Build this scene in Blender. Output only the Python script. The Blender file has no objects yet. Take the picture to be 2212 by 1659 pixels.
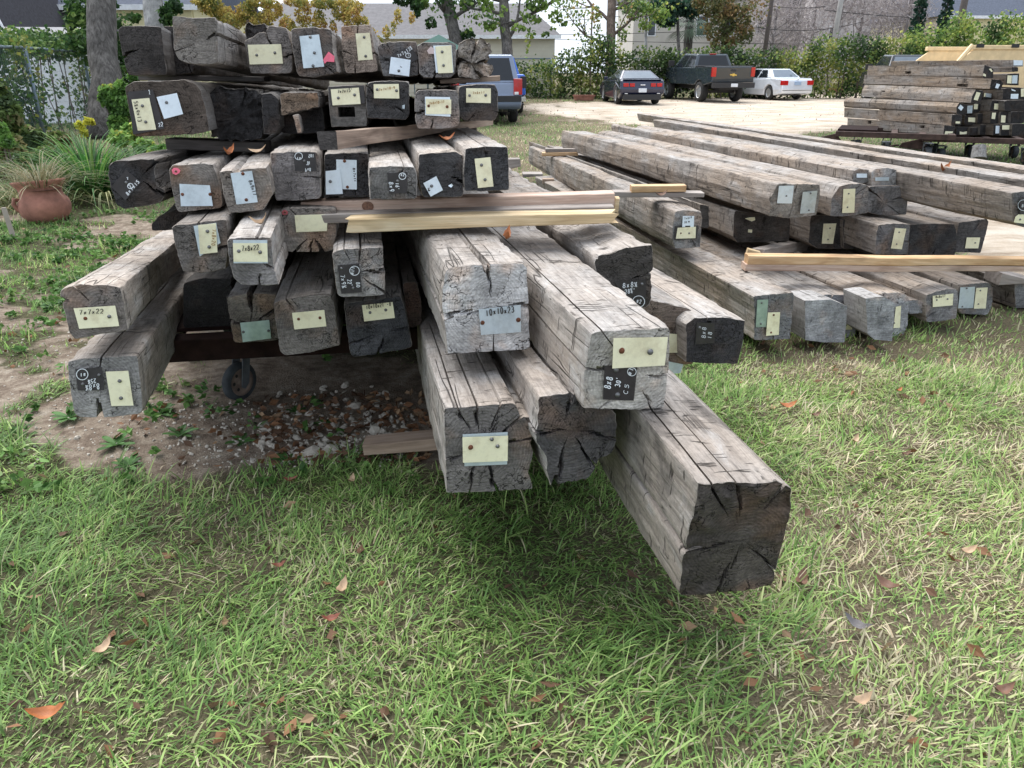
import bpy, bmesh, math, random
import numpy as np
from mathutils import Vector, Matrix, noise as mnoise

# ------------------------------------------------------------------ camera, sky, sun, exposure
S = bpy.context.scene
COL = S.collection
PITCH = math.radians(22.6); CAMH = 1.6; FPX = 1661.0; CX, CY = 1106.0, 829.5
cam_d = bpy.data.cameras.new("camera"); cam = bpy.data.objects.new("camera", cam_d); COL.objects.link(cam)
cam.location = (0, 0, CAMH); cam.rotation_euler = (math.pi/2 - PITCH, 0, 0)
cam_d.sensor_width = 36.0; cam_d.lens = 36.0*FPX/2212.0; cam_d.clip_end = 600; cam_d.clip_start = 0.05
S.camera = cam
S.view_settings.view_transform = 'Standard'; S.view_settings.look = 'None'; S.view_settings.gamma = 1.0
S.view_settings.exposure = 1.36
SUN_EL = math.radians(62); SUN_AZ = math.radians(-35)   # azimuth from +Y towards +X
world = bpy.data.worlds.new("World"); S.world = world; world.use_nodes = True
wn = world.node_tree; wn.nodes.clear()
sky = wn.nodes.new('ShaderNodeTexSky'); sky.sky_type = 'NISHITA'; sky.sun_disc = False
sky.sun_elevation = SUN_EL; sky.sun_rotation = SUN_AZ; sky.dust_density = 3.0; sky.air_density = 1.0
tc = wn.nodes.new('ShaderNodeTexCoord'); nz = wn.nodes.new('ShaderNodeTexNoise'); nz.inputs['Scale'].default_value = 3.0
nz.inputs['Detail'].default_value = 6.0
wn.links.new(tc.outputs['Generated'], nz.inputs['Vector'])
cr = wn.nodes.new('ShaderNodeValToRGB'); cr.color_ramp.elements[0].position = .3; cr.color_ramp.elements[1].position = .75
cr.color_ramp.elements[0].color = (5.6, 6.4, 7.6, 1); cr.color_ramp.elements[1].color = (7.9, 8.4, 9.2, 1)
wn.links.new(nz.outputs['Fac'], cr.inputs['Fac'])
mx = wn.nodes.new('ShaderNodeMixRGB'); mx.inputs['Fac'].default_value = .82      # overcast: cloud over the clear sky
wn.links.new(sky.outputs['Color'], mx.inputs['Color1']); wn.links.new(cr.outputs['Color'], mx.inputs['Color2'])
bg = wn.nodes.new('ShaderNodeBackground'); bg.inputs['Strength'].default_value = 0.076
wo = wn.nodes.new('ShaderNodeOutputWorld')
wn.links.new(mx.outputs['Color'], bg.inputs['Color']); wn.links.new(bg.outputs['Background'], wo.inputs['Surface'])
sun_d = bpy.data.lights.new("sun", 'SUN'); sun_d.energy = 2.1; sun_d.angle = math.radians(60); sun_d.color = (1, .975, .94)
sun = bpy.data.objects.new("sun", sun_d); COL.objects.link(sun)
sd = Vector((math.sin(SUN_AZ)*math.cos(SUN_EL), math.cos(SUN_AZ)*math.cos(SUN_EL), math.sin(SUN_EL)))
sun.rotation_euler = sd.to_track_quat('Z', 'Y').to_euler()
S.cycles.max_bounces = 6; S.cycles.transparent_max_bounces = 8

random.seed(7); rng = np.random.default_rng(7)

# ------------------------------------------------------------------ measuring: photo pixels (2212 wide) to points in the place
CAM = Vector((0, 0, CAMH)); FW = Vector((0, math.cos(PITCH), -math.sin(PITCH))); DN = Vector((0, -math.sin(PITCH), -math.cos(PITCH))); RT = Vector((1, 0, 0))
def ray(px, py): return FW + RT*((px-CX)/FPX) + DN*((py-CY)/FPX)
def at(px, py, Z): return CAM + ray(px, py)*Z
def ground(px, py, z=0.0):
    r = ray(px, py); return CAM + r*((z-CAMH)/r.z)
def project(P):
    v = Vector(P)-CAM; Z = v.dot(FW); return CX + FPX*v.dot(RT)/Z, CY + FPX*v.dot(DN)/Z, Z
K = 2212/4032
CROPS = dict(A=(0,0,2.212), B=(400,0,2.765), C=(1100,0,2.212), D=(2000,0,2.212), E=(3000,0,2212/1032), F=(200,500,2.212), G=(1100,500,2.212),
             H=(2050,500,2.212), I=(2850,700,2212/1182), J=(0,1000,2.212), K=(800,1000,2.212), L=(1600,850,2.212), M=(2200,1400,1.659), N=(1650,1500,2212/900),
             U=(3200,200,2212/832), V=(1950,450,2212/600), P=(2900,450,2212/1132), S=(0,0,1.0), X=(0,0,K))
def cp(crop, x, y):
    a, b, s = CROPS[crop]; return ((a+x/s)*K, (b+y/s)*K)

# ------------------------------------------------------------------ noise
def _h(ix, iy, iz, seed):
    n = (ix.astype(np.int64)*374761393 + iy.astype(np.int64)*668265263 + iz.astype(np.int64)*2147483647 + seed*1274126177) & 0xffffffff
    n = ((n ^ (n >> 13))*1274126177) & 0xffffffff
    n = ((n ^ (n >> 16))*2246822519) & 0xffffffff
    return ((n ^ (n >> 15)) & 0xffff)/65535.0
def vnoise(x, y, z, seed=0):
    x, y, z = np.broadcast_arrays(np.asarray(x, float), np.asarray(y, float), np.asarray(z, float))
    ix, iy, iz = np.floor(x), np.floor(y), np.floor(z); fx, fy, fz = x-ix, y-iy, z-iz
    fx, fy, fz = [f*f*(3-2*f) for f in (fx, fy, fz)]
    r = 0
    for a in (0, 1):
        for b in (0, 1):
            for c in (0, 1):
                w = (fx if a else 1-fx)*(fy if b else 1-fy)*(fz if c else 1-fz)
                r = r + w*_h(ix+a, iy+b, iz+c, seed)
    return r*2-1
def fbm(x, y, z, seed=0, o=3):
    r = 0; a = 1.0; t = 0
    for k in range(o):
        r = r + a*vnoise(x*2**k, y*2**k, z*2**k, seed+k*17); t += a; a *= .5
    return r/t

# ------------------------------------------------------------------ objects
def tag(o, label=None, cat=None, group=None, kind=None):
    if label: o["label"] = label
    if cat: o["category"] = cat
    if group: o["group"] = group
    if kind or cat: o["kind"] = kind or "thing"
    return o
def link(name, me, mats, parent=None):
    o = bpy.data.objects.new(name, me); COL.objects.link(o)
    for m in (mats if isinstance(mats, (list, tuple)) else [mats]): me.materials.append(m)
    if parent is not None: o.parent = parent
    return o
def empty(name, loc=(0,0,0), rz=0.0, parent=None):
    o = bpy.data.objects.new(name, None); COL.objects.link(o); o.location = loc; o.rotation_euler = (0, 0, rz); o.empty_display_size = .1
    if parent is not None: o.parent = parent
    return o
def np_mesh(name, verts, quads, smooth=True):
    me = bpy.data.meshes.new(name); verts = np.asarray(verts, np.float32); quads = np.asarray(quads, np.int32)
    n, k = quads.shape
    me.vertices.add(len(verts)); me.vertices.foreach_set('co', verts.ravel())
    me.loops.add(n*k); me.loops.foreach_set('vertex_index', quads.ravel())
    me.polygons.add(n); me.polygons.foreach_set('loop_start', np.arange(n, dtype=np.int32)*k)
    me.polygons.foreach_set('loop_total', np.full(n, k, np.int32))
    me.polygons.foreach_set('use_smooth', np.full(n, smooth))
    me.update(calc_edges=True); return me
def set_col(me, name, cols):
    a = me.color_attributes.new(name, 'FLOAT_COLOR', 'POINT'); c = np.ones((len(me.vertices), 4), np.float32); c[:, :3] = cols
    a.data.foreach_set('color', c.ravel())
class MB:
    def __init__(s): s.v = []; s.f = []; s.m = []
    def add(s, vs, fs, mi=0):
        b = len(s.v); s.v += [tuple(v) for v in vs]; s.f += [tuple(b+i for i in f) for f in fs]; s.m += [mi]*len(fs); return s
    def box(s, x0, x1, y0, y1, z0, z1, mi=0, M=None):
        vs = [(x, y, z) for z in (z0, z1) for y in (y0, y1) for x in (x0, x1)]
        if M is not None: vs = [M @ Vector(v) for v in vs]
        return s.add(vs, [(0,2,3,1), (4,5,7,6), (0,1,5,4), (1,3,7,5), (3,2,6,7), (2,0,4,6)], mi)
    def prism(s, poly, a, b, axis='y', mi=0):
        n = len(poly)
        if axis == 'y': vs = [(p[0], a, p[1]) for p in poly]+[(p[0], b, p[1]) for p in poly]
        elif axis == 'x': vs = [(a, p[0], p[1]) for p in poly]+[(b, p[0], p[1]) for p in poly]
        else: vs = [(p[0], p[1], a) for p in poly]+[(p[0], p[1], b) for p in poly]
        return s.add(vs, [tuple(range(n)), tuple(range(2*n-1, n-1, -1))]+[(i, n+i, n+(i+1) % n, (i+1) % n) for i in range(n)], mi)
    def tube(s, pts, rad, n=8, mi=0, cap=True):
        pts = [Vector(p) for p in pts]; rad = rad if isinstance(rad, (list, tuple)) else [rad]*len(pts); rings = []
        u = None
        for i, p in enumerate(pts):
            d = (pts[min(i+1, len(pts)-1)]-pts[max(i-1, 0)]).normalized()
            if u is None: u = d.orthogonal().normalized()
            u = (u - d*u.dot(d)).normalized(); w = d.cross(u)
            rings.append([p + (u*math.cos(2*math.pi*k/n)+w*math.sin(2*math.pi*k/n))*rad[i] for k in range(n)])
        vs = [v for r in rings for v in r]; fs = []
        for i in range(len(pts)-1):
            for k in range(n): fs.append((i*n+k, i*n+(k+1) % n, (i+1)*n+(k+1) % n, (i+1)*n+k))
        if cap: fs += [tuple(range(n-1, -1, -1)), tuple((len(pts)-1)*n+k for k in range(n))]
        return s.add(vs, fs, mi)
    def lathe(s, prof, n=20, c=(0,0,0), mi=0, M=None):
        vs = [(c[0]+r*math.cos(2*math.pi*k/n), c[1]+r*math.sin(2*math.pi*k/n), c[2]+z) for r, z in prof for k in range(n)]
        if M is not None: vs = [M @ Vector(v) for v in vs]
        fs = [(i*n+k, i*n+(k+1) % n, (i+1)*n+(k+1) % n, (i+1)*n+k) for i in range(len(prof)-1) for k in range(n)]
        return s.add(vs, fs, mi)
    def build(s, name, mats, parent=None, smooth=False, bevel=0, seg=2):
        me = bpy.data.meshes.new(name); me.from_pydata(s.v, [], s.f); me.update()
        me.polygons.foreach_set('material_index', s.m)
        if smooth: me.polygons.foreach_set('use_smooth', [True]*len(me.polygons))
        bm = bmesh.new(); bm.from_mesh(me); bmesh.ops.recalc_face_normals(bm, faces=bm.faces); bm.to_mesh(me); bm.free()
        o = link(name, me, mats, parent)
        if bevel:
            b = o.modifiers.new('bevel', 'BEVEL'); b.width = bevel; b.segments = seg; b.limit_method = 'ANGLE'; b.angle_limit = math.radians(35)
            if smooth: b.harden_normals = False
        return o

# ------------------------------------------------------------------ materials
def mat(name): 
    m = bpy.data.materials.new(name); m.use_nodes = True; nt = m.node_tree; b = nt.nodes['Principled BSDF']; return m, nt, b
def N(nt, t, **kw):
    n = nt.nodes.new(t)
    for k, v in kw.items():
        if k.startswith('i_'):
            key = k[2:]; key = int(key) if key.isdigit() else key
            n.inputs[key].default_value = v
        else: setattr(n, k, v)
    return n
def ramp(nt, fac, stops):
    r = nt.nodes.new('ShaderNodeValToRGB'); e = r.color_ramp.elements
    while len(e) < len(stops): e.new(.5)
    for i, (p, c) in enumerate(stops):
        e[i].position = p; e[i].color = (c, c, c, 1) if isinstance(c, (int, float)) else (*c, 1)
    nt.links.new(fac, r.inputs['Fac']); return r.outputs['Color']
def math_n(nt, op, a, b=None, clamp=False):
    n = nt.nodes.new('ShaderNodeMath'); n.operation = op; n.use_clamp = clamp
    for i, v in enumerate((a, b)):
        if v is None: continue
        if isinstance(v, (int, float)): n.inputs[i].default_value = v
        else: nt.links.new(v, n.inputs[i])
    return n.outputs[0]
def mixc(nt, fac, a, b, mode='MIX'):
    n = nt.nodes.new('ShaderNodeMixRGB'); n.blend_type = mode
    for i, v in enumerate((fac, a, b)):
        if isinstance(v, (int, float)): n.inputs[i].default_value = v
        elif isinstance(v, tuple): n.inputs[i].default_value = (*v, 1)
        else: nt.links.new(v, n.inputs[i])
    return n.outputs[0]
def noise_n(nt, vec, scale, detail=4, rough=.5, dist=0):
    n = N(nt, 'ShaderNodeTexNoise'); n.inputs['Scale'].default_value = scale; n.inputs['Detail'].default_value = detail
    n.inputs['Roughness'].default_value = rough; n.inputs['Distortion'].default_value = dist; nt.links.new(vec, n.inputs['Vector']); return n.outputs['Fac']
def mapping(nt, vec, sc=(1,1,1), loc=(0,0,0), rot=(0,0,0)):
    n = N(nt, 'ShaderNodeMapping'); n.inputs['Scale'].default_value = sc; n.inputs['Location'].default_value = loc; n.inputs['Rotation'].default_value = rot
    nt.links.new(vec, n.inputs['Vector']); return n.outputs['Vector']
def plain(name, col, rough=.6, metal=0.0, var=.12, scale=8, bump=0.0, coat=0.0, spec=.5):
    m, nt, b = mat(name); t = N(nt, 'ShaderNodeTexCoord').outputs['Object']
    f = noise_n(nt, t, scale, 5, .6)
    c = ramp(nt, f, [(.3, tuple(x*(1-var) for x in col)), (.7, tuple(min(1, x*(1+var)) for x in col))])
    nt.links.new(c, b.inputs['Base Color']); b.inputs['Roughness'].default_value = rough; b.inputs['Metallic'].default_value = metal
    b.inputs['Coat Weight'].default_value = coat; b.inputs['Specular IOR Level'].default_value = spec
    if bump:
        bp = N(nt, 'ShaderNodeBump'); bp.inputs['Strength'].default_value = bump; bp.inputs['Distance'].default_value = .01
        nt.links.new(f, bp.inputs['Height']); nt.links.new(bp.outputs['Normal'], b.inputs['Normal'])
    return m
def rnd_vec(nt, vec, amt=40.0):
    oi = N(nt, 'ShaderNodeObjectInfo'); m = N(nt, 'ShaderNodeVectorMath', operation='ADD')
    cx = N(nt, 'ShaderNodeCombineXYZ'); r = math_n(nt, 'MULTIPLY', oi.outputs['Random'], amt)
    for i in range(3): nt.links.new(r, cx.inputs[i])
    nt.links.new(vec, m.inputs[0]); nt.links.new(cx.outputs[0], m.inputs[1]); return m.outputs[0], oi
def wood_side():
    # object colour alpha = brightness of the sawn/hewn sides
    m, nt, b = mat("weathered_wood_side"); t = N(nt, 'ShaderNodeTexCoord').outputs['Object']; v, oi = rnd_vec(nt, t)
    grain = noise_n(nt, mapping(nt, v, (1, .04, 1)), 210, 5, .7)          # fine fibres along the beam
    coarse = noise_n(nt, mapping(nt, v, (1, .10, 1)), 38, 5, .65, .3)
    patch = noise_n(nt, mapping(nt, v, (1, .5, 1)), 6.5, 6, .65, .5)
    patch2 = noise_n(nt, mapping(nt, v, (1, .6, 1), (7, 3, 1)), 2.6, 4, .6)
    mott = noise_n(nt, v, 55, 4, .7)
    c = ramp(nt, coarse, [(.25, (.215, .20, .19)), (.42, (.33, .315, .30)), (.6, (.42, .405, .39)), (.8, (.52, .505, .49))])
    wa = N(nt, 'ShaderNodeAttribute', attribute_type='OBJECT'); wa.attribute_name = 'warmth'
    warm = ramp(nt, patch2, [(.36, .25), (.62, 1.0)])
    c = mixc(nt, math_n(nt, 'MULTIPLY', warm, wa.outputs['Fac']), c, mixc(nt, 1.0, c, (1.02, .80, .60), 'MULTIPLY'))
    dark = ramp(nt, patch, [(.30, .8), (.46, 0.0)])
    c = mixc(nt, dark, c, (.095, .082, .073))
    pale = ramp(nt, patch, [(.56, 0.0), (.72, .55)])
    c = mixc(nt, pale, c, (.60, .59, .58))
    c = mixc(nt, 1.0, c, ramp(nt, grain, [(.3, .66), (.5, .98), (.72, 1.1)]), 'MULTIPLY')
    c = mixc(nt, 1.0, c, ramp(nt, mott, [(.3, .8), (.65, 1.08)]), 'MULTIPLY')
    # long checks (cracks) running with the grain
    ck = noise_n(nt, mapping(nt, v, (1, .045, 1), (3, 9, 5)), 11, 3, .5, .15)
    ckd = math_n(nt, 'ABSOLUTE', math_n(nt, 'SUBTRACT', ck, .5))
    line = ramp(nt, ckd, [(.0, .9), (.004, .45), (.009, 0.0)])
    msk = ramp(nt, noise_n(nt, mapping(nt, v, (1, .4, 1), (1, 2, 3)), 5, 2), [(.53, 0.0), (.6, 1.0)])
    line = mixc(nt, 1.0, line, msk, 'MULTIPLY')
    # axe and adze cuts across the grain
    def cuts(loc, sc, m0, wd):
        ax = noise_n(nt, mapping(nt, v, (.09, 1, .09), loc, (.12, .05, .1)), sc, 2, .5, .08); axd = math_n(nt, 'ABSOLUTE', math_n(nt, 'SUBTRACT', ax, .53))
        l_ = ramp(nt, axd, [(.0, 1.0), (wd*.4, .5), (wd*.8, 0.0)]); q = ramp(nt, noise_n(nt, mapping(nt, v, (1, 1.6, 1), loc), 10.5, 1), [(m0, 0.0), (m0+.04, 1.0)]); return mixc(nt, 1.0, l_, q, 'MULTIPLY')
    axl = mixc(nt, 1.0, cuts((11, 1, 4), 16, .555, .024), cuts((2, 7, 9), 26, .585, .026), 'LIGHTEN')
    cut = mixc(nt, 1.0, line, axl, 'LIGHTEN')
    c = mixc(nt, math_n(nt, 'MULTIPLY', cut, .92), c, (.035, .028, .022))
    pits = ramp(nt, noise_n(nt, mapping(nt, v, (1, .35, 1)), 60, 2), [(.24, 1.0), (.31, 0.0)])
    c = mixc(nt, math_n(nt, 'MULTIPLY', pits, .7), c, (.06, .05, .04))
    tone = N(nt, 'ShaderNodeCombineColor')
    for i in range(3): nt.links.new(oi.outputs['Alpha'], tone.inputs[i])
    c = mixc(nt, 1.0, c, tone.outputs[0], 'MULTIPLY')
    nt.links.new(c, b.inputs['Base Color']); b.inputs['Roughness'].default_value = .88; b.inputs['Specular IOR Level'].default_value = .25
    h = math_n(nt, 'ADD', math_n(nt, 'MULTIPLY', grain, .5), math_n(nt, 'MULTIPLY', coarse, .35)); h = math_n(nt, 'ADD', h, math_n(nt, 'MULTIPLY', mott, .45)); h = math_n(nt, 'ADD', h, math_n(nt, 'MULTIPLY', patch, .8))
    h = math_n(nt, 'SUBTRACT', h, math_n(nt, 'MULTIPLY', cut, 1.3)); h = math_n(nt, 'SUBTRACT', h, math_n(nt, 'MULTIPLY', pits, .6))
    bp = N(nt, 'ShaderNodeBump'); bp.inputs['Strength'].default_value = 1.0; bp.inputs['Distance'].default_value = .006
    nt.links.new(h, bp.inputs['Height']); nt.links.new(bp.outputs['Normal'], b.inputs['Normal']); return m
def wood_end():
    # object colour rgb = tone of the end grain; rings and radial checks round the pith
    m, nt, b = mat("weathered_wood_end_grain"); t = N(nt, 'ShaderNodeTexCoord').outputs['Object']; v, oi = rnd_vec(nt, t)
    at_ = N(nt, 'ShaderNodeAttribute'); at_.attribute_name = 'pith'; pv = at_.outputs['Vector']
    sp = N(nt, 'ShaderNodeSeparateXYZ'); nt.links.new(pv, sp.inputs[0])
    r = math_n(nt, 'SQRT', math_n(nt, 'ADD', math_n(nt, 'MULTIPLY', sp.outputs[0], sp.outputs[0]), math_n(nt, 'MULTIPLY', sp.outputs[1], sp.outputs[1])))
    ang = math_n(nt, 'ARCTAN2', sp.outputs[0], sp.outputs[1])
    wob = noise_n(nt, v, 14, 3, .5)
    rr = math_n(nt, 'ADD', r, math_n(nt, 'MULTIPLY', wob, .035))
    ring = math_n(nt, 'SINE', math_n(nt, 'MULTIPLY', rr, 700.0))
    ringc = ramp(nt, math_n(nt, 'ADD', math_n(nt, 'MULTIPLY', ring, .5), .5), [(.0, .88), (1.0, 1.06)])
    cv = N(nt, 'ShaderNodeCombineXYZ'); nt.links.new(math_n(nt, 'MULTIPLY', ang, 1.6), cv.inputs[0]); nt.links.new(math_n(nt, 'MULTIPLY', r, 9.0), cv.inputs[1])
    nt.links.new(math_n(nt, 'MULTIPLY', oi.outputs['Random'], 30), cv.inputs[2])
    kerf = noise_n(nt, mapping(nt, v, (.12, 1, 1), (0,0,0), (0, .35, 0)), 150, 3, .6)      # saw marks
    ck = noise_n(nt, cv.outputs[0], 2.2, 3, .55, .3)
    ckd = math_n(nt, 'ABSOLUTE', math_n(nt, 'SUBTRACT', ck, .5)); line = ramp(nt, ckd, [(.0, 1.0), (.006, .6), (.013, 0.0)])
    rm = ramp(nt, noise_n(nt, v, 9, 2), [(.46, 0.0), (.54, 1.0)]); line = mixc(nt, 1.0, line, rm, 'MULTIPLY')
    ck2 = noise_n(nt, v, 8, 4, .6, .8); ckd2 = math_n(nt, 'ABSOLUTE', math_n(nt, 'SUBTRACT', ck2, .5)); line2 = ramp(nt, ckd2, [(.0, .8), (.005, .4), (.010, 0.0)])
    msk = ramp(nt, noise_n(nt, mapping(nt, v, (1,1,1), (2,2,2)), 7, 2), [(.62, 0.0), (.68, 1.0)]); line2 = mixc(nt, 1.0, line2, msk, 'MULTIPLY')
    cut = mixc(nt, 1.0, line, line2, 'LIGHTEN')
    patch = ramp(nt, noise_n(nt, v, 6.5, 6, .65, .3), [(.25, .40), (.42, .80), (.58, 1.15), (.75, 1.9)])
    fine = ramp(nt, noise_n(nt, v, 95, 4, .75), [(.3, .66), (.7, 1.35)])
    brown = ramp(nt, noise_n(nt, mapping(nt, v, (1,1,1), (4,4,4)), 6, 3), [(.52, 0.0), (.7, .6)])
    c = oi.outputs['Color']
    c = mixc(nt, brown, c, mixc(nt, 1.0, c, (1.6, 1.08, .74), 'MULTIPLY'))
    for q in (patch, ringc, fine, ramp(nt, kerf, [(.3, .74), (.7, 1.28)])): c = mixc(nt, 1.0, c, q, 'MULTIPLY')
    c = mixc(nt, math_n(nt, 'MULTIPLY', cut, .85), c, (.012, .010, .009))
    nt.links.new(c, b.inputs['Base Color']); b.inputs['Roughness'].default_value = .9; b.inputs['Specular IOR Level'].default_value = .25
    h = math_n(nt, 'ADD', math_n(nt, 'MULTIPLY', kerf, .5), math_n(nt, 'MULTIPLY', ring, .08)); h = math_n(nt, 'SUBTRACT', h, math_n(nt, 'MULTIPLY', cut, 1.4))
    h = math_n(nt, 'ADD', h, math_n(nt, 'MULTIPLY', noise_n(nt, v, 80, 4, .75), .8))
    bp = N(nt, 'ShaderNodeBump'); bp.inputs['Strength'].default_value = 1.0; bp.inputs['Distance'].default_value = .005
    nt.links.new(h, bp.inputs['Height']); nt.links.new(bp.outputs['Normal'], b.inputs['Normal']); return m
def lumber(name, c1, c2, c3, ax=0):
    m, nt, b = mat(name); t = N(nt, 'ShaderNodeTexCoord').outputs['Object']; v, oi = rnd_vec(nt, t, 9)
    w = noise_n(nt, mapping(nt, v, (1, .12, 1) if ax else (.12, 1, 1)), 30, 4, .55, .6); g = noise_n(nt, mapping(nt, v, (1, .02, 1) if ax else (.02, 1, 1)), 260, 3, .6)
    c = ramp(nt, w, [(.3, c1), (.5, c2), (.68, c3)]); c = mixc(nt, 1.0, c, ramp(nt, g, [(.3, .8), (.7, 1.1)]), 'MULTIPLY')
    st = ramp(nt, noise_n(nt, mapping(nt, v, (.5, 1, 1)), 6, 3), [(.54, 0.0), (.72, .7)]); c = mixc(nt, st, c, tuple(x*.4 for x in c1)); kn = N(nt, 'ShaderNodeTexVoronoi'); kn.inputs['Scale'].default_value = 3.2; nt.links.new(mapping(nt, v, (1, 1, 1) if ax else (.7, 1.6, 1.6)), kn.inputs['Vector']); c = mixc(nt, ramp(nt, kn.outputs['Distance'], [(.03, .85), (.065, 0.0)]), c, tuple(x*.3 for x in c1))
    nt.links.new(c, b.inputs['Base Color']); b.inputs['Roughness'].default_value = .75
    bp = N(nt, 'ShaderNodeBump'); bp.inputs['Strength'].default_value = .4; bp.inputs['Distance'].default_value = .003
    nt.links.new(g, bp.inputs['Height']); nt.links.new(bp.outputs['Normal'], b.inputs['Normal']); return m
M_SIDE = wood_side(); M_END = wood_end()
def vcol(name, rough=.6, trans=.0, attr='Col'):
    m, nt, b = mat(name); a = N(nt, 'ShaderNodeAttribute'); a.attribute_name = attr
    nt.links.new(a.outputs['Color'], b.inputs['Base Color']); b.inputs['Roughness'].default_value = rough; b.inputs['Specular IOR Level'].default_value = .3
    if trans:
        tr = N(nt, 'ShaderNodeBsdfTranslucent'); nt.links.new(a.outputs['Color'], tr.inputs['Color']); mxs = N(nt, 'ShaderNodeMixShader'); mxs.inputs[0].default_value = trans
        nt.links.new(b.outputs[0], mxs.inputs[1]); nt.links.new(tr.outputs[0], mxs.inputs[2]); nt.links.new(mxs.outputs[0], nt.nodes['Material Output'].inputs['Surface'])
    return m
M_LEAF = vcol("leaf_foliage", .6, .35); M_GRASS = vcol("grass_blade", .5, .45); M_DRY = vcol("dry_leaf", .7, .15)
def tagmat(name, col, rough, metal, stain, amt):
    m, nt, b = mat(name); t = N(nt, 'ShaderNodeTexCoord').outputs['Object']; v, oi = rnd_vec(nt, t)
    c = mixc(nt, ramp(nt, noise_n(nt, v, 11, 5, .7), [(.50, 0.0), (.72, amt)]), col, stain); c = mixc(nt, ramp(nt, noise_n(nt, v, 60, 4, .7), [(.35, .25), (.5, 0.0)]), c, tuple(x*.7 for x in col))
    nt.links.new(c, b.inputs['Base Color']); b.inputs['Metallic'].default_value = metal
    nt.links.new(ramp(nt, noise_n(nt, v, 25, 4), [(.3, rough*.8), (.7, min(1, rough*1.4))]), b.inputs['Roughness']); return m
M_CREAM = tagmat("cream_tag_coating", (.82, .78, .54), .5, 0, (.45, .36, .20), .55); M_BLACKTAG = plain("black_tag_coating", (.028, .024, .024), .45, 0, .3, 40)
M_SILVER = tagmat("silver_tag_metal", (.58, .66, .70), .42, .5, (.36, .42, .45), .8); M_PALE = tagmat("pale_tag_metal", (.74, .82, .88), .5, .25, (.55, .58, .60), .5); M_GREENTAG = plain("dull_green_tag_metal", (.34, .44, .42), .35, .55, .2, 25)
M_NAIL = plain("grey_nail_metal", (.16, .16, .16), .45, .7, .2, 60); M_RUST = plain("rusty_nail_metal", (.13, .045, .02), .8, .2, .4, 60)
M_PINK = plain("pink_ribbon_plastic", (.85, .16, .24), .5, 0, .15, 40)
M_INK = plain("black_ink", (.02, .015, .012), .7); M_CHALK = plain("white_paint_marker", (.72, .76, .78), .6); M_FAINT = plain("faded_brown_ink", (.38, .24, .10), .7)
M_DARK = plain("dark_interior", (.01, .01, .01), .9)
# ------------------------------------------------------------------ handwriting strokes (unit box, y up)
def arc(cx, cy, rx, ry, a0, a1, n=12): return [(cx+rx*math.cos(math.radians(a0+(a1-a0)*i/n)), cy+ry*math.sin(math.radians(a0+(a1-a0)*i/n))) for i in range(n+1)]
GL = {'0': [arc(.5,.5,.36,.5,90,450,16)], '1': [[(.5,1),(.5,0)]], '2': [arc(.5,.72,.36,.28,170,-30,8)+[(.1,0),(.9,.02)]],
 '3': [arc(.45,.74,.34,.26,150,-90,8), arc(.45,.25,.4,.25,90,-150,9)], '4': [[(.2,1),(.15,.45),(.85,.45)],[(.7,.95),(.68,0)]],
 '5': [[(.85,1),(.25,1),(.2,.6)], arc(.45,.32,.38,.32,110,-140,9)], '6': [[(.7,1),(.3,.6)], arc(.48,.28,.34,.28,160,520,12)],
 '7': [[(.1,.95),(.85,1),(.4,0)]], '8': [arc(.5,.75,.28,.25,-90,270,12), arc(.5,.25,.36,.25,90,450,12)], '9': [arc(.48,.7,.32,.3,0,360,12), [(.8,.7),(.65,0)]],
 'x': [[(.15,.62),(.75,.1)],[(.75,.65),(.15,.05)]], '-': [[(.15,.4),(.8,.4)]], "'": [[(.4,1.1),(.35,.8)]], '"': [[(.3,1.1),(.28,.8)],[(.55,1.1),(.53,.8)]],
 '#': [[(.3,.9),(.25,.1)],[(.65,.9),(.6,.1)],[(.05,.65),(.9,.68)],[(.05,.35),(.9,.38)]], 'N': [[(.1,0),(.15,1),(.8,0),(.85,1)]], '/': [[(.2,0),(.8,1)]],
 'C': [arc(.55,.5,.4,.5,50,310,10)], 'h': [[(.2,1),(.2,0)],[(.2,.4),(.5,.6),(.7,.4),(.7,0)]], 'E': [[(.85,1),(.2,1),(.2,0),(.85,0)],[(.2,.5),(.7,.5)]],
 '½': [[(.15,1),(.15,.55)],[(.75,1),(.15,.0)],[(.5,.4),(.8,.4),(.5,.0),(.9,0)]], '¾': [[(.05,1),(.3,.9),(.1,.75),(.3,.6),(.05,.52)],[(.75,1),(.2,.0)],[(.6,.45),(.55,.2),(.9,.2)],[(.8,.35),(.8,0)]], ' ': []}

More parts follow.
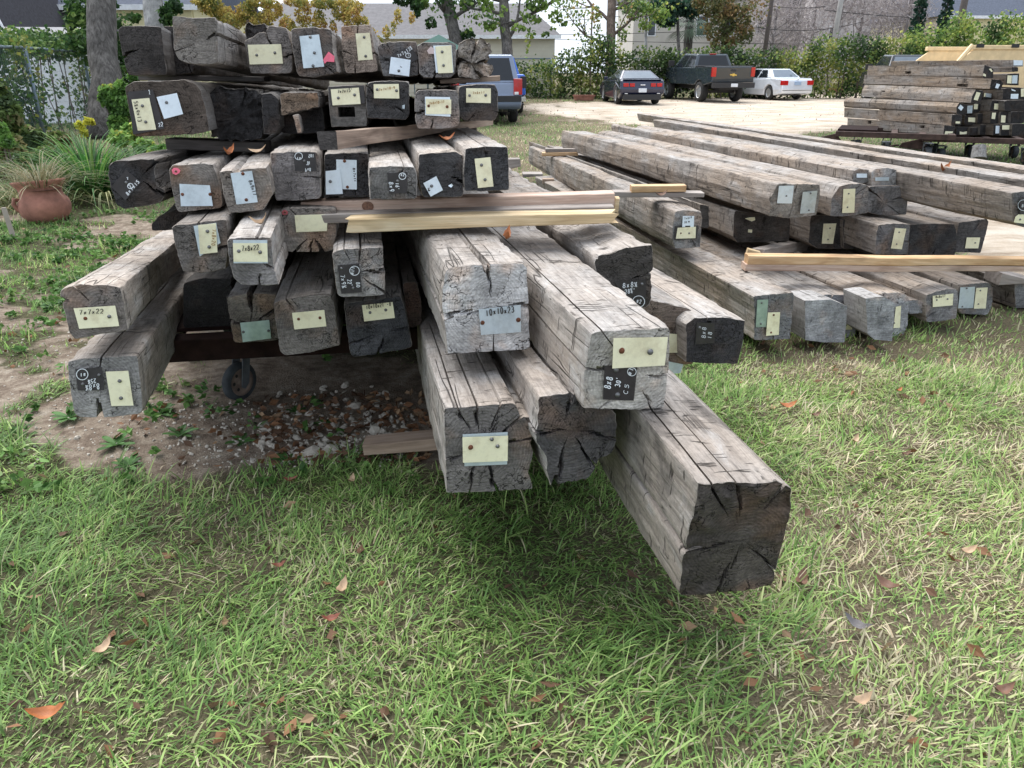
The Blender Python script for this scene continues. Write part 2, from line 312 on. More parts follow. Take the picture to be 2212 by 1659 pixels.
def frame_of(vp):
    a = ray(*vp).normalized(); X = a.cross(Vector((0,0,1))).normalized(); return X, a, X.cross(a)
def on_plane(px, py, P0, n):
    r = ray(px, py); return CAM + r*((P0-CAM).dot(n)/r.dot(n))
def resample(poly, n):
    P = np.array(poly); Q = np.roll(P, -1, 0); L = np.hypot(*(Q-P).T); cum = np.concatenate([[0], np.cumsum(L)])
    s = np.arange(n)/n*cum[-1]; i = np.clip(np.searchsorted(cum, s, side='right')-1, 0, len(P)-1); t = (s-cum[i])/L[i]
    return P[i]*(1-t)[:, None]+Q[i]*t[:, None], cum[-1]
BEAMS = {}; RIB = {}
def beam(key, crop, poly, Z, vp, L, label, end=(.10,.09,.085), side=.85, tags=(), cracks=None, rough=1.0, group=None, farx=None, res=None, fine=1.2, carve=(), seed=None, tenon=None, name="timber_beam", cat="timber beam", round_=1, pith=None, cut=0.0, warm=.35, skew=(0, 0), erough=1.0, chip=1.0):
    if max(end) > .09: end = tuple(e*1.22 for e in end)
    seed = seed if seed is not None else (hash(key) if False else sum(ord(c)*(i+3) for i, c in enumerate(key)))
    rg = np.random.default_rng(seed)
    pts = [cp(crop, *p) for p in poly]; cpx = sum(p[0] for p in pts)/len(pts); cpy = sum(p[1] for p in pts)/len(pts)
    P0 = at(cpx, cpy, Z); X, a, U = frame_of(vp)
    nrmp = a-X*skew[0]-U*skew[1]
    loc = [on_plane(px, py, P0, nrmp)-P0 for px, py in pts]
    uv = [(q.dot(X), q.dot(U)) for q in loc]
    area = sum(uv[i][0]*uv[(i+1) % len(uv)][1]-uv[(i+1) % len(uv)][0]*uv[i][1] for i in range(len(uv)))
    if area < 0: uv = uv[::-1]
    if farx is not None:
        lo, hi = .3, 12
        for _ in range(40):
            mid = (lo+hi)/2; fx = project(P0+a*mid)[0]
            if (fx > farx) == (vp[0] < cpx): lo = mid
            else: hi = mid
        L = lo
    per = sum(math.dist(uv[i], uv[(i+1) % len(uv)]) for i in range(len(uv)))
    big = Z < 4; n = res or (int(np.clip(per/.0085, 60, 150)) if big else int(np.clip(per/.0105, 60, 110)))
    if Z > 9: n = 28
    Q, per = resample(uv, n)
    for pv_ in uv:      # keep the true corners
        kq = int(np.argmin(np.hypot(*(Q-np.array(pv_)).T))); Q[kq] = pv_
    for _ in range(round_): Q = Q*.76+(np.roll(Q, 1, 0)+np.roll(Q, -1, 0))*.12
    # sharpness of corners -> chipping
    T = np.roll(Q, -1, 0)-np.roll(Q, 1, 0); T /= np.hypot(*T.T)[:, None]+1e-9; T2 = np.roll(T, 1, 0); T3 = np.roll(T, -1, 0)
    corner = np.clip(1-(T2*T3).sum(1), 0, 1); corner = np.maximum(corner, (np.roll(corner, 1)+np.roll(corner, -1))*.2)
    nrm = np.stack([T[:, 1], -T[:, 0]], 1)
    cen = Q.mean(0); w, h = Q[:, 0].ptp() if hasattr(Q, 'ptp') else np.ptp(Q[:, 0]), np.ptp(Q[:, 1])
    pt = np.array(pith) if pith else cen+np.array([rg.uniform(-.12, .12)*w, rg.uniform(-.15, .1)*h])
    # cracks: perimeter index, width, depth, inner end (t), wiggle
    ck = []; glen = np.full(n, 1.0)
    if cracks is None: cracks = [(rg.uniform(0, 1), rg.uniform(.0015, .004), rg.uniform(.02, .04), rg.uniform(.3, .8)) for _ in range(int(rg.integers(1, 4)))] if big else [(rg.uniform(0,1), .006, .03, .4)]
    for c in cracks:
        if len(c) >= 5:      # given as a point of the photo
            q = on_plane(*cp(crop, c[0], c[1]), P0, nrmp)-P0; q = np.array([q.dot(X), q.dot(U)]); d = (Q-pt); dd = q-pt
            k = int(np.argmax((d*dd).sum(1)/(np.hypot(*d.T)*np.hypot(*dd)+1e-9))); ck.append((k, c[2], c[3], c[4])); glen[k] = c[5] if len(c) > 5 else rg.uniform(.5, 1.6)
        else: ck.append((int(c[0]*n) % n, c[1], c[2], c[3]))
    # widen: pull the neighbours of a crack point so the groove is c[1] wide
    Qn = Q.copy(); groove = np.zeros(n)
    for k, wd, dp, t0 in ck:
        for s_, sg in ((k-1, -1), (k+1, 1)):
            d = Q[s_ % n]-Q[k]; Qn[s_ % n] = Q[k]+d/np.hypot(*d)*wd*.7
        groove[k] = max(groove[k], dp)
    Q = Qn
    # stations
    ys = [0.0, .003, .008, .018, .032]; step = .028 if fine else .1
    while ys[-1] < L:
        y = ys[-1]; ys.append(y + (step if y < fine else min(.25, step*3)) if Z < 9 else y+.25)
    ys[-1] = L; ys = np.array(ys); m = len(ys)
    gx = Q[None, :, 0]; gz = Q[None, :, 1]; gy = ys[:, None]; r0 = rough
    low = fbm(gx*1.5+seed, gy*1.7, gz*1.5, seed, 2)*.007*r0
    adz = fbm(gx*5, gy*13, gz*5+seed, seed+5, 2)*.0022*r0
    fib = vnoise(gx*70, gy*4, gz*70, seed+9)*.0018*r0
    chipn = np.clip(fbm(gx*10+3, gy*16, gz*10, seed+3, 3)+.10, 0, 1)*corner[None, :]*.013*r0*chip
    disp = low+adz+fib-chipn
    if rough > 3: disp = disp + fbm(gx*22, gy*6, gz*22, seed+4, 3)*.006*rough*.5
    edge = np.zeros(m); edge[0] = -.002; edge[1] = -.0006
    if Z > 9: disp *= 1.5
    disp = disp+edge[:, None]
    gr = groove[None, :]*np.clip(1.15-gy/glen[None, :], 0, 1)*.8
    toC = (pt[None]-Q); toC /= np.hypot(*toC.T)[:, None]
    px = Q[None, :, 0]+nrm[None, :, 0]*disp+toC[None, :, 0]*gr
    pz = Q[None, :, 1]+nrm[None, :, 1]*disp+toC[None, :, 1]*gr
    py = np.repeat(gy, n, 1)
    py[0] += fbm(Q[:, 0]*25, 0, Q[:, 1]*25, seed+6, 2)*.004*min(rough, 3) + groove*.25
    py = py + (skew[0]*px+skew[1]*pz)*np.clip(1-gy/.6, 0, 1)
    V = np.stack([px, py, pz], -1).reshape(-1, 3)
    i = np.arange(m-1)[:, None]*n; k = np.arange(n)[None]; k2 = (k+1) % n
    quads = np.stack([i+k, i+n+k, i+n+k2, i+k2], -1).reshape(-1, 4)
    nside = len(quads)
    # end face: rings shrinking on the pith
    ts = [.965, .9, .8, .68, .55, .42, .3, .18, .08] if big else [.9, .6, .3, .1]
    rings = [np.arange(n)]; base = len(V); Vs = [V]
    for j, t in enumerate(ts):
        ex, ez = px[0]+toC[:, 0]*0, pz[0]
        exy = Q*.0; qx = pt[0]+(Q[:, 0]+nrm[:, 0]*disp[0]-pt[0])*t; qz = pt[1]+(Q[:, 1]+nrm[:, 1]*disp[0]-pt[1])*t
        d = np.zeros(n)
        for kk, wd, dp, t0 in ck:
            if t > t0: 
                ki = (kk+int(round((1-t)*n*.035*math.sin(kk*1.7+t*5))))%n
                d[ki] = max(d[ki], dp*min(1, (t-t0)/(1-t0)*1.2+.15))
        wob = fbm(qx*25, 0, qz*25, seed+6, 2)*.004*min(rough, 4)*erough*(1 if erough == 1 else (.4+t)*.8)
        if rough > 3: wob = wob+np.abs(fbm(qx*28, 0, qz*28, seed+12, 3))*.03
        qy = wob+d+skew[0]*qx+skew[1]*qz
        Vs.append(np.stack([qx, qy, qz], -1)); rings.append(base+np.arange(n)); base += n
    Vs.append(np.array([[pt[0], float(vnoise(pt[0]*25, 0, pt[1]*25, seed+6))*.003+skew[0]*pt[0]+skew[1]*pt[1], pt[1]]])); centre = base; base += 1
    # far cap
    far0 = (m-1)*n; Vs.append(np.array([[cen[0], L, cen[1]]])); farc = base
    V = np.concatenate(Vs); fs = [quads]
    for j in range(len(rings)-1):
        A_, B_ = rings[j], rings[j+1]; fs.append(np.stack([A_, np.roll(A_, -1), np.roll(B_, -1), B_], -1))
    quads = np.concatenate(fs); A_ = rings[-1]
    me = bpy.data.meshes.new(name); tris = [(int(A_[q]), int(A_[(q+1) % n]), centre) for q in range(n)]+[(far0+(q+1) % n, far0+q, farc) for q in range(n)]
    nq, nt_ = len(quads), len(tris); lv = np.concatenate([quads.ravel(), np.array(tris).ravel()]).astype(np.int32)
    me.vertices.add(len(V)); me.vertices.foreach_set('co', V.astype(np.float32).ravel()); me.loops.add(len(lv)); me.loops.foreach_set('vertex_index', lv)
    me.polygons.add(nq+nt_); ls = np.concatenate([np.arange(nq)*4, nq*4+np.arange(nt_)*3]).astype(np.int32); lt = np.concatenate([np.full(nq, 4), np.full(nt_, 3)]).astype(np.int32)
    me.polygons.foreach_set('loop_start', ls); me.polygons.foreach_set('loop_total', lt)
    mi = np.ones(nq+nt_, np.int32); mi[:nside] = 0
    me.polygons.foreach_set('material_index', mi); me.polygons.foreach_set('use_smooth', np.full(nq+nt_, big and rough < 3)); me.update(calc_edges=True)
    if big: me.set_sharp_from_angle(angle=math.radians(38))
    at_ = me.attributes.new('pith', 'FLOAT_VECTOR', 'POINT'); pv = np.zeros((len(V), 3), np.float32); pv[:, 0] = V[:, 0]-pt[0]; pv[:, 1] = V[:, 2]-pt[1]; at_.data.foreach_set('vector', pv.ravel())
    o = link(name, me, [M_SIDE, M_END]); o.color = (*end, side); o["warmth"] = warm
    o.matrix_world = Matrix(((X.x, a.x, U.x, P0.x), (X.y, a.y, U.y, P0.y), (X.z, a.z, U.z, P0.z), (0, 0, 0, 1)))
    tag(o, label, cat, group)
    BEAMS[key] = o
    info = dict(o=o, P0=P0, X=X, a=a, U=U, crop=crop, n=nrmp)
    if carve:   # mortises: boxes in photo pixels on the end plane, or on a side
        for c in carve: carve_box(o, info, c)
    for j, tg in enumerate(tags):
        t_ = make_tag(info, tg, j)
        if tg[0] == 'pink': RIB[key] = t_
    return info
def carve_box(o, info, c):
    x0, y0, x1, y1, d = c; q = [on_plane(*cp(info['crop'], *p), info['P0'], info['a'])-info['P0'] for p in ((x0,y0),(x1,y0),(x1,y1),(x0,y1))]
    us = [p.dot(info['X']) for p in q]; vs = [p.dot(info['U']) for p in q]
    boolean(o, min(us), max(us), -.05, d, min(vs), max(vs))
def boolean(o, x0, x1, y0, y1, z0, z1):
    mb = MB().box(x0, x1, y0, y1, z0, z1); cu = mb.build("cutter", M_DARK); cu.matrix_world = o.matrix_world.copy()
    bo = o.modifiers.new("carve", 'BOOLEAN'); bo.operation = 'DIFFERENCE'; bo.object = cu; bo.solver = 'EXACT'
    bpy.context.view_layer.update(); dg = bpy.context.evaluated_depsgraph_get(); me = bpy.data.meshes.new_from_object(o.evaluated_get(dg))
    o.modifiers.clear(); o.data = me; bpy.data.objects.remove(cu)
def wp(info, x, y, off):   # photo point -> local point of the beam, off metres in front of its end
    p = on_plane(*cp(info['crop'], x, y), info['P0']-info['a']*off, info['n'])-info['P0']; return Vector((p.dot(info['X']), p.dot(info['a']), p.dot(info['U'])))
TAGM = dict(cream=M_CREAM, black=M_BLACKTAG, silver=M_SILVER, pale=M_PALE, green=M_GREENTAG, pink=M_PINK)
TAGN = dict(cream="cream metal tag", black="black metal tag", silver="silver metal tag", pale="pale blue metal tag", green="dull green metal tag", pink="pink ribbon")
def make_tag(info, tg, j):
    kind, quad = tg[0], tg[1]; nails = tg[2] if len(tg) > 2 else (); texts = tg[3] if len(tg) > 3 else ()
    extra = tg[4] if len(tg) > 4 else {}
    off = extra.get('off', .006+.003*j); bend = extra.get('bend', .003); o = info['o']
    mb = MB(); nm = "ribbon" if kind == 'pink' else "tag"
    if len(quad) == 4:
        nx, ny = 8, 6; fr = []
        for v in range(ny+1):
            for u in range(nx+1):
                s, t = u/nx, v/ny
                x = (quad[0][0]*(1-s)+quad[1][0]*s)*(1-t)+(quad[3][0]*(1-s)+quad[2][0]*s)*t; y = (quad[0][1]*(1-s)+quad[1][1]*s)*(1-t)+(quad[3][1]*(1-s)+quad[2][1]*s)*t
                b = bend*(2*abs(s-.5))**2*(.5+.5*t)+bend*.6*math.sin(s*5+j)*.4
                fr.append(wp(info, x, y, off+b))
        m = len(fr); bk = [f+Vector((0, .0007, 0)) for f in fr]; fs = []
        for v in range(ny):
            for u in range(nx):
                i = v*(nx+1)+u; fs.append((i, i+nx+1, i+nx+2, i+1)); fs.append((m+i, m+i+1, m+i+nx+2, m+i+nx+1))
        for u in range(nx):
            fs.append((u, u+1, m+u+1, m+u)); i = ny*(nx+1)+u; fs.append((i, m+i, m+i+1, i+1))
        for v in range(ny):
            i = v*(nx+1); fs.append((i, m+i, m+i+nx+1, i+nx+1)); i += nx; fs.append((i, i+nx+1, m+i+nx+1, m+i))
        mb.add(fr+bk, fs)
    else:
        fr = [wp(info, x, y, off) for x, y in quad]; bk = [f+Vector((0, .0012, 0)) for f in fr]; m = len(fr)
        mb.add(fr+bk, [tuple(range(m)), tuple(range(2*m-1, m-1, -1))]+[(i, (i+1) % m, m+(i+1) % m, m+i) for i in range(m)])
    t = mb.build(nm, TAGM[kind], o, smooth=len(quad) == 4); t.data.set_sharp_from_angle(angle=math.radians(30))
    t["label"] = TAGN[kind] + (" reading "+texts[0][0] if texts else "") + " nailed to the beam end"
    for nl in nails:
        c = wp(info, nl[0], nl[1], off+bend*.75+.002); r = nl[3] if len(nl) > 3 else .0062; rust = len(nl) > 2 and nl[2]
        n_ = MB(); n_.add([c+Vector((0, -.002, 0))]+[c+Vector((math.cos(k*math.pi/5)*r*.7, -.0015, math.sin(k*math.pi/5)*r*.7)) for k in range(10)]+[c+Vector((math.cos(k*math.pi/5)*r, .004, math.sin(k*math.pi/5)*r)) for k in range(10)],
            [(0, 1+(k+1) % 10, 1+k) for k in range(10)]+[(1+k, 1+(k+1) % 10, 11+(k+1) % 10, 11+k) for k in range(10)])
        n_.build("nail", M_RUST if rust else M_NAIL, t, smooth=True)
    if texts:
        w_ = MB()
        for tx in texts:
            s, x0, y0, x1, y1, h = tx[:6]; dx, dy = x1-x0, y1-y0; Ln = math.hypot(dx, dy); ux, uy = dx/Ln, dy/Ln; vx, vy = uy, -ux
            if s == 'O':      # ring drawn round a mark
                st = [[(x0+h*math.cos(q), y0+h*.95*math.sin(q)) for q in [i*math.pi/10 for i in range(21)]]]; strokes = st
            else:
                cw = Ln/len(s); strokes = []
                for i, ch in enumerate(s):
                    for sk in GL.get(ch, []):
                        jx, jy, js = math.sin(i*7.3+x0)*.04, math.sin(i*5.1+y0)*.05, 1+math.sin(i*3.7+x0)*.07; strokes.append([(x0+ux*(i+.1+jx+(q[0]+q[1]*.12)*.78)*cw+vx*(q[1]*js+jy)*h, y0+uy*(i+.1+jx+(q[0]+q[1]*.12)*.78)*cw+vy*(q[1]*js+jy)*h) for q in sk])
            lw = tx[6] if len(tx) > 6 else .0012
            for sk in strokes:
                P = [wp(info, x, y, off+bend*1.25+.0012) for x, y in sk]; vs = []
                for i, p in enumerate(P):
                    d = (P[min(i+1, len(P)-1)]-P[max(i-1, 0)]); nn = Vector((-d.z, 0, d.x)).normalized()*lw; vs += [p+nn, p-nn]
                w_.add(vs, [(2*i, 2*i+1, 2*i+3, 2*i+2) for i in range(len(P)-1)])
        w_.build("writing", {'cream': M_INK, 'silver': M_INK, 'pale': M_INK, 'green': M_INK, 'black': M_CHALK}[kind] if not extra.get('faint') else M_FAINT, t)
    return t
# ------------------------------------------------------------------ main stack of timbers (front left)
G1 = "timber beams stacked on the cart in front"
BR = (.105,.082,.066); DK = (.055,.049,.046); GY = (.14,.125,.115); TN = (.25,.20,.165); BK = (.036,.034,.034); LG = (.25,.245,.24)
def bm_(key, *a, **k):
    k['side'] = k.get('side', .85)*.86; k.setdefault('warm', .5)
    return beam(key, *a, group=G1, **k)
# row 1, the top
bm_("r1a","B",[(185,330),(225,295),(420,292),(640,300),(650,400),(700,805),(290,805),(245,620),(205,430)],3.2,(800,215),6,"dark brown beam at the top left corner of the front stack, cracked across, no tag",end=DK,side=.6,cracks=[(245,620,.008,.05,.1)])
bm_("r1a2","B",[(668,295),(800,292),(1000,300),(1000,790),(765,805),(715,640)],3.38,(800,215),6,"dark recessed beam squeezed behind the big protruding top row beam",end=DK,side=.6)
bm_("r1b","B",[(765,170),(800,165),(990,190),(1240,180),(1265,250),(1280,500),(1285,690),(1170,715),(950,700),(830,650),(780,560),(770,330)],2.95,(838,222),6,"largest top row beam, grey round-cornered untagged end, sticking out furthest",end=(.155,.14,.125),side=.95,cracks=[(1270,370,.010,.05,.35),(790,560,.005,.03,.5)],chip=1.6)
bm_("r1c","B",[(1560,455),(1640,415),(1700,370),(1780,350),(1815,340),(1820,285),(2005,310),(2040,420),(2070,560),(2065,790),(1625,795),(1600,640)],3.2,(860,190),6,"top row beam with a hollowed top left corner and one wide cream tag",end=GY,side=.95,
   tags=[('cream',[(1590,487),(1953,480),(1975,692),(1612,702)],[(1688,600),(1885,575)])],cracks=[(1785,345,.008,.05,.2),(2060,580,.006,.04,.4)],seed=31)
bm_("r1c2","B",[(1580,285),(1700,280),(1810,285),(1815,520),(1600,520)],3.35,(860,190),6,"dark splintered beam showing through the hollow of its top row neighbour",end=DK,side=.6,rough=3.5)
bm_("r1d","C",[(105,262),(180,247),(300,243),(450,262),(470,480),(505,628),(290,665),(175,655),(150,600),(120,430)],3.15,(880,190),6,"top row beam with a tall crumpled silver tag and a pink ribbon",end=(.10,.088,.08),side=1.05,
   tags=[('silver',[(175,315),(345,300),(390,580),(210,595)],[(268,322),(305,460),(293,573)],(),{'bend':.008}),('pink',[(380,520),(400,490),(428,450),(455,470),(480,490),(478,540),(430,538),(415,535),(395,555)])])
bm_("r1e","C",[(530,225),(660,210),(800,207),(830,400),(868,625),(720,635),(570,640),(535,440)],3.3,(880,190),6,"light tan top row beam with an upright cream tag, standing taller than its neighbours",end=TN,side=1.0,
   tags=[('cream',[(663,292),(787,285),(815,518),(687,527)],[(738,324),(752,489)])],cracks=[(850,460,.006,.03,.3),(545,440,.006,.03,.3),(655,635,.005,.03,.5),(680,215,.005,.03,.5)])
bm_("r1f","C",[(850,400),(880,372),(960,358),(1190,358),(1210,400),(1218,660),(1100,675),(900,670),(862,500)],3.3,(900,190),6,"top row beam with a slanted black tag above a blank pale tag",end=(.10,.096,.095),side=.8,
   tags=[('black',[(985,470),(1140,408),(1218,510),(1060,590)],(),[("7x7x13½",1035,505,1165,425,30),("2",1115,495,1140,480,26,.0009),("O",1122,482,1130,482,22)]),('pale',[(972,495),(1143,522),(1130,665),(955,640)],[(1040,617)])])
bm_("r1g","C",[(1200,400),(1240,364),(1480,362),(1535,375),(1545,400),(1535,640),(1490,680),(1260,680),(1220,640)],3.25,(900,190),6,"top row beam with cream tag over white tag and a pink paper scrap",end=(.15,.14,.135),side=.8,
   tags=[('pale',[(1340,398),(1500,393),(1518,628),(1365,633)]),('cream',[(1358,405),(1497,395),(1513,634),(1384,638)],[(1418,452),(1430,570)]),('pink',[(1285,440),(1320,403),(1348,425),(1345,470),(1300,468)],(),(),{'off':.008})],cracks=[(1342,680,.009,.04,.3)])
RIB["r1g"].data.materials[0] = plain("faded_pink_paper", (.62,.5,.48), .7)
bm_("r1h","C",[(1550,372),(1640,350),(1830,350),(1845,450),(1838,540),(1865,600),(1850,665),(1700,672),(1570,660),(1555,500)],3.3,(905,190),6,"rotten crumbling beam at the right end of the top row, no tag",end=(.26,.23,.20),side=.6,rough=5.0,cracks=[(1725,360,.014,.08,.05),(1555,510,.014,.09,.05),(1860,540,.016,.09,.1),(1760,668,.010,.06,.1)])
# row 2
bm_("r2a","A",[(1085,755),(1160,708),(1300,708),(1480,700),(1600,692),(1700,730),(1750,790),(1795,950),(1825,1140),(1700,1165),(1420,1180),(1180,1188),(1130,1000)],3.0,(800,200),6,"widest second row beam, far left, with black, cream and pale blue tags",end=(.085,.068,.056),side=.6,
   tags=[('black',[(1110,800),(1330,780),(1432,1120),(1160,1172)],(),[("2",1300,825,1312,822,40),("22",1380,1105,1425,1095,34)]),('cream',[(1145,867),(1300,853),(1360,1128),(1200,1138)],[(1238,922),(1267,1063)],[("5½x9x13",1163,880,1205,1065,32)]),('pale',[(1363,845),(1540,810),(1595,993),(1430,1036)],[(1448,893)])],chip=1.5)
bm_("r2b","B",[(1130,1020),(1300,990),(1560,985),(1720,1000),(1740,1250),(1730,1480),(1190,1485),(1150,1200)],3.2,(800,200),6,"hollow blackened second row beam left of the brown block, no tag",end=BK,side=.4,rough=4.5)  # this end and the next are near-black for the broken void
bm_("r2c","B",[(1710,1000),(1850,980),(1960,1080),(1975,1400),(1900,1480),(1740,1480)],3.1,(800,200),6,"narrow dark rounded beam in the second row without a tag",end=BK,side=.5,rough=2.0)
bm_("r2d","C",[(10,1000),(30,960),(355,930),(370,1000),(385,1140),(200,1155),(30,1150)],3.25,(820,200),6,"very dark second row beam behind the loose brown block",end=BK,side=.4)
bm_("r2d2","C",[(0,815),(100,800),(335,803),(350,935),(200,965),(20,1003),(5,900)],3.08,(820,200),.35,"short brown block with a hollow face lodged between second row beams",end=(.17,.125,.09),side=.7,rough=1.8,name="timber_block",cat="timber block",cracks=[])
bm_("r2d3","C",[(120,1008),(168,1000),(197,1155),(158,1160)],3.06,(820,200),.06,"small upright wooden peg hanging under the brown block in row two",end=(.20,.16,.13),side=.7,name="wooden_peg",cat="peg",cracks=[],round_=0)
bm_("r2e","C",[(420,752),(560,742),(735,738),(760,840),(768,1105),(450,1112),(440,1020),(425,900)],3.1,(860,190),6,"second row beam with a square mortise hole under a tag reading 7x7x15",end=(.095,.088,.08),side=.7,
   tags=[('black',[(425,757),(735,742),(745,900),(450,925)]),('cream',[(447,778),(692,763),(708,905),(463,918)],[(513,854),(655,827)],[("7x7x15'",505,812,640,798,26)])],carve=[(515,932,655,1020,.25)],cracks=[])
bm_("r2f","C",[(765,718),(940,708),(1125,712),(1133,1010),(1100,1042),(930,1035),(770,1030),(755,850)],3.1,(880,190),6,"blackish second row beam with a decayed patch under its cream tag",end=(.06,.058,.058),side=.7,
   tags=[('cream',[(820,733),(1040,731),(1045,858),(824,855)],[(852,780),(1020,790)],[("7x7x18-9",865,792,1010,770,20)],{'faint':1}),('silver',[(1068,918),(1092,912),(1090,948),(1068,946)])])
bm_("r2g","C",[(1185,820),(1210,795),(1400,788),(1540,792),(1555,840),(1562,1100),(1400,1115),(1210,1112),(1192,1050)],3.0,(900,190),6,"second row beam sitting lowest, with a cream tag over a larger pale tag",end=(.145,.135,.13),side=.8,
   tags=[('pale',[(1268,842),(1487,846),(1490,1016),(1270,1003)]),('cream',[(1275,862),(1497,866),(1497,993),(1278,993)],[(1300,923,1),(1462,930,1)],[("7x6x10-11",1305,910,1440,895,22)],{'faint':1})],cracks=[(1200,990,.010,.05,.4),(1320,1110,.006,.04,.5)])
bm_("r2h","C",[(1560,750),(1700,735),(1880,732),(1905,800),(1910,990),(1880,1050),(1620,1055),(1555,1000)],3.12,(905,190),6,"dark square beam at the right end of the second row, single wide cream tag",end=(.06,.059,.06),side=.75,
   tags=[('cream',[(1627,768),(1842,770),(1842,898),(1627,893)],[(1657,832),(1798,830)],[("7x6x11",1680,820,1790,812,20)],{'faint':1})])
# row 3
bm_("r3a","F",[(500,322),(530,300),(600,285),(905,272),(935,300),(900,400),(930,500),(1000,570),(960,650),(850,690),(640,722),(570,690),(530,560),(505,440)],2.78,(740,245),6,"black weathered beam at the third row's left end, diamond-set black tag",end=(.042,.040,.040),side=.55,
   tags=[('black',[(655,375),(785,480),(650,640),(525,520)],[(655,485)],[("8x7x15",670,600,775,478,30),("7",662,462,680,455,20),("2",688,528,702,514,22),("O",693,514,700,514,24)])],rough=1.8,cracks=[(925,300,.012,.06,.3),(985,580,.012,.07,.2)])
bm_("r3b","F",[(1030,380),(1065,338),(1200,328),(1410,325),(1440,420),(1480,560),(1500,700),(1240,728),(1105,742),(1060,560)],2.78,(640,245),6,"third row beam with a pink washer and a wide bent silver tag",end=(.15,.135,.12),side=1.05,
   tags=[('silver',[(1120,495),(1385,508),(1412,688),(1133,690)],[(1145,588,1),(1387,587,1)],(),{'bend':.009}),('pink',[(1053,375),(1070,355),(1105,358),(1128,378),(1120,400),(1090,418),(1062,405)]),('silver',[(1078,378),(1100,378),(1100,396),(1078,396)],[(1089,387,1,.004)],(),{'off':.011})])
bm_("r3c","F",[(1448,378),(1520,355),(1600,360),(1615,400),(1632,352),(1720,340),(1885,340),(1925,440),(1948,590),(1860,735),(1700,755),(1545,768),(1490,600)],2.72,(680,225),6,"third row beam split from the top, upright silver tag, curled leaves on it",end=(.17,.15,.13),side=1.1,
   tags=[('silver',[(1565,403),(1752,382),(1803,655),(1617,675)],[(1672,408,1),(1702,636,1)],[("8x9x17",1722,465,1765,600,30)])],cracks=[(1612,380,.014,.06,.4)],seed=77)
bm_("r3d","G",[(-78,228),(100,216),(320,222),(350,260),(365,600),(345,625),(150,640),(-25,640),(-60,500)],2.9,(760,175),6,"third row beam with a rusty hole below a black tag numbered 102",end=(.16,.145,.14),side=1.05,
   tags=[('black',[(122,222),(313,222),(325,385),(137,385)],[(217,298)],[("102",300,245,240,245,-22) if 0 else ("102",303,238,252,240,26),("8x9",275,358,222,362,28),("18'",268,300,228,303,28),("#1",190,262,150,262,24),("O",168,254,175,254,33)])],cracks=[(360,440,.006,.03,.4)])
bm_("r3e","G",[(397,240),(580,233),(768,232),(778,400),(785,592),(600,597),(400,597)],2.97,(790,165),6,"third row beam painted black with two overlapping pale tags",end=(.045,.043,.045),side=.95,
   tags=[('pale',[(495,283),(673,288),(675,545),(500,540)],[(567,298,1),(592,525,1)],[("8x7x11",640,355,652,480,18)]),('pale',[(402,385),(530,370),(553,583),(405,588)],[(443,476)],(),{'bend':.008})])
bm_("r3f","G",[(778,350),(960,342),(1170,350),(1195,410),(1197,520),(1192,626),(1000,628),(790,630)],2.72,(792,135),6,"third row beam with a black tag reading 8x9 16 beside a circled two",end=(.10,.095,.09),side=1.15,
   tags=[('black',[(940,400),(1115,400),(1110,575),(955,580)],[(1030,472)],[("8x9",955,475,960,565,36),("16'",1010,485,1015,550,30),("#2",1055,430,1090,430,26),("O",1072,428,1080,428,30)])])
bm_("r3g","G",[(1215,235),(1380,220),(1540,215),(1600,245),(1605,450),(1605,600),(1598,613),(1420,617),(1245,618),(1210,450)],2.8,(770,140),6,"third row dark beam with a small tilted pale tag and a white chip",end=(.07,.067,.068),side=1.2,
   tags=[('pale',[(1253,490),(1367,428),(1425,550),(1318,607)],[(1327,515)],[("7x8",1290,530,1300,560,14)]),('pale',[(1470,512),(1500,493),(1515,508),(1496,528)])],cracks=[(1602,480,.012,.06,.5)])
bm_("r3h","G",[(1620,190),(1800,172),(1985,175),(1993,400),(1993,545),(1800,552),(1620,555),(1608,400)],2.8,(748,135),6,"third row dark beam at the right end with an upright cream tag",end=(.055,.055,.058),side=1.2,
   tags=[('cream',[(1700,277),(1838,262),(1865,518),(1730,532)],[(1762,333),(1793,461)])],cracks=[(1795,175,.004,.03,.5)])
# row 4
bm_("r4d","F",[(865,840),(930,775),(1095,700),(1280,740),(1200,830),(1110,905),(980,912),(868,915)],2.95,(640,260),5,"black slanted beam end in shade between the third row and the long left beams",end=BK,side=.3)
bm_("r4a","F",[(1050,880),(1090,850),(1300,830),(1500,800),(1535,805),(1548,1000),(1530,1240),(1300,1270),(1150,1260),(1100,1100)],2.65,(700,190),6,"fourth row beam with a curled cream tag lying over a silver one",end=(.12,.108,.10),side=.7,
   tags=[('silver',[(1243,862),(1440,835),(1478,1010),(1297,1128)]),('cream',[(1282,855),(1437,838),(1452,1092),(1302,1108)],[(1363,911),(1378,1048)],[("7x8x20",1408,885,1400,1035,30)],{'faint':1})],cracks=[(1545,1040,.010,.05,.5),(1290,830,.006,.03,.5)])
bm_("r4b","F",[(1515,985),(1560,955),(1640,948),(1925,945),(1945,1080),(1960,1240),(2000,1385),(1840,1390),(1650,1385),(1580,1320),(1545,1180)],2.45,(720,190),6,"fourth row beam with a tag reading 7x8x22 and a broken lower corner",end=(.15,.14,.135),side=1.15,
   tags=[('silver',[(1588,985),(1885,985),(1892,1187),(1592,1187)]),('cream',[(1585,1012),(1885,1012),(1890,1176),(1592,1173)],[(1637,1083),(1822,1093)],[("7x8x22",1660,1082,1815,1070,42)])],cracks=[(1960,1240,.012,.05,.3),(1815,1390,.005,.04,.6),(1800,948,.008,.04,.6)],chip=1.6)
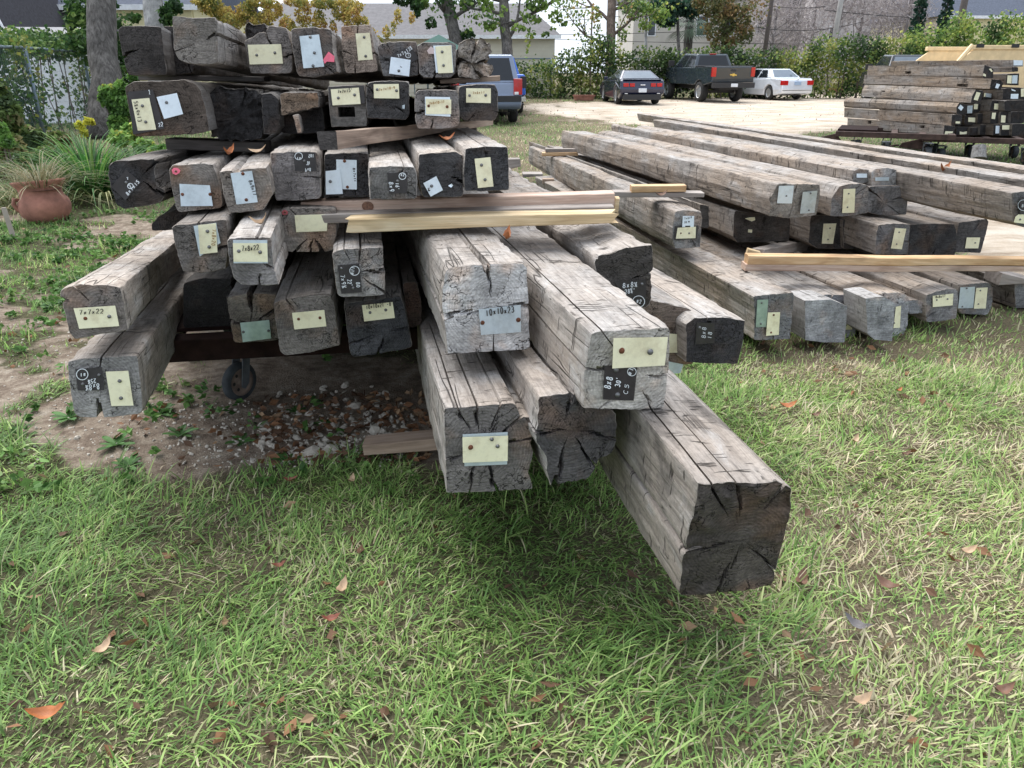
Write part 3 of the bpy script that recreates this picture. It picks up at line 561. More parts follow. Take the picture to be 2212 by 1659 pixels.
bm_("r4c","G",[(0,718),(85,700),(300,698),(500,700),(508,900),(480,1085),(300,1098),(100,1095),(25,1080),(10,950)],2.95,(780,190),6,"fourth row beam with a red washer, its tag partly behind the loose boards",end=(.16,.142,.128),side=.85,
   tags=[('cream',[(132,768),(420,760),(415,905),(147,917)]),('pink',[(20,740),(35,724),(60,724),(75,740),(72,760),(48,768),(25,762)]),('silver',[(40,737),(56,737),(56,753),(40,753)],[(48,745,1,.004)],(),{'off':.010})],cracks=[(130,1090,.012,.06,.3),(375,1095,.014,.06,.3),(270,1095,.006,.04,.3),(95,700,.006,.04,.3)])
RIB["r4c"].data.materials[0] = plain("dull_red_washer", (.35,.07,.08), .6)
# the two long beams sticking out to the left
bm_("r5a","J",[(525,322),(600,290),(700,270),(900,268),(1050,285),(1070,380),(1085,480),(1110,655),(950,690),(850,702),(650,745),(610,690),(590,600),(560,470)],2.4,(560,375),4.2,"upper of the two beams sticking out left, tag reading 7x7x22",end=(.14,.122,.11),side=1.25,
   tags=[('cream',[(640,473),(1003,450),(1038,628),(690,652)],[(742,563,1),(950,547)],[("7x7x22",685,528,905,518,38)],{'off':.008})],cracks=[(560,400,.014,.05,.8),(640,290,.006,.04,.5)],fine=3)
bm_("r5b","J",[(592,935),(740,915),(1000,900),(1190,888),(1215,1050),(1225,1150),(1240,1385),(1000,1410),(700,1420),(655,1390),(635,1250),(620,1150)],2.5,(600,340),4.4,"lower of the two beams sticking out left, black and cream tags side by side",end=(.23,.22,.21),side=1.05,
   tags=[('black',[(655,1003),(888,988),(910,1185),(678,1190)],[(862,1057),(720,1136)],[("8x8½",868,1125,735,1148,46),("25½",838,1085,758,1098,36),("#1",748,1035,695,1040,30),("O",716,1049,720,1049,50)]),('cream',[(920,1025),(1117,1017),(1163,1320),(970,1325)],[(1040,1110),(1052,1259)])],cracks=[(875,1405,.016,.07,.45),(890,905,.005,.04,.5)],fine=3)
bm_("r6z","X",[(395,610),(440,600),(500,600),(505,705),(430,712),(395,708)],3.4,(820,200),5,"unlit dark beam deep under the upper left beam, lying on the cart deck",end=BK,side=.3)  # added filler; its near-black colour stands in for shade over the deck
bm_("r6y","X",[(500,545),(600,548),(604,600),(560,612),(500,610)],3.5,(820,200),5,"unlit beam glimpsed in the gap behind the 7x8x22 beam",end=BK,side=.3)  # second added filler, painted near-black so the gap reads as shaded
# row 5, 6
bm_("r5c","G",[(455,1088),(500,1072),(560,1060),(760,1048),(910,1045),(915,1200),(925,1300),(920,1465),(740,1478),(540,1485),(500,1470),(475,1300)],2.85,(765,205),6,"front stack beam with a radiating knot and a black tag marked N1 in a ring",end=(.21,.20,.19),side=1.15,
   tags=[('black',[(505,1205),(695,1190),(720,1440),(540,1452)],[(541,1234),(643,1405)],[("7x9¾",530,1285,548,1410,36),("22'",592,1325,600,1392,36),("80",668,1350,676,1400,30),("#N1",650,1290,656,1215,28),("O",655,1252,660,1252,42)])],cracks=[(920,1250,.014,.06,.15),(905,1440,.010,.05,.2),(700,1060,.006,.04,.4),(560,1062,.004,.03,.6)],pith=None)
bm_("r6a","K",[(195,375),(280,352),(395,332),(420,345),(440,330),(640,345),(660,600),(670,750),(500,765),(340,775),(265,780),(230,600)],3.15,(780,200),6,"bottom row beam split down the middle above a dull green tag",end=(.13,.115,.10),side=.7,
   tags=[('green',[(322,600),(575,575),(592,735),(345,768)],[(348,682),(568,672)],(),{'bend':.012})],cracks=[(412,335,.018,.07,.05),(210,575,.012,.05,.05),(655,490,.014,.05,.05)])
bm_("r6b","K",[(600,418),(700,385),(900,362),(1110,345),(1145,420),(1170,600),(1200,800),(1050,835),(900,865),(710,890),(665,860),(630,620)],3.0,(800,200),6,"bottom row grey beam with a cream tag held by two dark nails",end=(.155,.14,.128),side=.95,
   tags=[('cream',[(773,513),(1055,487),(1073,630),(794,658)],[(830,569,1),(1017,559,1)])],cracks=[(720,390,.006,.03,.7)])
bm_("r6c","K",[(1222,430),(1350,408),(1500,390),(1725,360),(1760,480),(1795,650),(1825,820),(1670,850),(1520,875),(1310,902),(1280,870),(1240,600)],3.05,(810,200),6,"bottom row near-black beam with a tag reading 10x10x21'-8",end=(.050,.050,.054),side=.8,
   tags=[('cream',[(1383,447),(1650,418),(1670,557),(1402,588)],[(1453,512),(1590,490)],[("10x10x21'-8\"",1418,482,1658,445,34)])],cracks=[(1520,875,.010,.05,.3),(1275,770,.006,.04,.4),(1790,640,.004,.04,.5)])
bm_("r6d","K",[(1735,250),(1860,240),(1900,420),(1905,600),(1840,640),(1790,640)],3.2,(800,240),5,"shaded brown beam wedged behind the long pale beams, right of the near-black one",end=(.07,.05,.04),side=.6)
# the pale beams sticking out to the front
bm_("h3","N",[(240,268),(400,250),(560,235),(930,205),(955,270),(980,335),(1060,350),(1142,375),(1140,440),(1098,470),(1100,550),(1078,590),(1112,690),(1085,790),(1060,880),(1078,940),(1100,1045),(850,1060),(600,1075),(265,1085),(258,900),(250,600)],2.28,(795,298),6,"long pale beam under the 10x10x23 one, dark cracked end, cream tag over silver",end=(.115,.105,.098),side=1.05,
   tags=[('silver',[(422,517),(858,495),(852,808),(440,825)],(),(),{'bend':.006,'off':.010}),('cream',[(420,545),(862,530),(857,775),(425,792)],[(500,648,1,.008),(706,570),(762,637)],(),{'off':.018,'bend':.008})],
   cracks=[(980,360,.009,.06,.3,2.5),(770,1065,.008,.06,.15),(380,262,.004,.05,.5),(560,235,.005,.05,.5,1.5),(1090,560,.008,.05,.3),(780,215,.006,.05,.3),(495,1078,.005,.04,.3),(255,760,.006,.04,.4)],fine=3,chip=1.3)
bm_("h4","N",[(1180,172),(1330,150),(1490,132),(1530,200),(1600,272),(1750,280),(1905,292),(1898,500),(1890,695),(1800,715),(1730,752),(1690,850),(1640,930),(1500,960),(1375,988),(1285,1002),(1250,850),(1235,720),(1170,620),(1140,560),(1150,450),(1165,330)],2.22,(760,262),6,"blackened cracked beam between the big pale ones, below the 8x8x30 beam",end=(.085,.080,.078),side=1.1,rough=2.0,
   cracks=[(1150,480,.009,.06,.1,3),(1320,992,.014,.08,.1),(1470,140,.010,.05,.5),(1700,800,.006,.05,.2),(1885,560,.008,.05,.2)],fine=2.5,seed=12)
h1 = bm_("h1","L",[(352,452),(470,442),(700,428),(1045,418),(1052,600),(1060,780),(1070,1145),(1045,1158),(700,1180),(365,1198),(345,1000),(335,880),(318,780),(322,640),(335,540)],2.41,(740,200),6,"square pale-faced beam with a silver tag reading 10x10x23, sticking out to the front",end=(.37,.36,.35),side=1.08,
   tags=[('silver',[(630,815),(995,775),(1000,1012),(650,1038)],[(664,933,1,.008),(978,909,1,.008)],[("10x10x23",690,872,945,838,52,.0016)],{'off':.006,'bend':.005})],
   cracks=[(335,880,.018,.08,.02),(1062,782,.010,.05,.02),(680,430,.006,.04,.25),(720,430,.006,.05,.7),(750,1175,.004,.03,.6)],fine=3.2,chip=1.8,seed=5)
h2 = bm_("h2","S",[(2323,1310),(2345,1300),(2420,1298),(2540,1290),(2643,1283),(2640,1370),(2636,1450),(2626,1540),(2616,1608),(2520,1614),(2420,1614),(2293,1611),(2298,1540),(2304,1440)],2.1,(680,138),6.5,"nearest upper beam, 8x8x30, with a big cream tag above a black one",end=(.31,.29,.26),side=1.1,
   tags=[('black',[(2381,1440),(2510,1446),(2495,1578),(2374,1573)],[(2428,1458,0,.008),(2433,1557,0,.008)],[("8x8",2404,1534,2412,1484,26,.0014),("30'",2440,1527,2446,1484,18,.0013),("C5",2470,1558,2476,1512,16,.0008),("#1",2485,1482,2495,1448,16,.0009),("O",2488,1464,2492,1464,17,.0008)],{'off':.005}),('cream',[(2416,1332),(2630,1327),(2618,1439),(2411,1451)],[(2450,1383,1,.009),(2563,1388,0,.009)],(),{'off':.011,'bend':.010})],
   cracks=[(2298,1455,.006,.05,.3),(2640,1478,.007,.05,.3),(2560,1612,.005,.03,.5),(2360,1612,.004,.03,.6),(2375,1300,.004,.03,.6)],fine=3.5,chip=1.5,seed=9)
h5 = bm_("h5","M",[(905,832),(1000,826),(1160,822),(1300,822),(1430,822),(1480,842),(1522,872),(1520,1000),(1500,1100),(1480,1180),(1440,1330),(1400,1500),(1200,1535),(1000,1560),(800,1580),(775,1560),(788,1450),(812,1305),(835,1275),(828,1225),(850,1130),(880,1000)],1.9,(796,158),6.5,"nearest beam pointing right of centre with a blackened end and a long side groove",end=(.072,.062,.054),side=.95,rough=1.25,erough=3.0,skew=(0,-.19),warm=.5,
   cracks=[(820,1275,.009,.06,.05,5.5),(1490,842,.010,.05,.55),(1400,1390,.005,.04,.3),(1160,822,.004,.03,.4),(1000,826,.004,.03,.5),(1030,1558,.008,.05,.15)],fine=4.5,res=190,seed=21,chip=1.3)
bm_("h7","X",[(1500,684),(1560,682),(1612,690),(1608,740),(1595,789),(1540,788),(1480,784),(1480,700)],2.86,(655,150),5.5,"pale-topped dark beam at the front stack's right edge, small black tag",end=(.055,.052,.054),side=1.2,
   tags=[('black',[(1505,696),(1544,698),(1544,741),(1502,744)],[(1512,708)],[("8x8",1524,732,1526,706,9,.001),("18",1536,734,1538,716,8,.001)])],fine=3)
bm_("h6","X",[(1385,645),(1440,655),(1497,670),(1500,735),(1497,785),(1450,790),(1390,788),(1383,720)],2.9,(660,150),5.5,"brown-grey beam half hidden beside the 8x8x30 one, with a strip of cream tag",end=(.16,.125,.10),side=1.1,
   tags=[('cream',[(1440,720),(1464,722),(1463,762),(1440,762)]),('silver',[(1440,780),(1476,787),(1470,806),(1440,808)])],fine=3)
bm_("h8","H",[(655,1135),(740,1118),(830,1098),(880,1070),(1000,1048),(1135,1035),(1137,1150),(1130,1235),(1108,1268),(1125,1300),(1125,1540),(1090,1560),(900,1530),(720,1500),(700,1400),(690,1330)],2.75,(700,145),6,"beam with a rotted hole in its top and a black tag reading 8x8½",end=(.065,.058,.052),side=1.15,rough=1.8,
   tags=[('black',[(820,1350),(1090,1328),(1092,1555),(900,1500)],[(1060,1370)],[("8x8½",885,1400,1020,1392,42),("28½'",905,1455,1005,1442,38),("#2",1005,1535,1050,1540,34),("O",1028,1520,1030,1520,52)])],cracks=[(1110,1268,.010,.05,.3)],fine=3,chip=1.6)

# ------------------------------------------------------------------ stack to the right, lying on the grass
G2 = "timber beams in the low stack on the right"
def bs_(key, *a, **k):
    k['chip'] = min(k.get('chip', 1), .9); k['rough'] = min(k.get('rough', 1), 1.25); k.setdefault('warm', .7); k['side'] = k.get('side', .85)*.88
    return beam(key, *a, group=G2, **k)
bs_("s1","I",[(220,878),(300,868),(385,862),(510,848),(517,870),(500,1000),(487,1185),(350,1190),(225,1195),(235,1000)],4.5,(735,150),5.5,"leftmost bottom beam of the right stack with green-grey and cream tags",end=(.14,.14,.145),side=1.0,
   tags=[('green',[(247,900),(328,897),(312,1100),(236,1100)],[(281,923),(275,1077)]),('cream',[(325,993),(415,990),(405,1158),(311,1165)],[(370,1012,1),(350,1141,1)])],fine=3,chip=1.6,rough=1.4)
def tenon(key, crop, poly, Z, body, depth, mats=None):
    inf = body; P = [on_plane(*cp(crop, *p), inf['P0']-inf['a']*depth, inf['a']) for p in poly]
    o = inf['o']; loc = [Vector(((p-inf['P0']).dot(inf['X']), (p-inf['P0']).dot(inf['a']), (p-inf['P0']).dot(inf['U']))) for p in P]; n = len(loc)
    sub = []; fs = []
    for j in range(6):
        yy = j*depth/5
        sub += [Vector((l.x+vnoise(l.x*40, yy*9, l.z*40).item()*.002, l.y+yy+(.004 if j == 5 else 0), l.z+vnoise(l.z*40, yy*9, l.x*40).item()*.002)) for l in loc]
    for j in range(5):
        for i in range(n): fs.append((j*n+i, j*n+(i+1) % n, (j+1)*n+(i+1) % n, (j+1)*n+i))
    mb = MB(); mb.add(sub, fs, 0); mb.add(sub[:n], [tuple(range(n))], 1)
    t = mb.build("tenon", [M_SIDE, M_END], o); t.color = (*o.color[:3], o.color[3]); return t
b2_ = bs_("s2","I",[(560,890),(750,862),(940,868),(992,900),(980,1050),(965,1168),(800,1185),(610,1190),(585,1050)],4.85,(735,150),5.5,"second bottom beam of the right stack, stepped tenon end marked with white nail splashes",end=(.22,.22,.23),side=1.05,
   tags=[('cream',[(905,955),(968,955),(945,1118),(892,1120)],[(917,983),(903,1087)])],cracks=[(800,865,.01,.05,.3)])
tenon("s2","I",[(600,908),(700,902),(790,898),(910,945),(900,1090),(888,1213),(740,1213),(600,1195),(598,1050)],4.6,b2_,.22)
b3_ = bs_("s3","I",[(1040,885),(1180,850),(1300,845),(1345,862),(1365,900),(1355,1080),(1320,1165),(1200,1172),(1080,1170),(1045,1050)],4.85,(735,150),5.5,"third bottom beam of the right stack, long pale tenon with a slot cut in it",end=(.24,.24,.25),side=1.1,
   tags=[('cream',[(1268,950),(1307,943),(1298,1105),(1250,1108)],[(1257,1070)])])
tenon("s3","I",[(1045,890),(1130,878),(1180,878),(1262,925),(1252,1060),(1240,1205),(1110,1190),(1060,1150)],4.6,b3_,.22)
bs_("s4","I",[(1345,905),(1430,900),(1492,925),(1490,1000),(1362,1003)],4.95,(735,150),5,"small notched beam end tucked between the tenon beam and the white-tagged one",end=(.20,.20,.21),side=1.0)
bs_("s4b","I",[(1330,845),(1400,835),(1428,840),(1432,890),(1340,895)],5.1,(735,150),5,"thin beam corner with wood chips on it, above the small notched end",end=(.06,.05,.045),side=.9)
bs_("s5","I",[(1490,862),(1570,835),(1650,820),(1720,818),(1732,870),(1728,950),(1715,1040),(1600,1062),(1490,1068),(1482,980)],4.95,(735,150),5.5,"bottom beam of the right stack with a whitish tag reading 8x8x17",end=(.17,.165,.165),side=1.0,
   tags=[('cream',[(1540,870),(1692,853),(1687,940),(1540,953)],[(1571,900),(1651,894)],[("8x8x17",1560,888,1635,878,16,.0016)])])
bs_("s6","I",[(1725,790),(1850,775),(1950,768),(1985,810),(1985,900),(1972,960),(1940,1012),(1830,1010),(1735,1000),(1720,900)],5.2,(735,150),5.5,"bottom beam of the right stack with silver and cream tags side by side",end=(.13,.13,.13),side=.95,
   tags=[('silver',[(1743,808),(1852,803),(1838,960),(1727,962)],[(1793,815),(1760,951)],(),{'bend':.008}),('cream',[(1860,812),(1945,808),(1930,963),(1843,965)],[(1893,832),(1878,931)])])
bs_("s7","I",[(2140,772),(2250,760),(2360,755),(2360,960),(2250,962),(2145,965)],5.4,(735,150),5.5,"bottom beam at the far right with a thin board lying on top",end=(.13,.13,.13),side=.75)
bs_("m1","H",[(1340,738),(1390,726),(1440,722),(1580,735),(1582,800),(1575,900),(1568,1050),(1450,1058),(1340,1058),(1318,980),(1322,880)],5.2,(860,190),6.2,"middle row beam of the right stack with a white tag over a framed cream one",end=(.21,.205,.20),side=.95,
   tags=[('black',[(1343,863),(1550,857),(1535,978),(1337,983)]),('cream',[(1368,878),(1527,868),(1523,968),(1352,973)],[(1397,926,1),(1470,926)]),('pale',[(1413,775),(1512,775),(1508,875),(1407,870)],[(1468,825)],[("7x6x9",1425,805,1495,795,16),("20",1425,838,1450,836,14)],{'off':.006})],fine=4.5,chip=2.0,rough=1.5)
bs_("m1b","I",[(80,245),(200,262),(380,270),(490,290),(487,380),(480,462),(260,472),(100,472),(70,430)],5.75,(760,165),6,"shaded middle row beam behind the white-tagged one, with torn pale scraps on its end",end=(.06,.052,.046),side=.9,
   tags=[('cream',[(155,300),(190,292),(228,290),(232,312),(205,322)]),('cream',[(180,380),(210,382),(208,405),(178,402)])])
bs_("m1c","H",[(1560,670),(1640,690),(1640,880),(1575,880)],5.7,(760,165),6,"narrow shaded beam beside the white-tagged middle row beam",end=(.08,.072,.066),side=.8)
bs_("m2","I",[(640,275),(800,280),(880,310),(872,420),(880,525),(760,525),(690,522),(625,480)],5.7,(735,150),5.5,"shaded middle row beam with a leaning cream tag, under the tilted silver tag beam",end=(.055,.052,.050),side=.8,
   tags=[('cream',[(735,338),(830,336),(805,487),(722,485)],[(784,373),(769,456)])])
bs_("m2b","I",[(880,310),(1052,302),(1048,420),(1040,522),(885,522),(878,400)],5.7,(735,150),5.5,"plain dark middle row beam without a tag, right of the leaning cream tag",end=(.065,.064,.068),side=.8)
bs_("m3","I",[(1140,352),(1250,340),(1372,345),(1362,450),(1352,560),(1240,562),(1118,560),(1125,450)],5.35,(735,150),5.5,"middle row beam catching light on top, cream tag near its right corner",end=(.12,.118,.12),side=1.0,
   tags=[('cream',[(1262,370),(1345,375),(1312,527),(1232,520)],[(1294,402),(1275,489)])])
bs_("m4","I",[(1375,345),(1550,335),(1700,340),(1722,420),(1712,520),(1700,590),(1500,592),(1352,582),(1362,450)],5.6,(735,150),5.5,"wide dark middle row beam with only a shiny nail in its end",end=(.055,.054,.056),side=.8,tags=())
bs_("m5","I",[(1735,332),(1840,315),(1935,300),(1950,322),(1925,430),(1893,552),(1800,550),(1700,548),(1715,430)],5.8,(735,150),5.5,"middle row beam at the right with a short cream tag, bright path showing beyond",end=(.09,.085,.085),side=1.0,
   tags=[('cream',[(1790,440),(1890,440),(1875,520),(1778,520)],[(1855,480)])])
bs_("t1","I",[(395,45),(450,40),(520,47),(600,45),(712,47),(705,150),(683,275),(570,290),(470,297),(335,280),(345,160)],5.1,(720,159),5.15,"long top beam of the right stack with pale and bent silver tags on its end",end=(.19,.175,.16),side=1.0,rough=1.5,skew=(0,-.28),
   tags=[('pale',[(407,60),(517,57),(502,190),(392,188)],[(463,134)]),('silver',[(583,105),(690,95),(668,258),(560,265)],[(642,115),(629,240)],(),{'bend':.012})],cracks=[(540,45,.006,.04,.3),(480,290,.006,.04,.4)],fine=5.5,chip=1.8)
bs_("t2","I",[(850,60),(920,45),(1000,38),(1072,52),(1070,150),(1062,262),(960,280),(870,290),(780,285),(790,150)],5.3,(722,157),5.2,"top beam of the right stack with a single upright cream tag",skew=(0,-.25),end=(.16,.155,.155),side=1.0,
   tags=[('cream',[(882,83),(970,80),(962,257),(872,260)],[(922,117),(913,217)])],fine=5)
bs_("t3","I",[(1060,70),(1180,62),(1280,58),(1372,57),(1365,110),(1355,160),(1345,270),(1240,275),(1140,272),(1060,250)],5.5,(722,157),5.2,"top beam of the right stack with a dark split hollow end and no tag",end=(.13,.125,.125),side=1.0,rough=1.6,cracks=[(1070,90,.02,.15,.0),(1355,135,.016,.12,.0),(1300,270,.01,.05,.2)],fine=5)
bs_("t4","E",[(775,1442),(820,1425),(870,1430),(918,1440),(918,1530),(850,1545),(770,1545)],5.45,(722,157),5.2,"right stack top beam whose white tag is half hidden by a nearer beam",farx=1332,end=(.20,.195,.19),side=1.0,
   tags=[('pale',[(800,1465),(888,1465),(886,1500),(800,1500)])],fine=5)
bs_("t5","E",[(920,1450),(960,1420),(1060,1412),(1140,1428),(1138,1500),(1130,1570),(1020,1580),(925,1575)],5.45,(722,157),6.2,"broad top beam of the right stack with a wide silver tag low on its end",farx=1392,end=(.24,.235,.23),side=1.05,
   tags=[('silver',[(955,1497),(1075,1495),(1072,1525),(958,1527)])],fine=5)
bs_("t6","P",[(2118,602),(2220,590),(2330,580),(2325,720),(2310,880),(2200,868),(2125,835),(2112,720)],4.6,(715,150),5.0,"big grey beam leaving the frame at the right with a chalk ring and cream tag",farx=1470,end=(.10,.098,.098),side=.85,
   tags=[('cream',[(2146,790),(2170,770),(2260,772),(2260,848),(2134,832)],[(2185,810)]),('black',[(2178,640),(2300,640),(2300,760),(2182,768)],(),[("#2",2190,720,2235,720,34),("O",2210,700,2215,700,44)])],fine=4)
bs_("t7","P",[(2300,520),(2420,512),(2540,510),(2530,700),(2420,705),(2300,690)],4.9,(715,146),5.2,"top beam with a notched edge running off the right of the photo",farx=1430,end=(.10,.098,.098),side=1.0,fine=4)
bs_("t8","P",[(2330,440),(2440,436),(2540,440),(2540,560),(2340,560)],5.8,(715,150),6.4,"farthest top beam of the right stack, grey-topped, passing out of the frame",farx=1392,end=(.10,.098,.098),side=1.1,fine=4)

# ------------------------------------------------------------------ far stack on its own carts
G3 = "timber beams in the far stack on the right"
def bf_(key, *a, **k): k.setdefault('fine', 0); k['warm'] = .9; return beam(key, *a, group=G3, round_=0, **k)
VF = (300, 139)
def ft(*q): return ('cream', list(q))
fsd = dict(side=.72)
bf_("f1","U",[(1380,780),(1495,790),(1475,892),(1368,892)],13.3,VF,3,"lowest long beam of the far stack, two small mortises in its side",end=BK,farx=cp("U",415,0)[0],tags=[ft((1390,842),(1470,845),(1455,890),(1378,888))],side=.8)
bf_("f2","U",[(1460,667),(1568,672),(1555,778),(1450,780)],13.3,VF,3,"second long beam up in the far stack, warm brown side",end=BK,farx=cp("U",380,0)[0],tags=[ft((1497,738),(1545,740),(1542,762),(1495,760))],side=.78)
bf_("f3","U",[(1535,545),(1622,570),(1605,668),(1505,662),(1508,590)],13.3,VF,3,"third long beam up in the far stack with a small white diamond tag",end=BK,farx=cp("U",372,0)[0],tags=[('pale',[(1548,562),(1580,592),(1555,628),(1520,600)])],side=.78)
bf_("f4","U",[(1705,398),(1790,412),(1765,535),(1650,545),(1668,470)],13.2,(300,120),3,"tilted long beam of the far stack with a leaning cream tag on its black end",end=BK,farx=cp("U",560,0)[0],tags=[ft((1715,430),(1757,440),(1727,522),(1685,512))],side=.8)
bf_("f5","U",[(1872,288),(1965,300),(2003,335),(1965,418),(1850,400)],13.2,(300,115),3,"tilted long beam of the far stack with two dark mortise slots",end=BK,farx=cp("U",600,0)[0],tags=[('pale',[(1925,342),(1962,352),(1940,395),(1910,388)])],side=.8)
bf_("f6","U",[(1800,148),(1888,192),(1887,285),(1775,285)],13.3,(300,150),3,"upper long beam of the far stack with torn yellow tag scraps",end=BK,farx=cp("U",620,0)[0],tags=[ft((1790,235),(1815,250),(1812,272),(1780,258)),ft((1845,190),(1868,185),(1885,215),(1870,222))],side=.8)
bf_("f7","U",[(2098,96),(2205,100),(2203,165),(2098,168)],14.2,(300,150),3,"topmost beam of the far stack, pale blue tag at its right end",end=(.2,.2,.2),farx=cp("U",872,0)[0],tags=[('pale',[(2103,97),(2200,100),(2195,152),(2103,152)])],side=.85)
bf_("f8","U",[(2085,165),(2155,168),(2150,220),(2080,225)],14.0,(300,150),3,"thin upper beam of the far stack just below the topmost one",end=BK,farx=cp("U",1300,0)[0],side=.75)
for k, (poly, tg, lab) in enumerate([
  ([(1625,572),(1682,578),(1675,662),(1608,662)], [('silver',[(1618,575),(1676,572),(1668,652),(1618,655)])], "dark far stack beam end with a silver tag beside the white diamond one"),
  ([(1685,545),(1762,550),(1752,645),(1680,645)], [ft((1690,557),(1732,557),(1725,612),(1686,612))], "dark far stack beam end with a small cream tag under the tilted beam"),
  ([(1795,435),(1892,442),(1885,510),(1790,505)], [('silver',[(1812,443),(1872,450),(1868,490),(1812,482)]),ft((1795,442),(1812,443),(1808,482),(1792,480))], "dark far stack beam end with silver and cream tags side by side"),
  ([(1880,515),(2008,530),(1998,635),(1850,628)], [ft((1902,552),(1980,558),(1972,618),(1898,612))], "far stack beam end with a wide cream tag, middle height"),
  ([(1595,675),(1722,685),(1712,778),(1585,772)], [ft((1630,698),(1705,700),(1702,748),(1628,744))], "far stack beam end with a cream tag right of the brown long beam"),
  ([(1895,232),(2022,262),(2000,345),(1885,320)], [], "far stack beam end with a square dark hole, no tag"),
  ([(2030,245),(2160,240),(2155,360),(2022,352)], [ft((2040,258),(2085,258),(2080,343),(2034,340)),('silver',[(2090,258),(2146,255),(2140,342),(2085,342)])], "far stack beam end with cream and grey tags filling it"),
  ([(1990,395),(2130,380),(2215,385),(2215,512),(1985,512)], [('pale',[(2075,452),(2155,450),(2150,502),(2072,502)]),ft((2180,398),(2212,395),(2212,480),(2180,480)),('pale',[(2080,398),(2125,415),(2120,425),(2085,415)])], "broad black far stack beam end with three pale scraps"),
  ([(1725,650),(1860,655),(1850,770),(1720,765)], [], "black untagged far stack beam end left of the narrow upright tag"),
  ([(1865,640),(1962,645),(1955,762),(1860,758)], [ft((1878,648),(1920,648),(1908,715),(1872,712))], "far stack beam end with a dim narrow upright tag"),
  ([(1965,640),(2070,645),(2062,765),(1960,762)], [ft((1975,675),(2022,678),(2015,752),(1970,750))], "far stack beam end with a bright upright tag, centre right"),
  ([(2075,640),(2215,640),(2215,755),(2070,755)], [], "far stack beam end at the frame edge with a faint square outline"),
  ([(1505,795),(1640,800),(1630,892),(1500,890)], [ft((1540,845),(1575,852),(1615,842),(1612,885),(1540,888))], "lowest row far stack beam end with a torn cream tag"),
  ([(1645,800),(1745,800),(1735,890),(1640,888)], [], "lowest row far stack beam end in deep shade, no tag"),
  ([(1750,770),(1890,775),(1885,885),(1745,885)], [], "wide lowest row far stack beam end, plain black"),
  ([(1895,768),(1970,772),(1962,885),(1888,882)], [('pale',[(1917,785),(1957,785),(1952,865),(1912,865)])], "lowest row far stack beam end with an upright whitish tag"),
  ([(1975,768),(2085,770),(2078,885),(1968,885)], [ft((1985,780),(2062,778),(2058,825),(1982,825))], "lowest row far stack beam end with a wide cream tag high on it"),
  ([(2090,768),(2215,768),(2215,885),(2085,885)], [], "lowest row far stack beam end at the right edge of the photo"),
  ([(2010,520),(2215,518),(2215,632),(2008,632)], [], "large black far stack beam end with no tag, mid height at the right")]):
    bf_("fe%d" % k, "U", poly, 13.6+.05*(k % 3), VF, 4.5, lab, end=(.028,.026,.026), tags=tg, side=.5, farx=cp('U',760,0)[0], carve=[(1945,270,1995,320,.3)] if k == 5 else ())
# mortises cut in the long sides of the far stack
def side_cut(key, crop, x0, y0, x1, y1, depth=.12):
    o = BEAMS[key]; Mi = o.matrix_world.inverted(); left = Mi.to_3x3() @ Vector((0,0,0))
    # plane of the side that faces the camera: its x is the smallest of the end section
    zs = [v.co for v in o.data.vertices]; xm = min(v.x for v in zs); ax = o.matrix_world.col[0].to_3d(); p = o.matrix_world @ Vector((xm, 1, 0))
    q = [Mi @ on_plane(*cp(crop, *c), p, ax) for c in ((x0,y0),(x1,y0),(x1,y1),(x0,y1))]
    ys = [v.y for v in q]; z2 = [v.z for v in q]
    boolean(o, xm-.2, xm+depth, min(ys), max(ys), min(z2)+.004, max(z2)-.004)
for kk, *r in (("f1",575,730,605,765),("f1",1120,778,1160,812),("f5",1508,345,1615,378),("f5",1485,432,1555,452),("f4",722,414,752,432),("f6",965,212,1020,242),("f7",1072,165,1125,180)):
    try: side_cut(kk, "U", *r)
    except Exception as e: print("side_cut", kk, e)
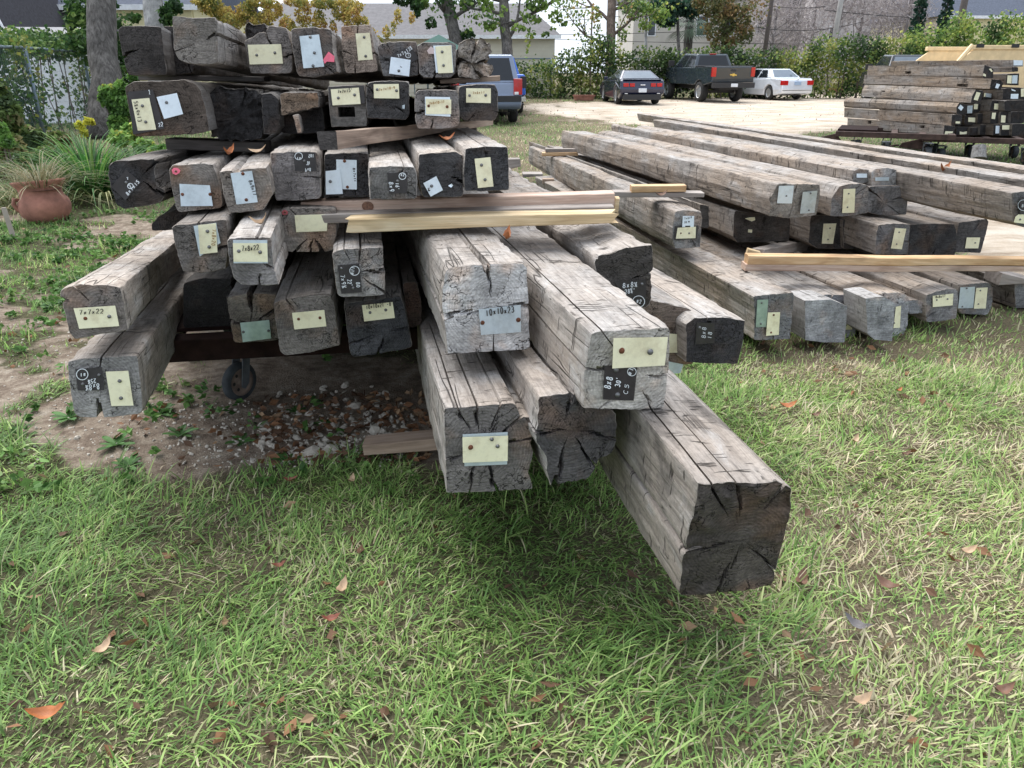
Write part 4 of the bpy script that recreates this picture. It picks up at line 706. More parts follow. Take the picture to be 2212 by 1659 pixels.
# ------------------------------------------------------------------ loose boards and spacers
L_PINK = lumber("pinkish_new_lumber", (.34,.22,.16), (.50,.36,.28), (.60,.47,.38)); L_YEL = lumber("yellow_new_lumber", (.44,.31,.16), (.60,.45,.26), (.68,.55,.36))
L_GREY = lumber("greyed_lumber", (.20,.17,.15), (.30,.26,.23), (.38,.34,.31)); L_ORG = lumber("orange_new_lumber", (.42,.24,.11), (.56,.36,.19), (.66,.46,.27)); L_BRN = lumber("brown_lumber", (.24,.17,.12), (.36,.26,.19), (.44,.34,.27))
def board(label, crop, TL, TR, BR, BL, Zl, Zr, width, m, name="board", cat="board", group=None, split=False, back=(0, 1)):
    a, b, c, d = at(*cp(crop, *TL), Zl), at(*cp(crop, *TR), Zr), at(*cp(crop, *BR), Zr), at(*cp(crop, *BL), Zl)
    X = ((b+c)/2-(a+d)/2); Ln = X.length; X.normalize(); Y = Vector((0,0,1)).cross(X).normalized(); Zv = X.cross(Y)
    h0, h1 = (a-d).length, (b-c).length; O = (a+d)/2; n = max(4, int(Ln/.04)); vs = []; sd_ = sum(map(ord, label)) % 97
    # cross-section with eased edges, perturbed along the length
    for i in range(n+1):
        t = i/n; h = h0*(1-t)+h1*t; x = Ln*t; e = .003
        cs = [(0, -h/2+e), (0, h/2-e), (e, h/2), (width-e, h/2), (width, h/2-e), (width, -h/2+e), (width-e, -h/2), (e, -h/2)]
        for j, (y, z) in enumerate(cs):
            dz = float(vnoise(x*2.2, sd_, 0))*.003+float(vnoise(x*30, j, sd_))*.0007; xx = x
            if split and i == n: xx += float(vnoise(j*3.1, z*90, 4))*.035
            if split and i == 0: xx += float(vnoise(j*2.1, z*90, 9))*.02
            vs.append((xx, y+float(vnoise(x*3, 7, sd_))*.003, z+dz))
    fs = [tuple(range(8)), tuple(n*8+k for k in range(7, -1, -1))]
    for i in range(n):
        for j in range(8): fs.append((i*8+j, i*8+8+j, i*8+8+(j+1) % 8, i*8+(j+1) % 8))
    o = MB().add(vs, fs).build(name, m)
    o.matrix_world = Matrix(((X.x, Y.x, Zv.x, O.x), (X.y, Y.y, Zv.y, O.y), (X.z, Y.z, Zv.z, O.z), (0,0,0,1)))
    return tag(o, label, cat, group)
GB = "loose boards lying across the beams"
board("top pinkish board of the three across the front stack, with a round knot","S",(1185,799),(2420,762),(2420,810),(1187,835),3.0,3.0,.09,L_PINK,group=GB)
kb = bpy.data.objects["board"]; kp = kb.matrix_world.inverted() @ at(*cp("G",770,690),3.0)
MB().lathe([(0,-.0005),(.006,-.0012),(.008,-.0004),(.013,-.0012),(.018,-.0004),(.021,0)], 20, M=Matrix.Translation((kp.x,-.0015,kp.z)) @ Matrix.Rotation(math.pi/2,4,"X") @ Matrix.Diagonal((1.1,.9,-1,1))).build("knot", plain("brown_knot", (.17,.085,.05), .7, 0, .5, 90), kb)
board("greyer middle board of the three across the front stack","S",(1179,844),(2416,815),(2418,846),(1181,881),2.94,2.94,.09,L_GREY,group=GB)
board("bright yellow split board, lowest of the three across the front stack","S",(1370,864),(2424,838),(2434,876),(1371,919),2.84,2.84,.09,L_YEL,group=GB,split=True)
board("stub of pale board end standing behind the yellow board's broken end","H",(822,618),(858,618),(856,745),(822,740),3.05,3.05,.05,L_YEL,group=GB)
board("long orange board lying on the right stack's bottom row","I",(178,577),(2300,602),(2300,651),(182,642),4.9,4.9,.09,L_ORG,group=GB)
board("greyish purple board under the long orange one on the right stack","I",(160,640),(2300,655),(2300,694),(158,690),4.92,4.92,.10,L_PINK,group=GB)
board("short end of light board sticking up behind the orange one's left end","I",(176,520),(270,545),(268,572),(178,560),5.2,5.2,.04,L_YEL,group=GB)
board("dark board receding under the right stack's middle row","I",(285,535),(620,478),(700,510),(310,572),5.22,6.3,.09,L_GREY,group=GB)
board("light board lying across the middle row beam, nearer to the white tags","H",(965,515),(1440,512),(1445,566),(967,572),5.45,5.45,.09,L_ORG,group=GB)
board("greyed board beneath the light one across the middle row beam","H",(800,572),(1600,575),(1600,612),(820,614),5.47,5.47,.12,L_GREY,group=GB)
board("grey upper board on the far left end of the right stack","H",(217,190),(500,190),(500,220),(217,220),9.2,9.2,.09,L_GREY,group=GB)
board("brown lower board on the far left end of the right stack","H",(187,226),(500,222),(500,252),(188,254),9.2,9.2,.12,L_ORG,group=GB)
board("stub of brown spacer under the left end of the middle row beam","H",(190,455),(290,455),(290,500),(192,498),9.0,9.0,.1,L_BRN,group=GB)
board("white board edge on the grass behind the front stack","V",(380,882),(690,868),(690,895),(420,912),8.0,8.0,.2,L_GREY,group=GB)
board("pale short board end behind the front stack's right side","V",(150,655),(360,648),(372,755),(190,795),5.6,5.6,.1,L_GREY,group=GB)
board("thin board on the far right bottom beam","I",(1998,728),(2300,760),(2300,776),(2080,770),5.3,5.3,.2,L_GREY,group=GB)
board("pale brown board lying on the ground under the long pale beams","S",(1421,1757),(1760,1723),(1762,1776),(1440,1797),3.33,3.33,.10,L_BRN,group=GB)
# the big brown spacer timber between rows two and three, and thin spacers in the gaps
L_SPC = lumber('aged_tan_lumber', (.15,.10,.07), (.27,.19,.14), (.36,.27,.20), 1); L_DRKB = lumber('gap_shaded_lumber', (.045,.038,.034), (.08,.07,.062), (.13,.11,.10))  # second lumber has the shade of the row gaps in its near-black colour
def spacer(label, crop, nearp, Zn, farp, Zf, end, side, name="spacer_timber", cat="spacer timber"):
    A_ = [at(*cp(crop, *p), Zn) for p in nearp]; B_ = [at(*cp(crop, *p), Zf) for p in farp]; O = sum(A_, Vector())/4; F_ = sum(B_, Vector())/4
    Y = (F_-O); Ln = Y.length; Y.normalize(); X = Y.cross(Vector((0,0,1))).normalized(); U = X.cross(Y); Mx = Matrix(((X.x,Y.x,U.x,O.x),(X.y,Y.y,U.y,O.y),(X.z,Y.z,U.z,O.z),(0,0,0,1))); Mi = Mx.inverted()
    a_ = [Mi @ p for p in A_]; b_ = [Mi @ p for p in B_]; n = 20; vs = []
    for i in range(n+1):
        t = i/n
        for j in range(4):
            for s in (0, .06, .94):
                p = (a_[j].lerp(a_[(j+1) % 4], s)).lerp(b_[j].lerp(b_[(j+1) % 4], s), t); q = .0025
                if s == 0: p = p*1.0; p.x *= .985; p.z *= .985
                vs.append((p.x+float(vnoise(t*9, j, 3))*q, p.y, p.z+float(vnoise(t*9, j, 8))*q))
    m = 12; fs0 = [tuple(range(m))]; fs = []
    for i in range(n):
        for k in range(m): fs.append((i*m+k, i*m+(k+1) % m, (i+1)*m+(k+1) % m, (i+1)*m+k))
    fs.append(tuple(n*m+k for k in range(m-1, -1, -1)))
    mb = MB(); mb.add(vs, fs, 0); mb.add(vs[:m], fs0, 1); o = mb.build(name, [L_SPC, M_END]); o.matrix_world = Mx; o.color = (*end, side); o['warmth'] = 1.0
    return tag(o, label, cat)
spacer("long brown spacer timber slanting up to the right between rows two and three","C",[(322,1150),(497,1143),(510,1300),(350,1303)],2.78,[(1790,1040),(1862,1038),(1860,1090),(1795,1092)],3.9,DK,.78)
board("light splintered spacer end sticking out below the rotten beam","C",(1400,690),(1925,657),(1918,702),(1400,725),3.45,3.45,.1,L_BRN,name="spacer_board",cat="spacer board")
board("grey spacer showing at the left between rows one and two","A",(1200,655),(2300,672),(2300,712),(1210,700),3.5,3.5,.1,L_DRKB,name="spacer_board",cat="spacer board")
board("short spacer end with a tiny tag at the left between rows two and three","A",(1440,1212),(2300,1240),(2300,1325),(1452,1300),3.3,3.3,.1,L_DRKB,name="spacer_board",cat="spacer board")
board("dark spacer under the rightmost second row beam, lying on row three","C",(1300,1180),(1700,1120),(1740,1160),(1300,1200),3.75,3.75,.1,L_DRKB,name="spacer_board",cat="spacer board")

# ------------------------------------------------------------------ carts
M_REDSTEEL = plain("dark_red_painted_steel", (.017,.008,.0065), .95, 0, .5, 14, .3, 0, .2); M_RUSTY = plain("rusty_steel", (.055,.032,.025), .9, 0, .6, 9, .4)
M_RUBBER = plain("old_black_tyre", (.03,.035,.04), .8, 0, .4, 20); M_RIM = plain("rusty_pale_rim", (.20,.15,.12), .75, .2, .5, 14); M_STEELG = plain("grey_steel_fork", (.10,.11,.12), .6, .4, .3, 20)
def caster(parent, x, y, ztop, r=.11, w=.05, rz=0.0, steer=True):
    c = empty("caster_wheel", (x, y, 0), rz, parent); R_ = Matrix.Rotation(math.pi/2, 4, 'Y')
    T_ = Matrix.Translation((0, 0, r)) @ R_
    MB().lathe([(r*.72,-w/2),(r*.93,-w/2),(r,-w*.3),(r,w*.3),(r*.93,w/2),(r*.72,w/2)], 28, M=T_).build("tyre", M_RUBBER, c, smooth=True)
    mb = MB().lathe([(.0,-w*.35),(r*.2,-w*.4),(r*.25,-w*.2),(r*.6,-w*.2),(r*.72,-w*.45),(r*.74,w*.45),(r*.6,w*.2),(r*.25,w*.2),(r*.2,w*.4),(0,w*.4)], 28, M=T_); mb.build("rim", M_RIM, c, smooth=True)
    mb = MB()
    for k in range(6):
        a_ = k*math.pi/3
        for s in (-1, 1): mb.lathe([(0, s*w*.235), (r*.09, s*w*.235)], 10, M=Matrix.Translation((0, math.cos(a_)*r*.43, r+math.sin(a_)*r*.43)) @ R_)
    mb.build("rim_hole", M_DARK, c)  # flat near-black discs; the holes' inner shade is only their colour
    mb = MB()
    for s in (-1, 1): mb.prism([(-.02, r-.02), (.0, r-.035), (.03, r-.01), (.09, ztop-.03), (.10, ztop), (-.02, ztop), (-.02, ztop-.04), (.03, ztop-.06)], s*w*.72, s*w*.72+s*.006, 'x')
    mb.box(-w*.8, w*.8, -.05, .12, ztop-.008, ztop+.004); mb.build("fork", M_STEELG, c, bevel=.002)
    return c
G0 = empty("timber_cart", (-.35, 3.3, 0), math.radians(9)); tag(G0, "dark red steel cart carrying the tall front stack of beams, on casters", "cart")
for yy in (0, 3.4): MB().box(-1.25, .75, yy, yy+.10, .40, .50).build("cross_rail", M_REDSTEEL, G0, bevel=.006)
for xx in (-1.25, -.25, .67): MB().box(xx, xx+.08, .102, 3.398, .40, .495).build("side_rail", M_REDSTEEL, G0, bevel=.006)
MB().box(-1.16, .66, .12, 3.38, .500, .515).build("deck", M_REDSTEEL, G0)
caster(G0, -.98, .50, .40, .10, .045, math.radians(-38)); caster(G0, .5, .45, .40, .125, .055, .3); caster(G0, -.9, 3.2, .40, .125, .055, .1); caster(G0, .5, 3.2, .40, .125, .055, .1)
# two rusty carts under the far stack
def far_cart(label, p0, p1, z, deep, hang):
    a_ = at(*cp("U", *p0), 13.6); b_ = at(*cp("U", *p1), 12.9); d = (b_-a_); Ln = math.hypot(d.x, d.y); g = empty("rusty_trailer_cart", (a_.x, a_.y, 0), math.atan2(d.y, d.x)); tag(g, label, "cart")
    MB().box(0, Ln, 0, .09, z-.09, z).build("side_rail", M_RUSTY, g, bevel=.006); MB().box(0, Ln, deep-.09, deep, z-.09, z).build("side_rail", M_RUSTY, g, bevel=.006)
    for k in range(5): MB().box(k*(Ln-.1)/4, k*(Ln-.1)/4+.1, .092, deep-.092, z-.085, z-.01).build("cross_rail", M_RUSTY, g)
    MB().box(.02, Ln*.35, .1, deep-.1, z, z+.03).build("deck", M_REDSTEEL, g)
    hb = MB().prism([(-.35, z-.20), (-.30, z-.13), (.0, z-.05), (.1, z-.16), (.0, z-.24)], .1, .16, 'y'); hb.tube([(-.35, .13, z-.17), (-.52, .13, z-.2), (-.58, .13, z-.26)], .016); hb.build("tow_hitch", M_RUSTY, g)
    for x_ in (.35, Ln*.45, Ln*.8):
        caster(g, x_, .12, z-.16, (z-.16)*.42, .09, .2); caster(g, x_, deep-.2, z-.16, (z-.16)*.42, .09, .2)
    return g
far_cart("rusty cart under the left half of the far stack with its tow hitch showing", (250,800), (1500,905), .50, 1.3, True)
far_cart("second rusty cart with a long bright rust-patched rail, under the far stack's right half", (1150,925), (2600,930), .42, 1.3, False)
o = MB().tube([at(*cp("U",1745,995),12.8)-Vector((0,0,0)), at(*cp("U",1735,1130),12.8)], [.10,.12], 10).build("wooden_post_stub", M_SIDE); o.color = (.2,.2,.2,.6); tag(o, "short round wooden post under the second rusty cart's long rail", "post")

# ------------------------------------------------------------------ terracotta pot, stake
M_TERRA = plain("terracotta", (.36,.165,.12), .85, 0, .45, 5, .25); M_SOIL = plain("dry_soil", (.07,.05,.035), .95)
gp = ground(74, 488); g = empty("terracotta_pot", (gp.x, gp.y+.28, -.02)); tag(g, "round terracotta pot with a flared rim and a small handle, by the spiky grass", "plant pot")
prof = [(.0,0),(.16,.0),(.22,.03),(.28,.10),(.30,.17),(.285,.23),(.245,.275),(.235,.31),(.25,.36),(.30,.41),(.305,.43),(.285,.43),(.24,.37),(.22,.32),(.0,.31)]
b = MB().lathe([(r*.88, z*1.06) for r, z in prof], 40).build("pot_body", M_TERRA, g, smooth=True); b.rotation_euler = (math.radians(-4), math.radians(-5), 0)
MB().tube([(-.19,-.13,.26),(-.225,-.165,.28),(-.23,-.18,.23),(-.22,-.155,.17),(-.20,-.13,.14)], .022, 8).build("handle", M_TERRA, g, smooth=True)
MB().lathe([(0,.37),(.2,.37)], 20).build("soil", M_SOIL, g)
sp_ = ground(30, 516); s_ = MB().box(-.022,.022,-.008,.008,-.05,.31).build("wooden_stake", plain("pale_stake_wood", (.40,.34,.29), .8), bevel=.002); s_.location = sp_; s_.rotation_euler = (0, math.radians(-4), .3); tag(s_, "short pale wooden stake in the ground before the terracotta pot", "stake")

# ------------------------------------------------------------------ leaves: helpers
def leaf_quads(P, size, rg, flat=.0, long=1.6, hang=0.0):
    n = len(P); a = rg.normal(size=(n, 3)); a[:, 2] = a[:, 2]*(1-flat)-hang; a /= np.linalg.norm(a, axis=1)[:, None]
    b = np.cross(a, rg.normal(size=(n, 3))); b /= np.linalg.norm(b, axis=1)[:, None]+1e-9
    s = (size*(.6+.8*rg.random(n)))[:, None]; c = np.cross(a, b)*s*.12
    v = np.stack([P-a*s*long*.5, P+b*s*.5+c, P+a*s*long*.5, P-b*s*.5+c], 1).reshape(-1, 3)
    return v, np.arange(4*n).reshape(-1, 4)
def leafy(name, P, size, cols, m=M_LEAF, parent=None, seed=1, flat=0.0, long=1.6, hang=0.0):
    """cols: list of (rgb, weight); clumps share a tint"""
    rg = np.random.default_rng(seed); P = np.asarray(P); v, q = leaf_quads(P, size, rg, flat, long, hang); me = np_mesh(name, v, q, False)
    w = np.array([c[1] for c in cols], float); w /= w.sum(); cl = fbm(P[:, 0]*1.3/max(size*8, .3), P[:, 1]*1.3/max(size*8, .3), P[:, 2]*1.3/max(size*8, .3), seed, 2)
    u = np.clip(.5+cl*.9+rg.normal(size=len(P))*.16, 0, .999); idx = np.searchsorted(np.cumsum(w), u); idx = np.clip(idx, 0, len(cols)-1)
    C = np.array([c[0] for c in cols])[idx]*(.65+.7*rg.random(len(P)))[:, None]
    set_col(me, 'Col', np.repeat(C, 4, 0)); return link(name, me, m, parent)
def clumps(cs, n, rg, shell=.55):
    """points in ellipsoid clumps [(x,y,z,rx,ry,rz)], denser near the skin"""
    cs = np.array(cs, float); vol = (cs[:, 3]*cs[:, 4]*cs[:, 5])**.75; k = rg.choice(len(cs), n, p=vol/vol.sum()); d = rg.normal(size=(n, 3)); d /= np.linalg.norm(d, axis=1)[:, None]
    r = shell+(1-shell)*rg.random(n)**.5; r = np.where(rg.random(n) < .15, r*1.2, r); return cs[k, :3]+d*r[:, None]*cs[k, 3:]
# ------------------------------------------------------------------ the ground
def inpoly(px, py, poly, soft=10.0):
    """soft membership of image points in a polygon, used once to measure where the photo's bare earth lies"""
    P = np.array(poly, float); Q = np.roll(P, -1, 0); inside = np.zeros(px.shape, bool); dmin = np.full(px.shape, 1e9)
    for (x0, y0), (x1, y1) in zip(P, Q):
        c = ((y0 > py) != (y1 > py)) & (px < (x1-x0)*(py-y0)/(y1-y0+1e-9)+x0); inside ^= c
        t = np.clip(((px-x0)*(x1-x0)+(py-y0)*(y1-y0))/((x1-x0)**2+(y1-y0)**2+1e-9), 0, 1); dmin = np.minimum(dmin, np.hypot(px-x0-t*(x1-x0), py-y0-t*(y1-y0)))
    s = np.where(inside, dmin, -dmin); return np.clip(.5+s/(2*soft), 0, 1)
def toW(poly): return [tuple(ground(*p)[:2]) for p in poly]
W_BARE = toW([(-300,705),(60,690),(200,690),(420,700),(900,760),(1090,900),(1030,985),(930,1000),(800,975),(620,985),(470,1005),(250,1010),(60,1025),(-300,1060)])
W_LOT = toW([(1125,222),(1240,222),(1500,212),(1700,205),(1900,203),(2212,200),(2800,200),(2800,262),(2212,262),(1860,272),(1720,290),(1650,300),(1480,272),(1300,262),(1180,250)])
W_PATH = toW([(1900,390),(2212,430),(2600,460),(2700,700),(2212,655),(2140,650),(2100,560),(2000,500)])
W_DRY1 = toW([(1090,300),(1180,262),(1300,262),(1480,272),(1650,300),(1500,330),(1150,380)]); W_DRY2 = toW([(1500,700),(2212,650),(2800,650),(3200,1700),(1700,1700),(1640,1250)])
W_SHADE = None
def masks(x, y):
    x = np.asarray(x, float); y = np.asarray(y, float); wob = fbm(x*1.6, y*1.6, 0, 41, 3)*.25; sc = np.clip(y/9, .4, 6)
    b = inpoly(x+wob, y+wob, W_BARE, .16); lot = inpoly(x+wob*sc*2, y+wob*sc*3, W_LOT, 1.2); pth = inpoly(x+wob, y+wob, W_PATH, .3)
    pt = np.clip(fbm(x*2.2, y*2.2, 3, 77, 3)*2.2+.35, 0, 1)*np.clip((-x-1.0)/1.0, 0, 1)*(y > 3.4)*(y < 9)*.7      # broken cover at the left
    weeds = np.clip(fbm(x*2.4, y*2.4, 9, 5, 3)*3.4+.05, 0, 1)*np.clip((-x-1.5)/.6, 0, 1)     # green islands in the bare earth
    dirt = np.clip(np.maximum(np.maximum(b*(1-weeds*.9), lot), np.maximum(pth, pt)), 0, 1)
    dry = np.clip(.10+.5*inpoly(x, y, W_DRY1, 1.5)+.68*inpoly(x, y, W_DRY2, .7)+fbm(x*1.1, y*1.1, 5, 13, 3)*.55+np.clip((y-9)/10, 0, .35), 0, 1)
    return dirt, dry, np.maximum(lot, pth)
def nonuni(a, b, near0, near1, h, grow):
    xs = list(np.arange(near0, near1, h)); s = h; x = near1
    while x < b: xs.append(x); s *= grow; x += s
    s = h; x = near0-h; L_ = []
    while x > a: L_.append(x); s *= grow; x -= s
    return np.array(L_[::-1]+xs)
def relief(x, y): 
    n = np.clip(1.5-np.abs(y-4)/12, 0, 1); return (fbm(x*.9, y*.9, 0, 3, 3)*.035+fbm(x*6, y*6, 0, 8, 2)*.012)*n-.01
xs = nonuni(-70, 90, -4, 5.5, .05, 1.09); ys = nonuni(-14, 160, .6, 8.5, .05, 1.07); gx, gy = np.meshgrid(xs, ys); gz = relief(gx, gy); nx_ = len(xs)
i, j = np.meshgrid(np.arange(len(ys)-1), np.arange(nx_-1), indexing='ij'); b0 = (i*nx_+j).ravel(); quads = np.stack([b0, b0+1, b0+nx_+1, b0+nx_], -1)
me = np_mesh("ground", np.stack([gx, gy, gz], -1).reshape(-1, 3), quads)
dm, dr, lt_ = masks(gx.ravel(), gy.ravel()); set_col(me, 'cover', np.stack([dm, dr, lt_], 1))
m, nt, b = mat("ground_earth_and_turf"); t = N(nt, 'ShaderNodeTexCoord').outputs['Object']; a = N(nt, 'ShaderNodeAttribute'); a.attribute_name = 'cover'
sp = N(nt, 'ShaderNodeSeparateColor'); nt.links.new(a.outputs['Color'], sp.inputs[0])
n1 = noise_n(nt, t, 3, 8, .65); n2 = noise_n(nt, t, 28, 6, .7); n3 = noise_n(nt, t, 120, 4, .7); n4 = noise_n(nt, t, .5, 6, .6)
earth = ramp(nt, noise_n(nt, t, 9, 9, .75), [(.3, (.10,.075,.055)), (.45, (.22,.17,.13)), (.58, (.36,.30,.235)), (.72, (.50,.44,.37))]); lotc = ramp(nt, noise_n(nt, mapping(nt, t, (.35,1,1)), 2.2, 8, .7), [(.34, (.29,.225,.16)), (.46, (.50,.42,.33)), (.6, (.64,.57,.48))])
dirtc = mixc(nt, sp.outputs[2], earth, lotc)
turf = ramp(nt, n2, [(.3, (.03,.032,.018)), (.5, (.08,.08,.042)), (.7, (.17,.16,.09))]); dryc = ramp(nt, n3, [(.3, (.07,.052,.035)), (.6, (.26,.21,.14))])
df = math_n(nt, 'ADD', sp.outputs[1], math_n(nt, 'MULTIPLY', math_n(nt, 'SUBTRACT', n4, .5), 1.4), True); turf = mixc(nt, df, turf, dryc)
k = math_n(nt, 'ADD', sp.outputs[0], math_n(nt, 'MULTIPLY', math_n(nt, 'SUBTRACT', n1, .5), 1.3)); k = ramp(nt, k, [(.38, 0.0), (.62, 1.0)])
c = mixc(nt, k, turf, dirtc); c = mixc(nt, 1.0, c, ramp(nt, n3, [(.25, .72), (.7, 1.2)]), 'MULTIPLY')
nt.links.new(c, b.inputs['Base Color']); b.inputs['Roughness'].default_value = .95; b.inputs['Specular IOR Level'].default_value = .1
bp = N(nt, 'ShaderNodeBump'); bp.inputs['Strength'].default_value = .8; bp.inputs['Distance'].default_value = .03; nt.links.new(math_n(nt, 'ADD', n2, n3), bp.inputs['Height']); nt.links.new(bp.outputs['Normal'], b.inputs['Normal'])
o = link("ground", me, m); tag(o, kind="structure")

# ------------------------------------------------------------------ grass
def blades(n, x0, x1, y0, y1, hmin, hmax, wid, seed, dens, pal, lean=.9):
    rg = np.random.default_rng(seed); x = rg.uniform(x0, x1, n); y = rg.uniform(y0, y1, n)
    dirt, dry, lot = masks(x, y); keep = rg.random(n) < dens(x, y, dirt, dry); x, y, dry, dirt = x[keep], y[keep], dry[keep], dirt[keep]; n = len(x)
    tuft = fbm(x*3.2, y*3.2, 0, seed+2, 3); hh = rg.uniform(hmin, hmax, n)*(1+tuft*.9)*(1-.35*dry)
    # neighbouring blades lean much the same way
    th = fbm(x*1.8, y*1.8, 4, seed+7, 2)*5+rg.normal(size=n)*1.0; ln = np.clip(rg.normal(size=n)*.35+lean*.6, .15, 1.6); a0 = np.clip(rg.normal(size=n)*.38+lean*.62, 0, 1.35)
    dx, dy = np.cos(th), np.sin(th); w = wid*rg.uniform(.5, 1.3, n); sx, sy = -dy*w, dx*w; z0 = relief(x, y)-.004
    V = []
    for s, ws in ((0, 1.0), (.4, .9), (.75, .6), (1.0, .08)):
        ang = np.minimum(a0+ln*s, 1.75); hor = hh*(np.cos(a0)-np.cos(a0+ln*s))/ln; ver = np.maximum(hh*(np.sin(a0+ln*s)-np.sin(a0))/ln, .002)
        px, py, pz = x+dx*hor, y+dy*hor, z0+ver
        V += [np.stack([px-sx*ws, py-sy*ws, pz], -1), np.stack([px+sx*ws, py+sy*ws, pz+w*.25*ws], -1)]
    V = np.stack(V, 1); q = np.array([[0,1,3,2],[2,3,5,4],[4,5,7,6]]); Q = (np.arange(n)[:, None, None]*8+q[None]).reshape(-1, 4)
    u = np.clip(dry*.62+fbm(x*7, y*7, 0, seed+4, 2)*.35+rg.normal(size=n)*.22, 0, .999); P = np.array(pal); idx = (u*len(P)).astype(int); C = P[idx]*rg.uniform(.7, 1.5, n)[:, None]
    return V.reshape(-1, 3), Q, np.repeat(C, 8, 0)
PAL = [(.135,.235,.07),(.195,.325,.09),(.27,.41,.12),(.345,.47,.16),(.43,.48,.22),(.54,.50,.33),(.66,.58,.42),(.56,.45,.31)]
PAL2 = [(.12,.19,.07),(.17,.26,.09),(.22,.31,.12),(.30,.35,.16),(.44,.41,.25),(.58,.50,.35)]
parts_ = []
den = lambda x, y, dirt, dry: np.clip(1.0-dirt*1.6, .0, 1)*(.55+.45*(fbm(x*2.5, y*2.5, 7, 3, 2) > -.25))
parts_.append(blades(80000, -3.4, 4.2, .75, 3.9, .04, .125, .0029, 11, den, PAL, 1.25))
parts_.append(blades(130000, -3.4, 4.6, .75, 4.2, .02, .065, .0024, 12, den, PAL[1:], 1.3))
parts_.append(blades(110000, -3.4, 4.6, .75, 4.4, .015, .05, .0019, 17, lambda x, y, dirt, dry: np.clip(1-dirt, 0, 1)*(.35+.65*dry), [(.30,.25,.16),(.44,.37,.25),(.55,.47,.33),(.36,.28,.18)], 1.5))
parts_.append(blades(90000, -6.5, 6.5, 3.7, 8.5, .03, .10, .0035, 13, den, PAL, .9))
parts_.append(blades(90000, -14, 16, 8.0, 24, .04, .10, .010, 14, lambda x, y, dirt, dry: np.clip(1-dirt*1.8, 0, 1)*.9, PAL2, .7))
parts_.append(blades(40000, -20, 35, 24, 60, .05, .12, .022, 15, lambda x, y, dirt, dry: np.clip(1-dirt*1.8, 0, 1)*.8, PAL2, .6))
off = 0; VV, QQ, CC = [], [], []
for v, q, c in parts_: VV.append(v); QQ.append(q+off); CC.append(c); off += len(v)
me = np_mesh("grass", np.concatenate(VV), np.concatenate(QQ), True); set_col(me, 'Col', np.concatenate(CC)); o = link("grass", me, M_GRASS); tag(o, "green lawn grass mixed with dry straw blades", None, None, "stuff")
# low broad-leaved weeds at the left and round the bare earth
rg = np.random.default_rng(5); n = 8000; x = rg.uniform(-6.5, .3, n); y = rg.uniform(2.7, 9, n); dirt, dry, _ = masks(x, y); gw = fbm(x*2.0, y*2.0, 2, 66, 2)
keep = (rg.random(n) < np.clip(.55+gw*1.6-dirt*.75, .02, 1)) & (x < np.where(y < 4, 0.1, -.6)) & ((x < -1.5) | (rg.random(n) < .25)); x, y = x[keep], y[keep]; P = []; 
for X_, Y_ in zip(x, y):
    k = rg.integers(5, 11); r = rg.uniform(.02, .07); a_ = rg.uniform(0, 6.28, k); P.append(np.stack([X_+np.cos(a_)*r*rg.random(k), Y_+np.sin(a_)*r*rg.random(k), relief(np.full(k, X_), np.full(k, Y_))+rg.uniform(.005, .05, k)], -1))
P = np.concatenate(P); o = leafy("ground_weeds", P, .028, [((.05,.12,.03),2),((.09,.19,.045),3),((.14,.26,.07),2),((.2,.3,.1),.6)], seed=3, flat=.75, long=1.5); tag(o, "low broad-leaved weeds over the bare earth at the left", None, None, "stuff")
# a few rosette weeds large enough to count
def rosette(px, py, r, label, n=9):
    p = ground(px, py); mb_v = []; mb_f = []; rgx = np.random.default_rng(int(px))
    for k in range(n):
        a_ = k*6.283/n+rgx.uniform(-.2, .2); L_ = r*rgx.uniform(.7, 1.15); w = L_*.16; b0_ = len(mb_v); el = rgx.uniform(.25, .7)
        for s, ws in ((.05,.3),(.35,.8),(.65,1),(.88,.7),(1.0,.05)):
            h = L_*(s*math.sin(el)-.45*s*s*math.sin(el)); cx_, cy_ = math.cos(a_)*L_*s*math.cos(el), math.sin(a_)*L_*s*math.cos(el)
            for sg in (-1, 0, 1): mb_v.append((cx_-math.sin(a_)*w*ws*sg, cy_+math.cos(a_)*w*ws*sg, h+(0 if sg else -w*.25)))
        for s in range(4):
            for q in range(2): i0 = b0_+s*3+q; mb_f.append((i0, i0+1, i0+4, i0+3))
    me = bpy.data.meshes.new("weed_plant"); me.from_pydata(mb_v, [], mb_f); me.update(); c = np.tile(np.array([.075,.17,.045]), (len(mb_v), 1))*np.repeat(rgx.uniform(.7, 1.4, n), 15)[:, None]; set_col(me, 'Col', c)
    o = link("weed_plant", me, M_LEAF); o.location = (p.x, p.y, float(relief(p.x, p.y))); tag(o, label, "weed")
for px, py, r, lb in ((345,890,.13,"leafy rosette weed under the lower left beam"),(390,935,.13,"rosette weed on bare earth right of the lower left beam"),(520,945,.12,"rosette weed on pale sandy earth, nearest the stones"),(150,900,.14,"rosette weed below the left edge of the lower left beam"),
    (250,960,.14,"large rosette weed in the green patch at the left"),(278,1000,.12,"upright dark-leaved weed at the edge of the lawn, left"),(640,880,.09,"small weed in the shade under the cart"),(700,905,.08,"small weed among brown leaves under the cart"),(620,985,.10,"bright weed growing among the white stones")):
    rosette(px, py, r*.72, lb)
